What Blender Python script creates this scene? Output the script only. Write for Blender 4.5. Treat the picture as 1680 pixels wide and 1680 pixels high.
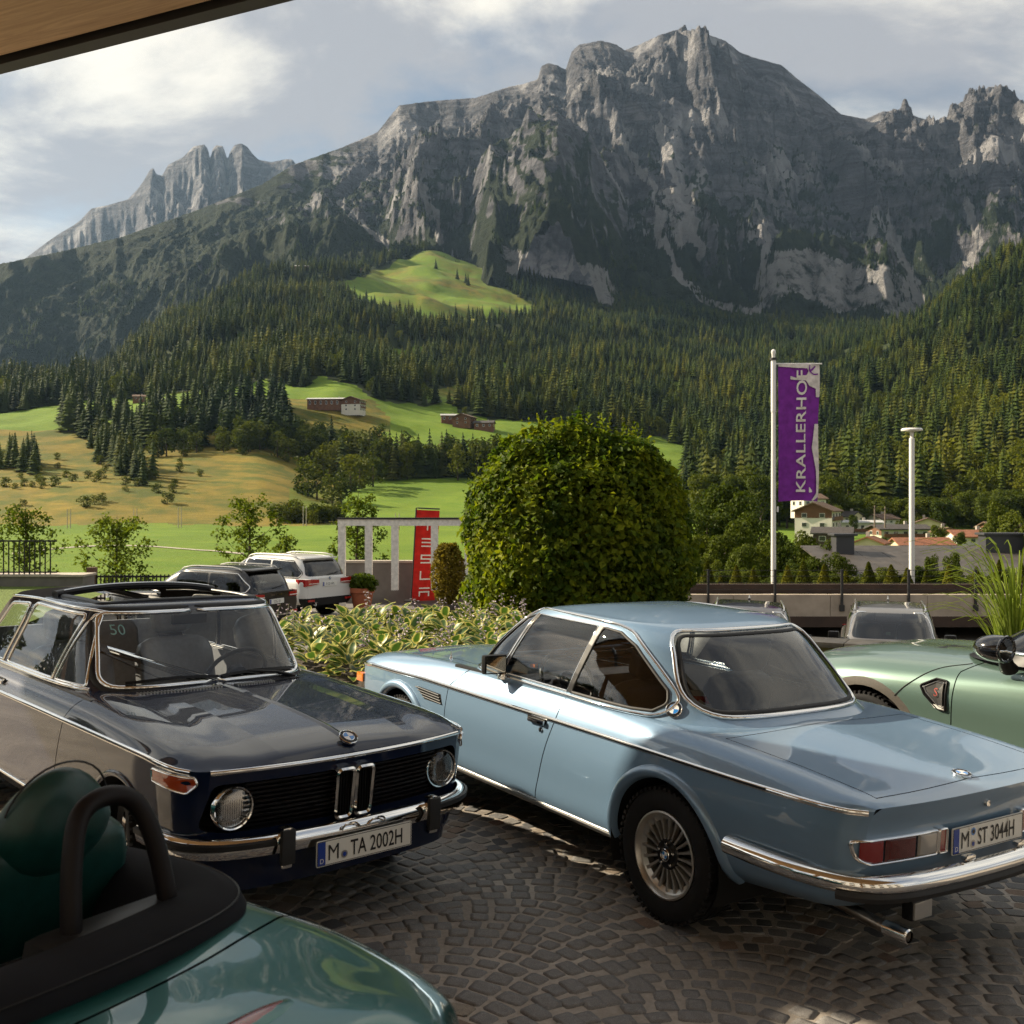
import bpy, bmesh, math, random
import numpy as np
from mathutils import Vector, Matrix
from mathutils.bvhtree import BVHTree
from mathutils.interpolate import poly_3d_calc
from math import radians as rad, sin, cos, pi, sqrt

for o in list(bpy.data.objects):
 bpy.data.objects.remove(o)
S = bpy.context.scene
COL = S.collection
random.seed(7)
RNG = np.random.default_rng(7)

# ---------------------------------------------------------------- camera
FPX, HPX, EYE = 1750.0, 820.0, 1.985          # focal length and horizon row in photo pixels, eye height
cam = bpy.data.cameras.new('camera')
cam.sensor_width = 36.0
cam.lens = 36.0 * FPX / 1680.0
cam.shift_y = (HPX - 840.0) / 1680.0
cam.dof.use_dof = True
cam.dof.focus_distance = 8.0
cam.dof.aperture_fstop = 6.3
cam.clip_start = 0.05
cam.clip_end = 40000.0
camo = bpy.data.objects.new('camera', cam)
camo.location = (0, 0, EYE)
camo.rotation_euler = (rad(90), 0, 0)
COL.objects.link(camo)
S.camera = camo

# ---------------------------------------------------------------- sun, sky, exposure
SUN_AZ, SUN_EL = 70.0, 31.0                    # degrees left of the view direction, degrees above the horizon
sun = bpy.data.lights.new('sun', 'SUN')
sun.energy = 5.0
sun.angle = rad(0.55)
sun.color = (1.0, 0.855, 0.635)
suno = bpy.data.objects.new('sun', sun)
SUNV = Vector((-sin(rad(SUN_AZ)) * cos(rad(SUN_EL)), cos(rad(SUN_AZ)) * cos(rad(SUN_EL)), sin(rad(SUN_EL))))
suno.rotation_euler = SUNV.to_track_quat('Z', 'Y').to_euler()
suno.location = (-30, 10, 40)
COL.objects.link(suno)

W = bpy.data.worlds.new('World')
S.world = W
W.use_nodes = True

def build_world():
 nt = W.node_tree
 nt.nodes.clear()
 N, L = nt.nodes.new, nt.links.new
 out = N('ShaderNodeOutputWorld')
 bg = N('ShaderNodeBackground')
 L(bg.outputs[0], out.inputs[0])
 sky = N('ShaderNodeTexSky')
 sky.sky_type = 'NISHITA'
 sky.sun_disc = False
 sky.sun_elevation = rad(SUN_EL)
 sky.sun_rotation = rad(-SUN_AZ)
 sky.air_density = 1.0
 sky.dust_density = 2.0
 tc = N('ShaderNodeTexCoord')
 sep = N('ShaderNodeSeparateXYZ')
 L(tc.outputs['Generated'], sep.inputs[0])

 def math_(op, a, b=None, clamp=False):
  n = N('ShaderNodeMath')
  n.operation = op
  n.use_clamp = clamp
  for i, v in enumerate((a, b)):
   if v is None:
    continue
   if isinstance(v, (int, float)):
    n.inputs[i].default_value = v
   else:
    L(v, n.inputs[i])
  return n.outputs[0]
 # clouds on a flat layer above the valley: direction / height
 den = math_('ADD', math_('MAXIMUM', sep.outputs[2], 0.0), 0.30)
 cx = math_('DIVIDE', sep.outputs[0], den)
 cy = math_('DIVIDE', sep.outputs[1], den)
 comb = N('ShaderNodeCombineXYZ')
 L(cx, comb.inputs[0])
 L(cy, comb.inputs[1])

 def noise(scale, detail, rough, off, dist=0.0):
  mp = N('ShaderNodeMapping')
  mp.inputs['Location'].default_value = off
  L(comb.outputs[0], mp.inputs[0])
  n = N('ShaderNodeTexNoise')
  n.inputs['Scale'].default_value = scale
  n.inputs['Detail'].default_value = detail
  n.inputs['Roughness'].default_value = rough
  n.inputs['Distortion'].default_value = dist
  L(mp.outputs[0], n.inputs['Vector'])
  return n.outputs[0]

 def ramp(v, a, b, ca=(0, 0, 0, 1), cb=(1, 1, 1, 1), mode='EASE'):
  r = N('ShaderNodeValToRGB')
  r.color_ramp.interpolation = mode
  r.color_ramp.elements[0].position = a
  r.color_ramp.elements[1].position = b
  r.color_ramp.elements[0].color = ca
  r.color_ramp.elements[1].color = cb
  L(v, r.inputs[0])
  return r.outputs[0]
 cover = ramp(noise(1.25, 9, 0.58, (3.1, 7.7, 0), 0.3), 0.33, 0.50)
 wisp = ramp(noise(2.6, 9, 0.62, (1.2, 4.4, 0), 0.6), 0.35, 0.75)
 cov = math_('ADD', math_('MULTIPLY', cover, 0.97), math_('MULTIPLY', wisp, 0.18), True)
 dens = ramp(noise(1.7, 10, 0.58, (8.3, 2.9, 0), 0.4), 0.39, 0.57, (0.475, 0.448, 0.392, 1), (0.200, 0.205, 0.218, 1))
 skym = N('ShaderNodeMix')
 skym.data_type = 'RGBA'
 skym.blend_type = 'MULTIPLY'
 skym.inputs[0].default_value = 1.0
 L(sky.outputs[0], skym.inputs[6])
 skym.inputs[7].default_value = (0.050, 0.050, 0.047, 1)
 mix = N('ShaderNodeMix')
 mix.data_type = 'RGBA'
 L(cov, mix.inputs[0])
 L(skym.outputs[2], mix.inputs[6])
 L(dens, mix.inputs[7])
 L(mix.outputs[2], bg.inputs[0])
 bg.inputs[1].default_value = 1.0

build_world()
S.view_settings.view_transform = 'Standard'
S.view_settings.look = 'None'
S.view_settings.gamma = 1.0
S.view_settings.exposure = 1.18
S.view_settings.use_curve_mapping = False
S.render.engine = 'CYCLES'
S.cycles.use_denoising = True
S.cycles.denoising_prefilter = 'NONE'
S.cycles.max_bounces = 7
S.cycles.diffuse_bounces = 3
S.cycles.glossy_bounces = 4
S.cycles.transmission_bounces = 4
S.cycles.transparent_max_bounces = 16
S.cycles.volume_bounces = 0
S.cycles.caustics_reflective = False
S.cycles.caustics_refractive = False
S.cycles.sample_clamp_indirect = 6.0
S.cycles.use_adaptive_sampling = True
S.cycles.adaptive_threshold = 0.015

# ---------------------------------------------------------------- helpers
def gz(x, y):
 """height of the paved yard and the car park below it"""
 t = np.clip((np.asarray(y, float) - 8.5) / 12.0, 0, 1)
 t = t * t * (3 - 2 * t)
 r = np.clip((np.asarray(x, float) - 1.0) / 4.0, 0, 1)
 r = r * r * (3 - 2 * r)
 return -0.03 * np.clip(x, -8, 8) * (1 - t) - (1.25 + 0.40 * r) * t

def at(px, py, d):
 """world point seen at a photo pixel at depth d"""
 return Vector(((px - 840) / FPX * d, d, EYE - (py - HPX) / FPX * d))

def tag(o, label=None, cat=None, group=None, kind=None):
 if label: o['label'] = label
 if cat: o['category'] = cat
 if group: o['group'] = group
 if kind: o['kind'] = kind
 return o

def empty(name, loc=(0, 0, 0), rz=0.0, label=None, cat=None, group=None):
 o = bpy.data.objects.new(name, None)
 o.empty_display_size = 0.1
 o.location = loc
 o.rotation_euler = (0, 0, rz)
 COL.objects.link(o)
 return tag(o, label, cat, group)

def new_mesh(name, v, f, smooth=True, sharp=None):
 me = bpy.data.meshes.new(name)
 if isinstance(v, np.ndarray): v = v.tolist()
 if isinstance(f, np.ndarray): f = f.tolist()
 me.from_pydata(v, [], f)
 if smooth:
  me.shade_smooth()
  if sharp is not None:
   me.set_sharp_from_angle(angle=rad(sharp))
 return me

def link(name, me, mat, parent=None, loc=None, rot=None):
 o = bpy.data.objects.new(name, me)
 if mat is not None:
  if isinstance(mat, (list, tuple)):
   if not me.materials:
    for m in mat: me.materials.append(m)
  elif not me.materials:
   me.materials.append(mat)
 if parent is not None: o.parent = parent
 if loc is not None: o.location = loc
 if rot is not None: o.rotation_euler = rot
 COL.objects.link(o)
 return o

def obj(name, vf, mat, parent=None, smooth=True, sharp=35, loc=None, rot=None):
 return link(name, new_mesh(name, vf[0], vf[1], smooth, sharp), mat, parent, loc, rot)

def copy_tree(o, parent=None):
 c = o.copy()
 COL.objects.link(c)
 c.parent = parent
 for ch in list(o.children):
  copy_tree(ch, c)
 return c

def join(*parts):
 V, F = [], []
 for v, f in parts:
  k = len(V)
  V += [tuple(p) for p in v]
  F += [tuple(i + k for i in q) for q in f]
 return V, F

def xf(vf, m):
 return [tuple(m @ Vector(p)) for p in vf[0]], vf[1]

def mv(vf, x=0, y=0, z=0, s=(1, 1, 1)):
 return [(p[0] * s[0] + x, p[1] * s[1] + y, p[2] * s[2] + z) for p in vf[0]], vf[1]

def mirror_y(vf):
 return [(p[0], -p[1], p[2]) for p in vf[0]], [tuple(reversed(q)) for q in vf[1]]

def box(cx, cy, cz, sx, sy, sz, bev=0.0):
 bm = bmesh.new()
 bmesh.ops.create_cube(bm, size=1.0)
 for v in bm.verts:
  v.co = Vector((v.co.x * sx, v.co.y * sy, v.co.z * sz))
 if bev > 0:
  bmesh.ops.bevel(bm, geom=bm.edges[:], offset=bev, segments=2, affect='EDGES', profile=0.7)
 bm.verts.index_update()
 v = [(p.co.x + cx, p.co.y + cy, p.co.z + cz) for p in bm.verts]
 f = [tuple(q.index for q in p.verts) for p in bm.faces]
 bm.free()
 return v, f

def frames(path, closed=False, up0=None):
 P = [Vector(p) for p in path]
 n = len(P)
 T = []
 for i in range(n):
  a = P[(i - 1) % n] if (closed or i > 0) else P[i]
  b = P[(i + 1) % n] if (closed or i < n - 1) else P[i]
  t = (b - a)
  T.append(t.normalized() if t.length > 1e-9 else Vector((1, 0, 0)))
 u = Vector(up0) if up0 is not None else (Vector((0, 0, 1)) if abs(T[0].z) < 0.9 else Vector((0, 1, 0)))
 U = []
 for i in range(n):
  u = u - T[i] * u.dot(T[i])
  if u.length < 1e-6: u = T[i].orthogonal()
  u.normalize()
  U.append(u.copy())
 return P, T, U

def tube(path, r, n=8, closed=False, caps=True, up0=None, flat=1.0, ups=None):
 P, T, U = frames(path, closed, up0)
 if ups is not None:
  U = [(Vector(u) - T[i] * Vector(u).dot(T[i])).normalized() for i, u in enumerate(ups)]
 V, F = [], []
 m = len(P)
 for i in range(m):
  ri = r[i] if hasattr(r, '__len__') else r
  w = T[i].cross(U[i])
  for k in range(n):
   a = 2 * pi * k / n
   V.append(tuple(P[i] + U[i] * (cos(a) * ri * flat) + w * (sin(a) * ri)))
 for i in range(m if closed else m - 1):
  j = (i + 1) % m
  for k in range(n):
   F.append((i * n + k, i * n + (k + 1) % n, j * n + (k + 1) % n, j * n + k))
 if caps and not closed:
  F.append(tuple(range(n - 1, -1, -1)))
  F.append(tuple((m - 1) * n + k for k in range(n)))
 return V, F

def sweep(path, prof, ups, closed=False, caps=True):
 """prof: list of (side, up) offsets; ups: one up vector per point"""
 P, T, _ = frames(path, closed)
 V, F = [], []
 m, n = len(P), len(prof)
 for i in range(m):
  u = Vector(ups[i] if hasattr(ups[0], '__len__') else ups)
  u = (u - T[i] * u.dot(T[i])).normalized()
  w = T[i].cross(u)
  for a, b in prof:
   V.append(tuple(P[i] + w * a + u * b))
 for i in range(m if closed else m - 1):
  j = (i + 1) % m
  for k in range(n):
   F.append((i * n + k, j * n + k, j * n + (k + 1) % n, i * n + (k + 1) % n))
 if caps and not closed:
  F.append(tuple(range(n)))
  F.append(tuple((m - 1) * n + k for k in range(n - 1, -1, -1)))
 return V, F

def lathe(prof, n=24, axis='z', cap=True):
 V, F = [], []
 m = len(prof)
 for r, z in prof:
  for k in range(n):
   a = 2 * pi * k / n
   p = (r * cos(a), r * sin(a), z)
   if axis == 'y': p = (p[0], p[2], p[1])
   if axis == 'x': p = (p[2], p[0], p[1])
   V.append(p)
 for i in range(m - 1):
  for k in range(n):
   q = (i * n + k, i * n + (k + 1) % n, (i + 1) * n + (k + 1) % n, (i + 1) * n + k)
   F.append(q if axis != 'y' else tuple(reversed(q)))
 if cap:
  if prof[0][0] > 1e-5: F.append(tuple(range(n)))
  if prof[-1][0] > 1e-5: F.append(tuple((m - 1) * n + k for k in range(n)))
 return V, F

def gridvf(G, closed_u=False, closed_v=False, flip=False):
 nu, nv = G.shape[:2]
 V = G.reshape(-1, 3).tolist()
 F = []
 for i in range(nu if closed_u else nu - 1):
  for j in range(nv if closed_v else nv - 1):
   q = (i * nv + j, ((i + 1) % nu) * nv + j, ((i + 1) % nu) * nv + (j + 1) % nv, i * nv + (j + 1) % nv)
   F.append(tuple(reversed(q)) if flip else q)
 return V, F

def prism(poly, h, plane='xy', d0=0.0):
 """extrude a 2-D polygon; plane gives the axes of its coordinates"""
 n = len(poly)
 def P(a, b, c):
  return {'xy': (a, b, c), 'xz': (a, c, b), 'yz': (c, a, b)}[plane]
 V = [P(a, b, d0) for a, b in poly] + [P(a, b, d0 + h) for a, b in poly]
 F = [tuple(range(n - 1, -1, -1)), tuple(range(n, 2 * n))]
 F += [(i, (i + 1) % n, n + (i + 1) % n, n + i) for i in range(n)]
 return V, F

def rpoly(pts, r, n=5):
 """round the corners of a polygon"""
 out = []
 m = len(pts)
 rr = r if hasattr(r, '__len__') else [r] * m
 for i in range(m):
  p = Vector(pts[i]).to_2d()
  a = (Vector(pts[i - 1]).to_2d() - p)
  b = (Vector(pts[(i + 1) % m]).to_2d() - p)
  ang = a.angle(b)
  d = min(rr[i] / math.tan(ang / 2), a.length * 0.48, b.length * 0.48)
  pa, pb = p + a.normalized() * d, p + b.normalized() * d
  for k in range(n + 1):
   t = k / n
   q = pa * (1 - t) ** 2 + p * 2 * t * (1 - t) + pb * t * t
   out.append((q.x, q.y))
 return out

def pchip(xk, yk, x):
 xk, yk, x = np.asarray(xk, float), np.asarray(yk, float), np.asarray(x, float)
 h = np.diff(xk)
 d = np.diff(yk) / h
 m = np.zeros_like(yk)
 if len(xk) == 2:
  m[:] = d[0]
 else:
  for i in range(1, len(xk) - 1):
   if d[i - 1] * d[i] > 0:
    w1, w2 = 2 * h[i] + h[i - 1], h[i] + 2 * h[i - 1]
    m[i] = (w1 + w2) / (w1 / d[i - 1] + w2 / d[i])
  m[0], m[-1] = d[0], d[-1]
 i = np.clip(np.searchsorted(xk, x) - 1, 0, len(xk) - 2)
 t = np.clip((x - xk[i]) / h[i], 0, 1)
 return ((1 + 2 * t) * (1 - t) ** 2 * yk[i] + t * (1 - t) ** 2 * h[i] * m[i]
   + t * t * (3 - 2 * t) * yk[i + 1] + t * t * (t - 1) * h[i] * m[i + 1])

def curve3(pts, n=8, closed=False):
 """Catmull-Rom through 3-D points"""
 P = [np.array(p, float) for p in pts]
 m = len(P)
 out = []
 for i in range(m if closed else m - 1):
  p1, p2 = P[i], P[(i + 1) % m]
  p0 = P[i - 1] if (closed or i > 0) else 2 * p1 - p2
  p3 = P[(i + 2) % m] if (closed or i + 2 < m) else 2 * p2 - p1
  for k in range(n):
   t = k / n
   out.append(tuple(0.5 * ((2 * p1) + (p2 - p0) * t + (2 * p0 - 5 * p1 + 4 * p2 - p3) * t * t + (3 * p1 - p0 - 3 * p2 + p3) * t ** 3)))
 if not closed: out.append(tuple(P[-1]))
 return out

# value noise on numpy arrays
_PERM = RNG.random((256, 256))

def vnoise(x, y):
 xi, yi = np.floor(x).astype(int), np.floor(y).astype(int)
 xf_, yf_ = x - xi, y - yi
 u, v = xf_ ** 3 * (xf_ * (6 * xf_ - 15) + 10), yf_ ** 3 * (yf_ * (6 * yf_ - 15) + 10)
 a, b = _PERM[xi & 255, yi & 255], _PERM[(xi + 1) & 255, yi & 255]
 c, d = _PERM[xi & 255, (yi + 1) & 255], _PERM[(xi + 1) & 255, (yi + 1) & 255]
 return (a * (1 - u) + b * u) * (1 - v) + (c * (1 - u) + d * u) * v

def fbm(x, y, o=5, g=0.5, lac=2.03):
 s, a, t = 0, 1.0, 0
 for k in range(o):
  s = s + a * vnoise(x + 17.3 * k, y - 9.1 * k)
  t += a
  a *= g
  x, y = x * lac, y * lac
 return s / t

def ridged(x, y, o=5, g=0.5, lac=2.03):
 s, a, t = 0, 1.0, 0
 for k in range(o):
  n = 1 - np.abs(2 * vnoise(x + 31.7 * k, y + 5.3 * k) - 1)
  s = s + a * n * n
  t += a
  a *= g
  x, y = x * lac, y * lac
 return s / t

# ---------------------------------------------------------------- materials
MATS = {}

class NT:
 def __init__(s, name):
  s.m = bpy.data.materials.new(name)
  s.m.use_nodes = True
  s.t = s.m.node_tree
  s.p = s.t.nodes['Principled BSDF']
  s.out = s.t.nodes['Material Output']
  MATS[name] = s.m

 def n(s, kind, **kw):
  nd = s.t.nodes.new('ShaderNode' + kind)
  for k, v in kw.items(): setattr(nd, k, v)
  return nd

 def l(s, a, b):
  s.t.links.new(a, b)

 def val(s, sock, v):
  if isinstance(v, bpy.types.NodeSocket): s.l(v, sock)
  elif hasattr(v, '__len__') and len(v) == 3 and sock.type == 'RGBA': sock.default_value = (*v, 1)
  else: sock.default_value = v

 def math(s, op, a, b=0.0, clamp=False):
  nd = s.n('Math', operation=op, use_clamp=clamp)
  s.val(nd.inputs[0], a)
  s.val(nd.inputs[1], b)
  return nd.outputs[0]

 def mix(s, fac, a, b, blend='MIX'):
  nd = s.n('Mix', data_type='RGBA', blend_type=blend)
  s.val(nd.inputs[0], fac)
  s.val(nd.inputs[6], a)
  s.val(nd.inputs[7], b)
  return nd.outputs[2]

 def coords(s, kind='Object', scale=(1, 1, 1), loc=(0, 0, 0), rot=(0, 0, 0)):
  if kind == 'Position': src = s.n('NewGeometry').outputs['Position']
  else: src = s.n('TexCoord').outputs[kind]
  mp = s.n('Mapping')
  mp.inputs['Scale'].default_value = scale
  mp.inputs['Location'].default_value = loc
  mp.inputs['Rotation'].default_value = rot
  s.l(src, mp.inputs[0])
  return mp.outputs[0]

 def noise(s, vec, scale, detail=4, rough=0.5, dist=0.0):
  nd = s.n('TexNoise')
  nd.inputs['Scale'].default_value = scale
  nd.inputs['Detail'].default_value = detail
  nd.inputs['Roughness'].default_value = rough
  nd.inputs['Distortion'].default_value = dist
  if vec is not None: s.l(vec, nd.inputs['Vector'])
  return nd.outputs[0]

 def ramp(s, v, stops, mode='LINEAR'):
  nd = s.n('ValToRGB')
  cr = nd.color_ramp
  cr.interpolation = mode
  while len(cr.elements) < len(stops): cr.elements.new(0.5)
  for e, (p, c) in zip(cr.elements, stops):
   e.position = p
   e.color = (*c, 1) if hasattr(c, '__len__') else (c, c, c, 1)
  s.l(v, nd.inputs[0])
  return nd.outputs[0]

 def bump(s, hgt, strength=0.3, dist=0.02):
  nd = s.n('Bump')
  nd.inputs['Strength'].default_value = strength
  nd.inputs['Distance'].default_value = dist
  s.l(hgt, nd.inputs['Height'])
  s.l(nd.outputs[0], s.p.inputs['Normal'])
  return nd.outputs[0]

 def set(s, **kw):
  names = dict(col='Base Color', rough='Roughness', metal='Metallic', coat='Coat Weight', coatr='Coat Roughness', spec='Specular IOR Level',
      sss='Subsurface Weight', trans='Transmission Weight', ior='IOR', alpha='Alpha', sheen='Sheen Weight')
  for k, v in kw.items(): s.val(s.p.inputs[names[k]], v)
  return s

def simple(name, col, rough=0.5, metal=0.0, var=0.0, scale=8.0, bump=0.0, bdist=0.01, kind='Object', **kw):
 if name in MATS: return MATS[name]
 s = NT(name)
 s.set(col=col, rough=rough, metal=metal, **kw)
 if var > 0 or bump > 0:
  v = s.coords(kind)
  nz = s.noise(v, scale, 6, 0.6)
  if var > 0:
   s.val(s.p.inputs['Base Color'], s.mix(s.ramp(nz, [(0.3, 0), (0.7, 1)]), tuple(c * (1 - var) for c in col), tuple(min(1, c * (1 + var)) for c in col)))
  if bump > 0: s.bump(nz, bump, bdist)
 return s.m

def paint(name, col, metal=0.0, rough=0.35, flake=0.0):
 s = NT(name)
 s.set(col=col, rough=rough, metal=metal, coat=1.0, coatr=0.015, spec=0.5 if metal > 0.2 else 0.06)
 if flake:
  v = s.coords('Object')
  nz = s.noise(v, 900.0, 1, 0.5)
  s.val(s.p.inputs['Base Color'], s.mix(nz, tuple(c * (1 - flake) for c in col), tuple(min(1, c * (1 + flake)) for c in col)))
 # fine dust
 v2 = s.coords('Object')
 d = s.noise(v2, 5.0, 7, 0.7)
 s.val(s.p.inputs['Coat Roughness'], s.ramp(d, [(0.35, 0.01), (0.75, 0.06)]))
 return s.m

def glass(name, tint=(0.85, 0.9, 0.9), refl=1.0, f0=0.04):
 """thin pane: see-through plus a mirror reflection that grows at grazing angles"""
 s = NT(name)
 s.t.nodes.remove(s.p)
 tr = s.n('BsdfTransparent')
 tr.inputs[0].default_value = (*tint, 1)
 gl = s.n('BsdfGlossy')
 gl.inputs['Roughness'].default_value = 0.01
 gl.inputs['Color'].default_value = (1, 1, 1, 1)
 lw = s.n('Fresnel')
 lw.inputs[0].default_value = 1.5
 fac = s.math('MULTIPLY', lw.outputs[0], 1.35 * refl, True)
 mx = s.n('MixShader')
 s.l(fac, mx.inputs[0])
 s.l(tr.outputs[0], mx.inputs[1])
 s.l(gl.outputs[0], mx.inputs[2])
 s.l(mx.outputs[0], s.out.inputs[0])
 return s.m

def fabric(name, col, rough=0.8, scale=400.0):
 s = NT(name)
 v = s.coords('Object')
 nz = s.noise(v, scale, 2, 0.5)
 big = s.noise(v, 6.0, 4, 0.5)
 c = s.mix(s.ramp(big, [(0.3, 0), (0.7, 1)]), tuple(k * 0.8 for k in col), tuple(k * 1.2 for k in col))
 s.set(col=c, rough=rough, spec=0.15)
 s.bump(nz, 0.15, 0.001)
 return s.m

CHROME = simple('chrome', (0.83, 0.82, 0.80), 0.05, 1.0)
RUBBER = simple('rubber', (0.012, 0.012, 0.013), 0.62, var=0.25, scale=20)
TYRE = simple('tyre_rubber', (0.013, 0.013, 0.014), 0.75, var=0.3, scale=15, spec=0.2)
BLACK = simple('black_plastic', (0.008, 0.008, 0.009), 0.38, spec=0.25)
DARK = simple('dark_void', (0.004, 0.004, 0.004), 0.9)
STEEL = simple('brushed_steel', (0.42, 0.41, 0.39), 0.32, 1.0, var=0.1, scale=40)
ALLOY = simple('alloy_silver', (0.48, 0.46, 0.43), 0.33, 0.85, var=0.08, scale=30)
WHITEP = simple('white_plate', (0.78, 0.77, 0.72), 0.4)
INK = simple('black_ink', (0.008, 0.008, 0.009), 0.5)
EUBLUE = simple('plate_blue', (0.01, 0.045, 0.30), 0.4)
EMBLUE = simple('emblem_blue', (0.03, 0.22, 0.62), 0.25, coat=1.0)
EMWHITE = simple('emblem_white', (0.8, 0.8, 0.8), 0.25, coat=1.0)
LEATHERK = simple('black_leather', (0.018, 0.018, 0.020), 0.42, var=0.25, scale=60, bump=0.12, bdist=0.002, spec=0.25)
GLASS = glass('window_glass', (0.93, 0.95, 0.95))
GLASST = glass('tinted_glass', (0.42, 0.45, 0.46), 1.1)
GLASSD = glass('privacy_glass', (0.10, 0.10, 0.11), 1.2)

def text_mesh(txt, size=1.0, sx=1.0, ext=0.0, align='LEFT', spacing=1.0, weight=0.0):
 cu = bpy.data.curves.new('lettering', 'FONT')
 cu.body = txt
 cu.size = size
 cu.align_x = align
 cu.extrude = ext
 cu.space_character = spacing
 cu.offset = weight
 cu.resolution_u = 3
 o = bpy.data.objects.new('lettering', cu)
 COL.objects.link(o)
 bpy.context.view_layer.update()
 me = bpy.data.meshes.new_from_object(o.evaluated_get(bpy.context.evaluated_depsgraph_get()))
 bpy.data.objects.remove(o)
 for v in me.vertices: v.co.x *= sx
 v = [tuple(p.co) for p in me.vertices]
 f = [tuple(p.vertices) for p in me.polygons]
 bpy.data.meshes.remove(me)
 return v, f

# ---------------------------------------------------------------- land: valley floor, hillsides, mountains
TD = np.array([34, 60, 95, 380, 480, 620, 800, 1100, 1500, 2000, 2500, 3200], float)
TC = {   # screen rows of the bare ground along eighteen bearings, for the distances from 380 m on
 -1600: [866, 815, 755, 700, 660, 630, 610, 600, 600], -300: [866, 805, 742, 682, 650, 635, 620, 620, 640], 0: [866, 803, 740, 680, 650, 641, 660, 690, 720],
 150: [866, 800, 745, 668, 640, 630, 645, 680, 700], 300: [866, 805, 742, 662, 600, 542, 530, 560, 600], 420: [866, 808, 742, 657, 588, 512, 470, 482, 520],
 550: [862, 832, 778, 660, 592, 522, 462, 450, 470], 700: [861, 837, 782, 692, 622, 552, 475, 412, 432], 850: [862, 838, 786, 706, 642, 582, 515, 462, 455],
 1000: [863, 840, 790, 722, 658, 598, 540, 495, 475], 1200: [866, 838, 803, 748, 683, 624, 570, 528, 500], 1350: [868, 832, 788, 738, 668, 612, 565, 532, 508],
 1500: [868, 828, 772, 716, 642, 548, 552, 548, 525], 1600: [868, 822, 757, 692, 594, 468, 485, 500, 505], 1680: [868, 817, 747, 672, 566, 425, 445, 470, 480],
 2000: [868, 800, 705, 605, 480, 345, 350, 360, 380], 2600: [868, 780, 660, 540, 420, 300, 300, 310, 330], 3400: [868, 780, 660, 540, 420, 300, 300, 310, 330]}

def terrain_z(px, d):
 """height of the open land at a bearing (photo column) and distance"""
 px, d = np.asarray(px, float), np.asarray(d, float)
 cols = sorted(TC)
 Z = np.zeros((len(cols), len(TD)))
 for i, c in enumerate(cols):
  far = EYE + (HPX - np.array(TC[c], float)) / FPX * TD[3:]
  Z[i] = np.concatenate([[-2.4, -4.6, -8.0], far])
 q = np.stack([pchip(TD, Z[i], np.clip(d, TD[0], TD[-1])) for i in range(len(cols))], 0)
 c = np.array(cols, float)
 k = np.clip(np.searchsorted(c, px) - 1, 0, len(c) - 2)
 t = np.clip((px - c[k]) / (c[k + 1] - c[k]), 0, 1)
 t = t * t * (3 - 2 * t) * 0.5 + t * 0.5
 sh = q.shape[1:]
 ii = np.indices(sh)
 z = q[(k, *ii)] * (1 - t) + q[(k + 1, *ii)] * t
 x = (px - 840) / FPX * d
 amp = np.clip((d - 380) / 500, 0, 1)
 z = z + amp * ((fbm(x / 160.0 + 5, d / 130.0, 4) - 0.5) * (16 + 26 * np.clip((d - 850) / 300, 0, 1)) + (fbm(x / 34.0, d / 30.0, 3) - 0.5) * 6.0) * np.clip(d / 900, 0.35, 1.3)
 z = z + (1 - amp) * (fbm(x / 40.0, d / 40.0, 3) - 0.5) * 0.9 * np.clip((d - 60) / 60, 0, 1)
 return z

def polar_mesh(pxs, ds, zf):
 PX, D = np.meshgrid(pxs, ds, indexing='ij')
 Z = zf(PX, D)
 return np.stack([(PX - 840) / FPX * D, D, Z], -1)

def np_grid_mesh(name, G, mat):
 nu, nv = G.shape[:2]
 i = np.arange(nu * nv).reshape(nu, nv)
 F = np.stack([i[:-1, :-1], i[1:, :-1], i[1:, 1:], i[:-1, 1:]], -1).reshape(-1, 4)
 me = bpy.data.meshes.new(name)
 me.vertices.add(nu * nv)
 me.vertices.foreach_set('co', G.reshape(-1).astype(np.float32))
 me.loops.add(F.size)
 me.loops.foreach_set('vertex_index', F.reshape(-1).astype(np.int32))
 me.polygons.add(len(F))
 me.polygons.foreach_set('loop_start', np.arange(0, F.size, 4, dtype=np.int32))
 me.update(calc_edges=True)
 me.validate()
 me.shade_smooth()
 return link(name, me, mat)

def np_mesh(name, V, F, mat, parent=None, smooth=False, cols=None):
 """big mesh from arrays; F is (n, k)"""
 me = bpy.data.meshes.new(name)
 V, F = np.asarray(V, np.float32), np.asarray(F, np.int32)
 k = F.shape[1]
 me.vertices.add(len(V))
 me.vertices.foreach_set('co', V.reshape(-1))
 me.loops.add(F.size)
 me.loops.foreach_set('vertex_index', F.reshape(-1))
 me.polygons.add(len(F))
 me.polygons.foreach_set('loop_start', np.arange(0, F.size, k, dtype=np.int32))
 me.update(calc_edges=True)
 if smooth: me.shade_smooth()
 if cols is not None:
  ca = me.color_attributes.new('tint', 'FLOAT_COLOR', 'POINT')
  ca.data.foreach_set('color', np.asarray(cols, np.float32).reshape(-1))
 return link(name, me, mat, parent)

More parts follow.
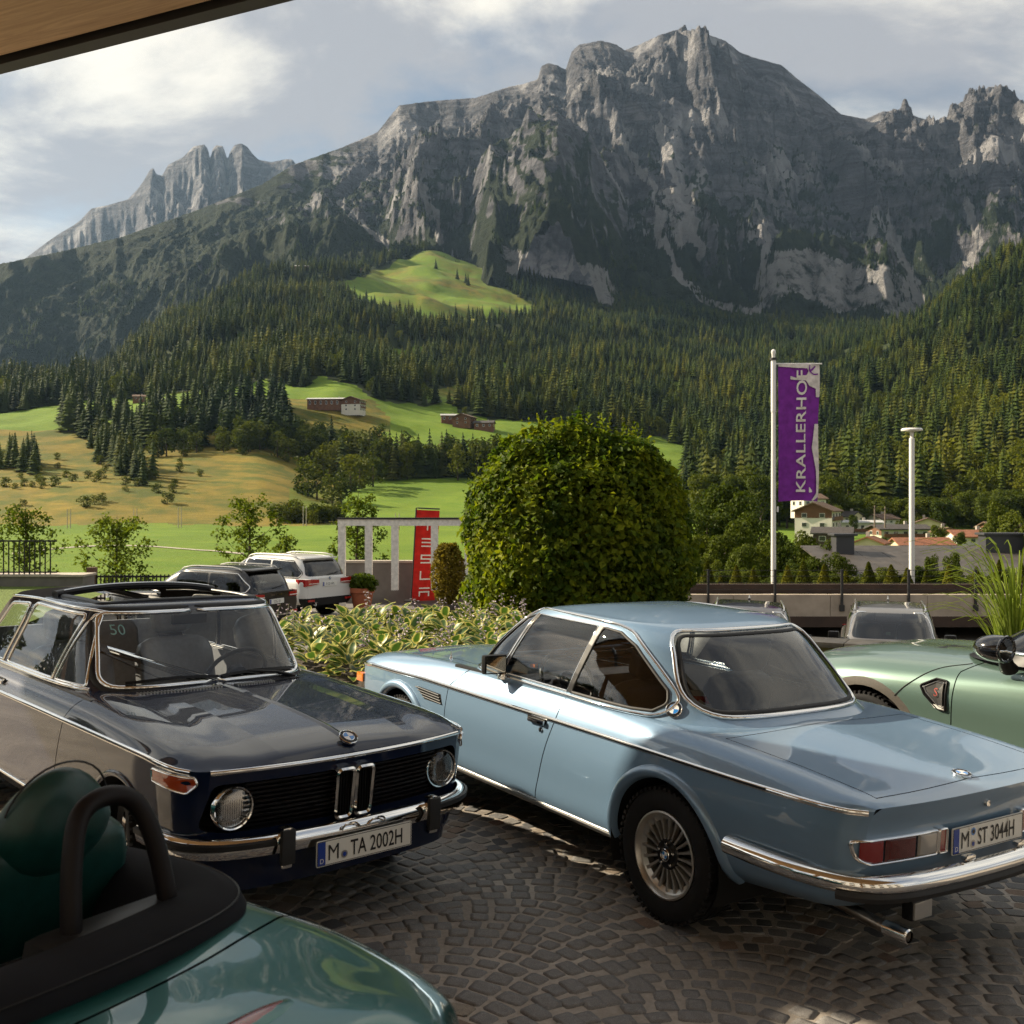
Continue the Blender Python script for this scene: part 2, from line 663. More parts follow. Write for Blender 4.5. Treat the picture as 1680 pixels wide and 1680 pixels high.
def grass_material():
 s = NT('hill_grass')
 p = s.coords('Position')
 a = s.noise(p, 0.010, 6, 0.6)
 b = s.noise(p, 0.05, 6, 0.65)
 c = s.noise(s.coords('Position', (0.25, 1.2, 1.0)), 0.35, 5, 0.7)
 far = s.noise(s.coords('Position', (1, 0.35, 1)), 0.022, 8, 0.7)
 meadow = s.mix(s.ramp(b, [(0.3, 0), (0.7, 1)]), (0.095, 0.175, 0.008), (0.150, 0.220, 0.014))
 mow = s.n('TexWave', wave_type='BANDS', bands_direction='DIAGONAL')
 mow.inputs['Scale'].default_value = 0.055
 mow.inputs['Distortion'].default_value = 3.0
 mow.inputs['Detail'].default_value = 2.0
 s.l(p, mow.inputs[0])
 meadow = s.mix(s.math('MULTIPLY', mow.outputs[1], 0.16), meadow, (0.19, 0.21, 0.03))
 dry = s.mix(s.ramp(c, [(0.25, 0), (0.75, 1)]), (0.135, 0.102, 0.010), (0.275, 0.198, 0.028))
 dry = s.mix(s.ramp(b, [(0.42, 0), (0.60, 1)]), dry, (0.085, 0.100, 0.010))
 at_ = s.n('Attribute', attribute_name='land')
 sp = s.n('SeparateColor')
 s.l(at_.outputs['Color'], sp.inputs[0])
 edge = s.math('ADD', sp.outputs[0], s.math('MULTIPLY', s.math('SUBTRACT', a, 0.5), 0.7))
 f = s.ramp(edge, [(0.42, 0), (0.58, 1)])
 g = s.mix(f, meadow, dry)
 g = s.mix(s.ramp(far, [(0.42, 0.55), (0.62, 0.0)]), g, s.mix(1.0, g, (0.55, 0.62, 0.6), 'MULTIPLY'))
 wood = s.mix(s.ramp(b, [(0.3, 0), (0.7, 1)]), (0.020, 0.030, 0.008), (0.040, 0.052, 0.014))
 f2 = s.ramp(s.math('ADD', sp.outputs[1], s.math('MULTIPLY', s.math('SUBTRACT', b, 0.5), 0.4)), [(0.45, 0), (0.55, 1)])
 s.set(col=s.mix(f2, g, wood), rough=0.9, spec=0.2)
 s.bump(s.noise(p, 1.1, 5, 0.7), 0.6, 0.5)
 return s.m

def poly_mask(px, py, poly):
 """even-odd test for arrays"""
 r = np.zeros(np.shape(px), bool)
 n = len(poly)
 for i in range(n):
  x0, y0 = poly[i]
  x1, y1 = poly[(i + 1) % n]
  if y0 == y1: continue
  c = ((y0 > py) != (y1 > py)) & (px < (x1 - x0) * (py - y0) / (y1 - y0) + x0)
  r ^= c
 return r

# open ground, as outlines over (photo column, photo row of the ground)
UP_MEADOW = [(535, 468), (600, 452), (655, 424), (720, 405), (775, 420), (822, 470), (900, 515), (800, 528), (690, 528), (610, 505)]
CLEARINGS = [[(620, 580), (700, 566), (745, 575), (735, 590), (650, 592)], [(780, 600), (840, 596), (860, 612), (800, 612)], [(1085, 630), (1140, 622), (1170, 645), (1110, 655)],
    [(1180, 790), (1265, 770), (1275, 805), (1195, 812)], [(200, 655), (330, 640), (330, 662), (200, 668)], [(690, 640), (760, 632), (770, 655), (700, 660)]]

def forest_mask(PX, PY, D):
 """where trees stand"""
 n = fbm(PX / 60.0, D / 90.0, 3)
 m = (D > 870 + 90 * (n - 0.5))
 m &= ~poly_mask(PX, PY, UP_MEADOW)
 for c in CLEARINGS: m &= ~poly_mask(PX, PY, c)
 right = (PX > 1130 + 60 * (n - 0.5)) & (D > 430 + 60 * (n - 0.5)) & ~poly_mask(PX, PY, CLEARINGS[3])
 return m | right

def build_land():
 ds = np.concatenate([np.geomspace(34, 380, 50), np.geomspace(388, 900, 90), np.geomspace(915, 3200, 95)])
 pxs = np.concatenate([np.linspace(-1600, -220, 50)[:-1], np.linspace(-220, 1900, 260), np.linspace(1900, 3400, 40)[1:]])
 G = polar_mesh(pxs, ds, terrain_z)
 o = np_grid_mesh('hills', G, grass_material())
 tag(o, kind='structure')
 PX, D = np.meshgrid(pxs, ds, indexing='ij')
 PY = HPX - (G[..., 2] - EYE) / D * FPX
 # dry slopes: the bank above the valley meadow on the left, and the high pasture
 dry = ((D > 395 + 25 * (fbm(PX / 50, D / 50, 2) - 0.5)) & (D < 700) & (PX < 560 + 40 * (fbm(PX / 30, D / 40, 2) - 0.5))).astype(float)
 dry[(D > 660) & (D < 900) & (PX > 420) & (PX < 600 + 120 * (fbm(PX / 45.0, D / 40.0, 3) - 0.3)) & (PY > 655)] = 0.62
 dry[(D > 700) & (PX > -50) & (PX < 180) & (D < 900)] = 0.1
 dry[D >= 900] = 0.47
 dry[(D > 380) & (D < 700) & (PX >= 470) & (PX < 560) & (PY > 800)] = 0.5
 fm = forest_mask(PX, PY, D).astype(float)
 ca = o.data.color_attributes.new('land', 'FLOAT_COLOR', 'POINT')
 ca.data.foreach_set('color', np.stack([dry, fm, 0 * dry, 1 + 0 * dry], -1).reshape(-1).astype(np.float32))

SKY1 = [(-900, 560), (-400, 500), (-150, 452), (0, 432), (100, 412), (200, 388), (330, 342), (430, 302), (480, 270), (560, 242), (620, 216), (640, 190), (655, 172), (700, 166), (780, 160), (835, 142), (860, 137), (882, 130),
  (888, 108), (900, 103), (915, 107), (928, 114), (938, 84), (950, 73), (985, 66), (1010, 72), (1025, 82), (1055, 70), (1082, 57), (1110, 48), (1150, 51), (1172, 60), (1190, 66), (1215, 86), (1245, 96), (1265, 102), (1282, 106), (1310, 130), (1345, 157), (1380, 187),
  (1420, 195), (1450, 182), (1490, 186), (1520, 196), (1555, 198), (1575, 184), (1592, 172), (1606, 156), (1622, 142), (1648, 141), (1662, 150), (1676, 168), (1720, 215), (1900, 270), (2300, 390), (3000, 470)]
SPUR1 = [(560, 500), (620, 420), (680, 370), (740, 330), (790, 270), (830, 216), (870, 188), (902, 182), (935, 196), (965, 214), (990, 262), (1012, 300), (1045, 372), (1085, 420), (1140, 450), (1200, 490), (1240, 520)]
SPUR2 = [(1000, 330), (1040, 250), (1065, 160), (1095, 150), (1125, 165), (1160, 200), (1200, 235), (1240, 300), (1275, 370), (1300, 440), (1330, 520)]
SPUR3 = [(1215, 520), (1255, 430), (1275, 382), (1305, 372), (1350, 376), (1400, 384), (1445, 396), (1480, 416), (1500, 450), (1520, 500), (1540, 545)]
SPUR4 = [(800, 480), (818, 410), (850, 384), (900, 398), (960, 410), (1010, 432), (1060, 452), (1110, 452), (1150, 462), (1200, 488), (1235, 515)]
SPUR5 = [(1480, 420), (1540, 330), (1580, 260), (1625, 215), (1665, 250), (1700, 330), (1760, 430)]
SPUR6 = [(180, 520), (300, 430), (400, 385), (470, 372), (540, 352), (590, 362), (640, 395), (690, 440)]

def massif_z(PX, D):
 base_d = 2250.0
 sk = np.interp(PX, [p[0] for p in SKY1], [p[1] for p in SKY1])
 dc = np.interp(PX, [-900, 0, 350, 650, 1700, 3000], [2900, 3000, 3500, 4250, 4400, 4200]) + 120 * (fbm(PX / 45.0, PX * 0 + 3, 3) - 0.5)
 zc = EYE + (HPX - sk) / FPX * dc
 zb = terrain_z(PX, np.full_like(D, 2300.0)) - 60
 t = (D - base_d) / (dc - base_d)
 tt = np.clip(t, 0, 1)
 f = np.where(tt < 0.30, tt * 0.75, 0.225 + (tt - 0.30) * (0.775 / 0.70))
 z = zb + (zc - zb) * f
 back = np.clip(t - 1, 0, 2)
 z = np.where(t > 1, zc - back * (dc - base_d) * 1.1, z)
 # gullies and ribs running down the face
 X = (PX - 840) / FPX * D
 warp = (fbm(X / 420.0, D / 420.0, 4) - 0.5)
 big = ridged((X + warp * 420) / 620.0, (D + warp * 300) / 1500.0 + 2.0, 5, 0.5)
 rib = ridged((X + warp * 300) / 210.0, D / 620.0 + 2.0, 5, 0.55)
 rib2 = ridged((X + warp * 160) / 62.0, D / 210.0 + 7.0, 4, 0.58)
 warp = warp * 90
 env = np.clip(tt * 3.2, 0, 1) * np.clip((1 - tt) * 4.5, 0, 1)
 rocky = np.clip((PX - 350) / 350, 0.35, 1)
 z = z + env * rocky * ((big - 0.5) * 420 + (rib - 0.52) * 170 + (rib2 - 0.5) * 70 + (ridged(X / 30.0 + warp * 0.03, D / 34.0, 4, 0.6) - 0.5) * 58)
 # strata: small steps in height
 st = 46.0
 q = z / st + (fbm(PX / 120.0, D / 500.0, 2) - 0.5) * 1.2
 z = z + rocky * np.clip((z - 420) / 300, 0, 1) * env * 0.62 * st * (np.sin(2 * pi * q) / (2 * pi) * -1.0)
 for sp, d0, fw, bw in ((SPUR1, 3250, 0.62, 1.6), (SPUR2, 3700, 1.0, 1.8), (SPUR3, 2800, 1.1, 1.6), (SPUR4, 2720, 0.8, 1.3), (SPUR5, 3700, 1.0, 1.6), (SPUR6, 2900, 0.55, 1.2)):
  a = np.array(sp, float)
  sy = np.interp(PX, a[:, 0], a[:, 1])
  zz = EYE + (HPX - sy) / FPX * d0
  inside = (PX > a[0, 0]) & (PX < a[-1, 0])
  crest = d0 + 170 * (fbm(PX / 40.0 + d0, PX * 0 + 1, 3) - 0.5)
  zs = np.where(D < crest, zz - (crest - D) * fw, zz - (D - crest) * bw)
  zs = zs + (ridged((X + warp) / 130.0 + d0, D / 420.0, 4, 0.55) - 0.5) * 130 * np.clip(np.abs(D - crest) / 120, 0.18, 1) + (fbm(X / 30.0, D / 40.0, 3) - 0.5) * 40
  z = np.where(inside, np.maximum(z, zs), z)
 return z

def rock_material(name, veg=1.0, light=1.0):
 s = NT(name)
 p = s.coords('Position')
 sep = s.n('SeparateXYZ')
 s.l(s.n('NewGeometry').outputs['Position'], sep.inputs[0])
 nrm = s.n('SeparateXYZ')
 s.l(s.n('NewGeometry').outputs['Normal'], nrm.inputs[0])
 z = sep.outputs[2]
 lay = s.noise(s.coords('Position', (0.0012, 0.0012, 0.022)), 1.0, 7, 0.6, 0.6)
 blot = s.noise(p, 0.0042, 8, 0.62)
 fine = s.noise(p, 0.018, 8, 0.7)
 lay2 = s.noise(s.coords('Position', (0.004, 0.004, 0.075)), 1.0, 5, 0.6, 0.8)
 crk = s.n('TexVoronoi', feature='DISTANCE_TO_EDGE')
 crk.inputs['Scale'].default_value = 0.011
 s.l(s.coords('Position', (1.0, 1.0, 0.30)), crk.inputs['Vector'])
 rock = s.mix(s.ramp(lay, [(0.38, 0), (0.62, 1)]), (0.100, 0.100, 0.116), (0.262, 0.256, 0.276))
 rock = s.mix(s.ramp(fine, [(0.32, 0.75), (0.62, 0.0)]), rock, (0.070, 0.070, 0.075))
 rock = s.mix(s.ramp(blot, [(0.58, 0.0), (0.75, 0.6)]), rock, (0.330, 0.295, 0.265))
 rock = s.mix(s.ramp(lay2, [(0.40, 0.62), (0.52, 0.0)]), rock, (0.085, 0.084, 0.090))
 rock = s.mix(s.ramp(crk.outputs['Distance'], [(0.0, 0.7), (0.06, 0.0)]), rock, (0.060, 0.060, 0.066))
 # pale scree and bare faces low down
 scree = s.noise(s.coords('Position', (0.006, 0.006, 0.0022)), 1.0, 6, 0.6)
 rock = s.mix(s.ramp(scree, [(0.53, 0.0), (0.64, 0.85)]), rock, (0.420, 0.408, 0.412))
 sat = s.n('Attribute', attribute_name='scree')
 ssp = s.n('SeparateColor')
 s.l(sat.outputs['Color'], ssp.inputs[0])
 gul = s.ramp(s.math('ADD', ssp.outputs[0], s.math('MULTIPLY', s.math('SUBTRACT', fine, 0.5), 1.5)), [(0.42, 0.0), (0.62, 0.9)])
 rock = s.mix(gul, rock, (0.40, 0.385, 0.38))
 # dwarf pine and grass: gentler slopes, lower ground
 h = s.math('MULTIPLY', s.math('SUBTRACT', z, 640.0), 0.00062)
 v = s.math('SUBTRACT', s.math('ADD', s.math('MULTIPLY', nrm.outputs[2], 0.50), s.math('MULTIPLY', s.noise(p, 0.0055, 7, 0.62), 1.15)), h)
 fv = s.ramp(v, [(0.63, 0.0), (0.68, 1.0)])
 green = s.mix(s.ramp(fine, [(0.3, 0), (0.7, 1)]), (0.010, 0.018, 0.008), (0.034, 0.048, 0.016))
 fv = s.math('MULTIPLY', fv, s.math('SUBTRACT', 1.0, gul, True))
 col = s.mix(fv, rock, green) if veg > 0 else rock
 s.set(col=col, rough=0.92, spec=0.15)
 vor = s.n('TexVoronoi', feature='DISTANCE_TO_EDGE')
 vor.inputs['Scale'].default_value = 0.014
 s.l(s.coords('Position', (1.0, 1.0, 0.35)), vor.inputs['Vector'])
 hh = s.math('ADD', s.math('MULTIPLY', s.noise(p, 0.022, 12, 0.74), 60.0), s.math('ADD', s.math('MULTIPLY', s.math('ADD', lay, s.math('MULTIPLY', lay2, 0.4)), 34.0), s.math('MULTIPLY', vor.outputs['Distance'], 26.0)))
 s.bump(hh, 1.0, 1.0)
 return s.m

def build_mountains():
 pxs = np.concatenate([np.linspace(-900, -60, 50)[:-1], np.linspace(-60, 1760, 860), np.linspace(1760, 3000, 60)[1:]])
 ds = np.concatenate([np.linspace(2250, 4600, 400), np.linspace(4650, 5600, 8)])
 G = polar_mesh(pxs, ds, massif_z)
 o = np_grid_mesh('mountain', G, rock_material('limestone_rock'))
 # scree gullies and bare pale cliffs
 PX, D = np.meshgrid(pxs, ds, indexing='ij')
 PY = HPX - (G[..., 2] - EYE) / D * FPX
 PXn = PX + (fbm(PX / 14.0, PY / 14.0, 3) - 0.5) * 26
 val = np.zeros_like(PX)
 for w, pl in ((7, [(1022, 225), (1045, 275), (1078, 310), (1084, 390), (1115, 455), (1160, 495), (1235, 512)]), (9, [(1462, 372), (1474, 410), (1486, 440), (1520, 505)]), (9, [(690, 300), (712, 350), (722, 395)]), (7, [(1018, 520), (1042, 565)]),
      (10, [(1080, 190), (1095, 260), (1120, 330), (1150, 420)]), (7, [(1240, 330), (1262, 400), (1245, 470)]), (6, [(560, 330), (600, 370), (640, 410)]), (8, [(1590, 330), (1605, 390), (1580, 450)])):
  for (x0, y0), (x1, y1) in zip(pl[:-1], pl[1:]):
   L2 = (x1 - x0) ** 2 + (y1 - y0) ** 2
   t = np.clip(((PXn - x0) * (x1 - x0) + (PY - y0) * (y1 - y0)) / L2, 0, 1)
   dd = np.hypot(PXn - x0 - t * (x1 - x0), PY - y0 - t * (y1 - y0))
   val = np.maximum(val, np.clip(1.25 - dd / w, 0, 1))
 for pl in ([(815, 400), (900, 420), (1000, 440), (1020, 505), (940, 490), (830, 450)], [(1235, 520), (1270, 410), (1330, 405), (1400, 435), (1450, 425), (1525, 490), (1490, 540), (1430, 500), (1380, 515), (1300, 480)], [(1085, 310), (1130, 300), (1150, 380), (1110, 420)]):
  val = np.maximum(val, 0.62 * poly_mask(PXn, PY, pl))
 ca = o.data.color_attributes.new('scree', 'FLOAT_COLOR', 'POINT')
 ca.data.foreach_set('color', np.stack([val, 0 * val, 0 * val, 1 + 0 * val], -1).reshape(-1).astype(np.float32))
 tag(o, kind='structure')
 FAR = [(-60, 470), (40, 425), (76, 398), (96, 384), (120, 370), (131, 362), (150, 342), (175, 337), (210, 327), (226, 310), (236, 296), (245, 280), (251, 275), (257, 286), (266, 288), (276, 270), (300, 258), (308, 250), (318, 240), (335, 237), (341, 244),
     (345, 262), (349, 244), (355, 238), (366, 240), (370, 252), (373, 262), (378, 248), (385, 238), (396, 235), (406, 241), (414, 252), (424, 262), (445, 266), (470, 261), (480, 262), (490, 275), (560, 330), (700, 400)]
 def far_z(PX, D):
  sk = np.interp(PX, [p[0] for p in FAR], [p[1] for p in FAR])
  dc = 6600.0
  zc = EYE + (HPX - sk) / FPX * dc
  w = (fbm(PX / 14.0, D / 500.0, 3) - 0.5) * 12
  z = zc - np.where(D < dc, (dc - D) * (1.15 - 0.5 * np.clip((dc - D) / 900, 0, 1)), (D - dc) * 1.5)
  return z + (ridged((PX + w) / 24.0, D / 1500.0, 4) - 0.5) * 260 * np.clip((dc - D) / 260, 0, 1) + (fbm(PX / 6.0, D / 120.0, 3) - 0.5) * 50 * np.clip((dc - D) / 100, 0, 1)
 o = np_grid_mesh('mountain', polar_mesh(np.linspace(-60, 700, 330), np.concatenate([np.linspace(5100, 6600, 90), np.linspace(6650, 7300, 8)]), far_z), rock_material('pale_limestone', 0.0))
 tag(o, kind='structure')

def field_track():
 """gravel track across the valley meadow"""
 G = []
 for px in np.linspace(20, 400, 60):
  d0 = 205 + 25 * sin((px - 60) / 90.0)
  row = []
  for w in (-1.6, -0.5, 0.5, 1.6):
   d = d0 + w * 1.3
   row.append(((px - 840) / FPX * d, d, float(terrain_z(np.array([px]), np.array([d]))[0]) + 0.12))
  G.append(row)
 tag(np_grid_mesh('path', np.array(G), simple('gravel', (0.36, 0.32, 0.26), 0.95, var=0.2, scale=0.6)), kind='structure')

build_land()
build_mountains()
field_track()

# ---------------------------------------------------------------- trees
def leaf_mat(name, c0, c1, trans=0.35, rough=0.55, patch=False):
 s = NT(name)
 g = s.n('NewGeometry')
 oi = s.n('ObjectInfo')
 r = s.math('ADD', s.math('MULTIPLY', g.outputs['Random Per Island'], 0.4), s.math('MULTIPLY', oi.outputs['Random'], 0.6))
 col = s.mix(r, c0, c1)
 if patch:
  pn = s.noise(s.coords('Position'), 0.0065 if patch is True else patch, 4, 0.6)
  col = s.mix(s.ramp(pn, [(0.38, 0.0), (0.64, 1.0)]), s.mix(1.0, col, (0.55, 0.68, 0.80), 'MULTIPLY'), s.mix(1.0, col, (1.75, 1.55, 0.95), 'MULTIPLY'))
 s.set(col=col, rough=rough, spec=0.3 if rough < 0.5 else 0.08)
 if trans > 0:
  tr = s.n('BsdfTranslucent')
  s.l(s.mix(1.0, col, (1.0, 1.0, 0.45), 'MULTIPLY'), tr.inputs[0])
  mx = s.n('MixShader')
  mx.inputs[0].default_value = trans
  s.l(s.p.outputs[0], mx.inputs[1])
  s.l(tr.outputs[0], mx.inputs[2])
  s.l(mx.outputs[0], s.out.inputs[0])
 return s.m

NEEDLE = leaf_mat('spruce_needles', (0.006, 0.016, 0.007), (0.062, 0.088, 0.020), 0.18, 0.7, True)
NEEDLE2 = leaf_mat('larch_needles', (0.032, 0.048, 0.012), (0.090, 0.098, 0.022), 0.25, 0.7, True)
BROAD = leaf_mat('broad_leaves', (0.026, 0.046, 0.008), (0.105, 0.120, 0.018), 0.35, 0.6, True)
MAPLE = leaf_mat('maple_leaves', (0.050, 0.085, 0.010), (0.150, 0.185, 0.020), 0.45)
BARK = simple('bark', (0.070, 0.052, 0.038), 0.9, var=0.35, scale=4, bump=0.6, bdist=0.05)

def conifer_vf(seed, h=1.0, tiers=13, w=0.19, n=8):
 """crown of a spruce, height 1, as drooping branch blades"""
 rg = np.random.default_rng(seed)
 V, F = [], []
 for k in range(tiers):
  t = k / (tiers - 1)
  z = 0.10 + 0.86 * t
  r = w * (1 - t) ** 0.85 * (0.85 + 0.3 * rg.random()) + 0.012
  m = max(5, int(n * (1.1 - 0.45 * t)))
  a0 = rg.random() * 6.28
  for j in range(m):
   a = a0 + 2 * pi * (j + 0.35 * (rg.random() - 0.5)) / m
   rr = r * (0.72 + 0.5 * rg.random())
   dz = -0.055 * (1 - t) - 0.012 + 0.02 * (rg.random() - 0.5)
   hw = rr * 0.42 + 0.006
   c, s_ = cos(a), sin(a)
   b = len(V)
   zt = z + 0.045 + 0.02 * (1 - t)
   V += [(0.004 * c, 0.004 * s_, zt), (rr * 0.60 * c - hw * s_, rr * 0.60 * s_ + hw * c, z + dz * 0.4 - 0.012), (rr * c, rr * s_, z + dz), (rr * 0.60 * c + hw * s_, rr * 0.60 * s_ - hw * c, z + dz * 0.4 - 0.012)]
   F += [(b, b + 1, b + 2), (b, b + 2, b + 3)]
 b = len(V)
 V += [(0.012, 0, 0.93), (-0.006, 0.010, 0.93), (-0.006, -0.010, 0.93), (0, 0, 1.0)]
 F += [(b, b + 1, b + 3), (b + 1, b + 2, b + 3), (b + 2, b, b + 3)]
 return V, F

def leaf_cloud(P, N, size, rg, aspect=0.62, fold=0.25):
 """one folded leaf (two triangles) per point; P, N arrays"""
 n = len(P)
 N = N / np.maximum(np.linalg.norm(N, axis=1, keepdims=True), 1e-9)
 r = rg.normal(size=(n, 3))
 T = np.cross(N, r)
 T /= np.maximum(np.linalg.norm(T, axis=1, keepdims=True), 1e-9)
 B = np.cross(N, T)
 L = (size * (0.7 + 0.6 * rg.random(n)))[:, None]
 V = np.stack([P - T * L * 0.5, P + B * L * aspect * 0.5 + N * L * fold, P + T * L * 0.5 - N * L * 0.10, P - B * L * aspect * 0.5 + N * L * fold], 1).reshape(-1, 3)
 i = np.arange(n)[:, None] * 4
 F = np.concatenate([i + np.array([[0, 2, 1]]), i + np.array([[0, 3, 2]])], 1).reshape(-1, 3)
 return V, F

def blob_points(rg, n, lobes):
 """points near the surface of several ellipsoid lobes [(cx,cy,cz,rx,ry,rz)] with outward normals"""
 w = np.array([l[3] * l[4] + l[4] * l[5] + l[3] * l[5] for l in lobes])
 k = rg.choice(len(lobes), n, p=w / w.sum())
 L = np.array(lobes)[k]
 d = rg.normal(size=(n, 3))
 d /= np.linalg.norm(d, axis=1, keepdims=True)
 rr = (1 - 0.42 * rg.random(n) ** 2.2)[:, None]
 return L[:, :3] + d * L[:, 3:] * rr, d + rg.normal(size=(n, 3)) * 0.55 + np.array([0, 0, 0.35])

def broad_vf(seed, n=420, leaf=0.075):
 rg = np.random.default_rng(seed)
 lobes = [(0, 0, 0.62, 0.20, 0.20, 0.26)]
 for k in range(11):
  a, zz = rg.random() * 6.28, 0.13 + 0.72 * rg.random()
  r = 0.20 * (1 - abs(zz - 0.5) * 0.9)
  lobes.append((r * cos(a), r * sin(a), zz, 0.10 + 0.05 * rg.random(), 0.10 + 0.05 * rg.random(), 0.09 + 0.05 * rg.random()))
 P, N = blob_points(rg, n, lobes)
 V, F = leaf_cloud(P, N, np.full(n, leaf), rg, 0.8)
 return [tuple(p) for p in V], [tuple(f) for f in F]

def trunk_vf(h, r, n=6, bend=0.0):
 return tube([(0, 0, -0.02 * h), (bend * 0.3, 0, h * 0.5), (bend, 0, h)], [r, r * 0.75, r * 0.25], n)

PROTO = {}

def make_prototypes():
 k = 0
 for i in range(5):
  vf = conifer_vf(100 + i, tiers=12 + i % 3, w=0.175 + 0.022 * i, n=8)
  tr = trunk_vf(0.9, 0.014, 5)
  V, F = join(vf, tr)
  me = new_mesh('spruce_tree', V, F, False)
  me.materials.append(NEEDLE if i != 3 else NEEDLE2)
  me.materials.append(BARK)
  nf = len(vf[1])
  mi = np.zeros(len(F), np.int32)
  mi[nf:] = 1
  me.polygons.foreach_set('material_index', mi)
  PROTO['c%d' % i] = (vf, tr, me)
 for i in range(3):
  vf = broad_vf(200 + i)
  tr = trunk_vf(0.6, 0.022, 5)
  V, F = join(vf, tr)
  me = new_mesh('broadleaf_tree', V, F, False)
  me.materials.append(BROAD)
  me.materials.append(BARK)
  mi = np.zeros(len(F), np.int32)
  mi[len(vf[1]):] = 1
  me.polygons.foreach_set('material_index', mi)
  PROTO['b%d' % i] = (vf, tr, me)

make_prototypes()

def forest_object(name, P, S_, R_, K, label, cat):
 """one object: a cloud of points that carries tree meshes"""
 me = bpy.data.meshes.new(name)
 me.vertices.add(len(P))
 me.vertices.foreach_set('co', np.asarray(P, np.float32).reshape(-1))
 for nm, arr, ty in (('tsize', S_, 'FLOAT'), ('tturn', R_, 'FLOAT')):
  a = me.attributes.new(nm, ty, 'POINT')
  a.data.foreach_set('value', np.asarray(arr, np.float32))
 a = me.attributes.new('tkind', 'INT', 'POINT')
 a.data.foreach_set('value', np.asarray(K, np.int32))
 o = link(name, me, None)
 ng = bpy.data.node_groups.new(name + '_scatter', 'GeometryNodeTree')
 ng.interface.new_socket('Geometry', in_out='INPUT', socket_type='NodeSocketGeometry')
 ng.interface.new_socket('Geometry', in_out='OUTPUT', socket_type='NodeSocketGeometry')
 N, L = ng.nodes.new, ng.links.new
 gi, go = N('NodeGroupInput'), N('NodeGroupOutput')
 keys = sorted(PROTO)
 gj = N('GeometryNodeGeometryToInstance')
 for kname in reversed(keys):      # links into a multi-input socket come back in reverse order
  po = bpy.data.objects.get('proto_' + kname) or bpy.data.objects.new('proto_' + kname, PROTO[kname][2])
  oi = N('GeometryNodeObjectInfo')
  oi.inputs['Object'].default_value = po
  oi.inputs['As Instance'].default_value = False
  L(oi.outputs['Geometry'], gj.inputs[0])
 def attr(nm, ty):
  n = N('GeometryNodeInputNamedAttribute')
  n.data_type = ty
  n.inputs['Name'].default_value = nm
  return n.outputs['Attribute']
 ip = N('GeometryNodeInstanceOnPoints')
 ip.inputs['Pick Instance'].default_value = True
 L(gi.outputs[0], ip.inputs['Points'])
 L(gj.outputs[0], ip.inputs['Instance'])
 L(attr('tkind', 'INT'), ip.inputs['Instance Index'])
 cx = N('ShaderNodeCombineXYZ')
 L(attr('tturn', 'FLOAT'), cx.inputs[2])
 L(cx.outputs[0], ip.inputs['Rotation'])
 L(attr('tsize', 'FLOAT'), ip.inputs['Scale'])
 L(ip.outputs[0], go.inputs[0])
 md = o.modifiers.new('scatter', 'NODES')
 md.node_group = ng
 return tag(o, label, cat, kind='stuff')

def scatter_forest():
 rg = np.random.default_rng(5)
 P, S_, K = [], [], []
 keys = sorted(PROTO)            # b0 b1 b2 c0..c4
 # jittered rows by distance so that the crowns overlap evenly
 d = 420.0
 while d < 2560:
  step = 8.2 + 0.0014 * d
  x0, x1 = (-420 - 840) / FPX * d, (2150 - 840) / FPX * d
  n = int((x1 - x0) / step)
  x = x0 + (np.arange(n) + rg.random(n)) * step
  dd = d + (rg.random(n) - 0.5) * step * 1.3
  px = 840 + x / dd * FPX
  z = terrain_z(px, dd)
  py = HPX - (z - EYE) / dd * FPX
  m = forest_mask(px, py, dd) & (rg.random(n) < 0.95) & (fbm(px / 22.0 + 40, dd / 45.0, 3) > 0.315)
  # hidden behind a crest: leave out
  P.append(np.stack([x, dd, z - 0.4], -1)[m])
  near = np.clip((900 - dd) / 500, 0, 1)
  h = (15 + 19 * rg.random(n)) * (0.62 + 0.65 * fbm(px / 40.0, dd / 60.0, 2))
  S_.append(h[m])
  grove = fbm(px / 35.0 + 9, dd / 70.0, 3)
  lower = np.clip((py - 560) / 200, 0, 1) * 0.25 + np.clip((px - 1250) / 300, 0, 1) * 0.20
  isb = rg.random(n) < np.clip((grove - 0.52) * 1.6 + lower * 1.1, 0.0, 0.7)
  kk = np.where(isb, rg.integers(0, 3, n), rg.choice([3, 4, 5, 7, 5, 4, 6], n))
  kk = np.where((~isb) & (grove < 0.36), 6, kk)
  K.append(kk[m])
  d += step * 0.92
 P, S_, K = np.concatenate(P), np.concatenate(S_), np.concatenate(K)
 S_ = np.where(K < 3, S_ * 0.72, S_)
 forest_object('forest', P, S_, rg.random(len(P)) * 6.28, K, 'dense spruce forest covering the slopes below the rock faces', 'forest')
 # dwarf trees and forest reaching up onto the massif
 n = 26000
 px = rg.uniform(-300, 1950, n)
 dd = rg.uniform(2350, 3000, n)
 z = massif_z(px, dd)
 e = 12.0
 sl = np.abs(massif_z(px, dd + e) - z) / e
 py = HPX - (z - EYE) / dd * FPX
 keep = (sl < 0.95) & (fbm(px / 50.0, dd / 120.0, 3) > 0.40 + (dd - 2350) / 2600) & (py > 330)
 P2 = np.stack([(px - 840) / FPX * dd, dd, z - 1.0], -1)[keep]
 forest_object('mountain_forest', P2, rg.uniform(11, 19, len(P2)), rg.random(len(P2)) * 6.28, rg.choice([3, 4, 5, 7], len(P2)), 'dark spruce forest climbing onto the foot of the mountain', 'forest')

scatter_forest()

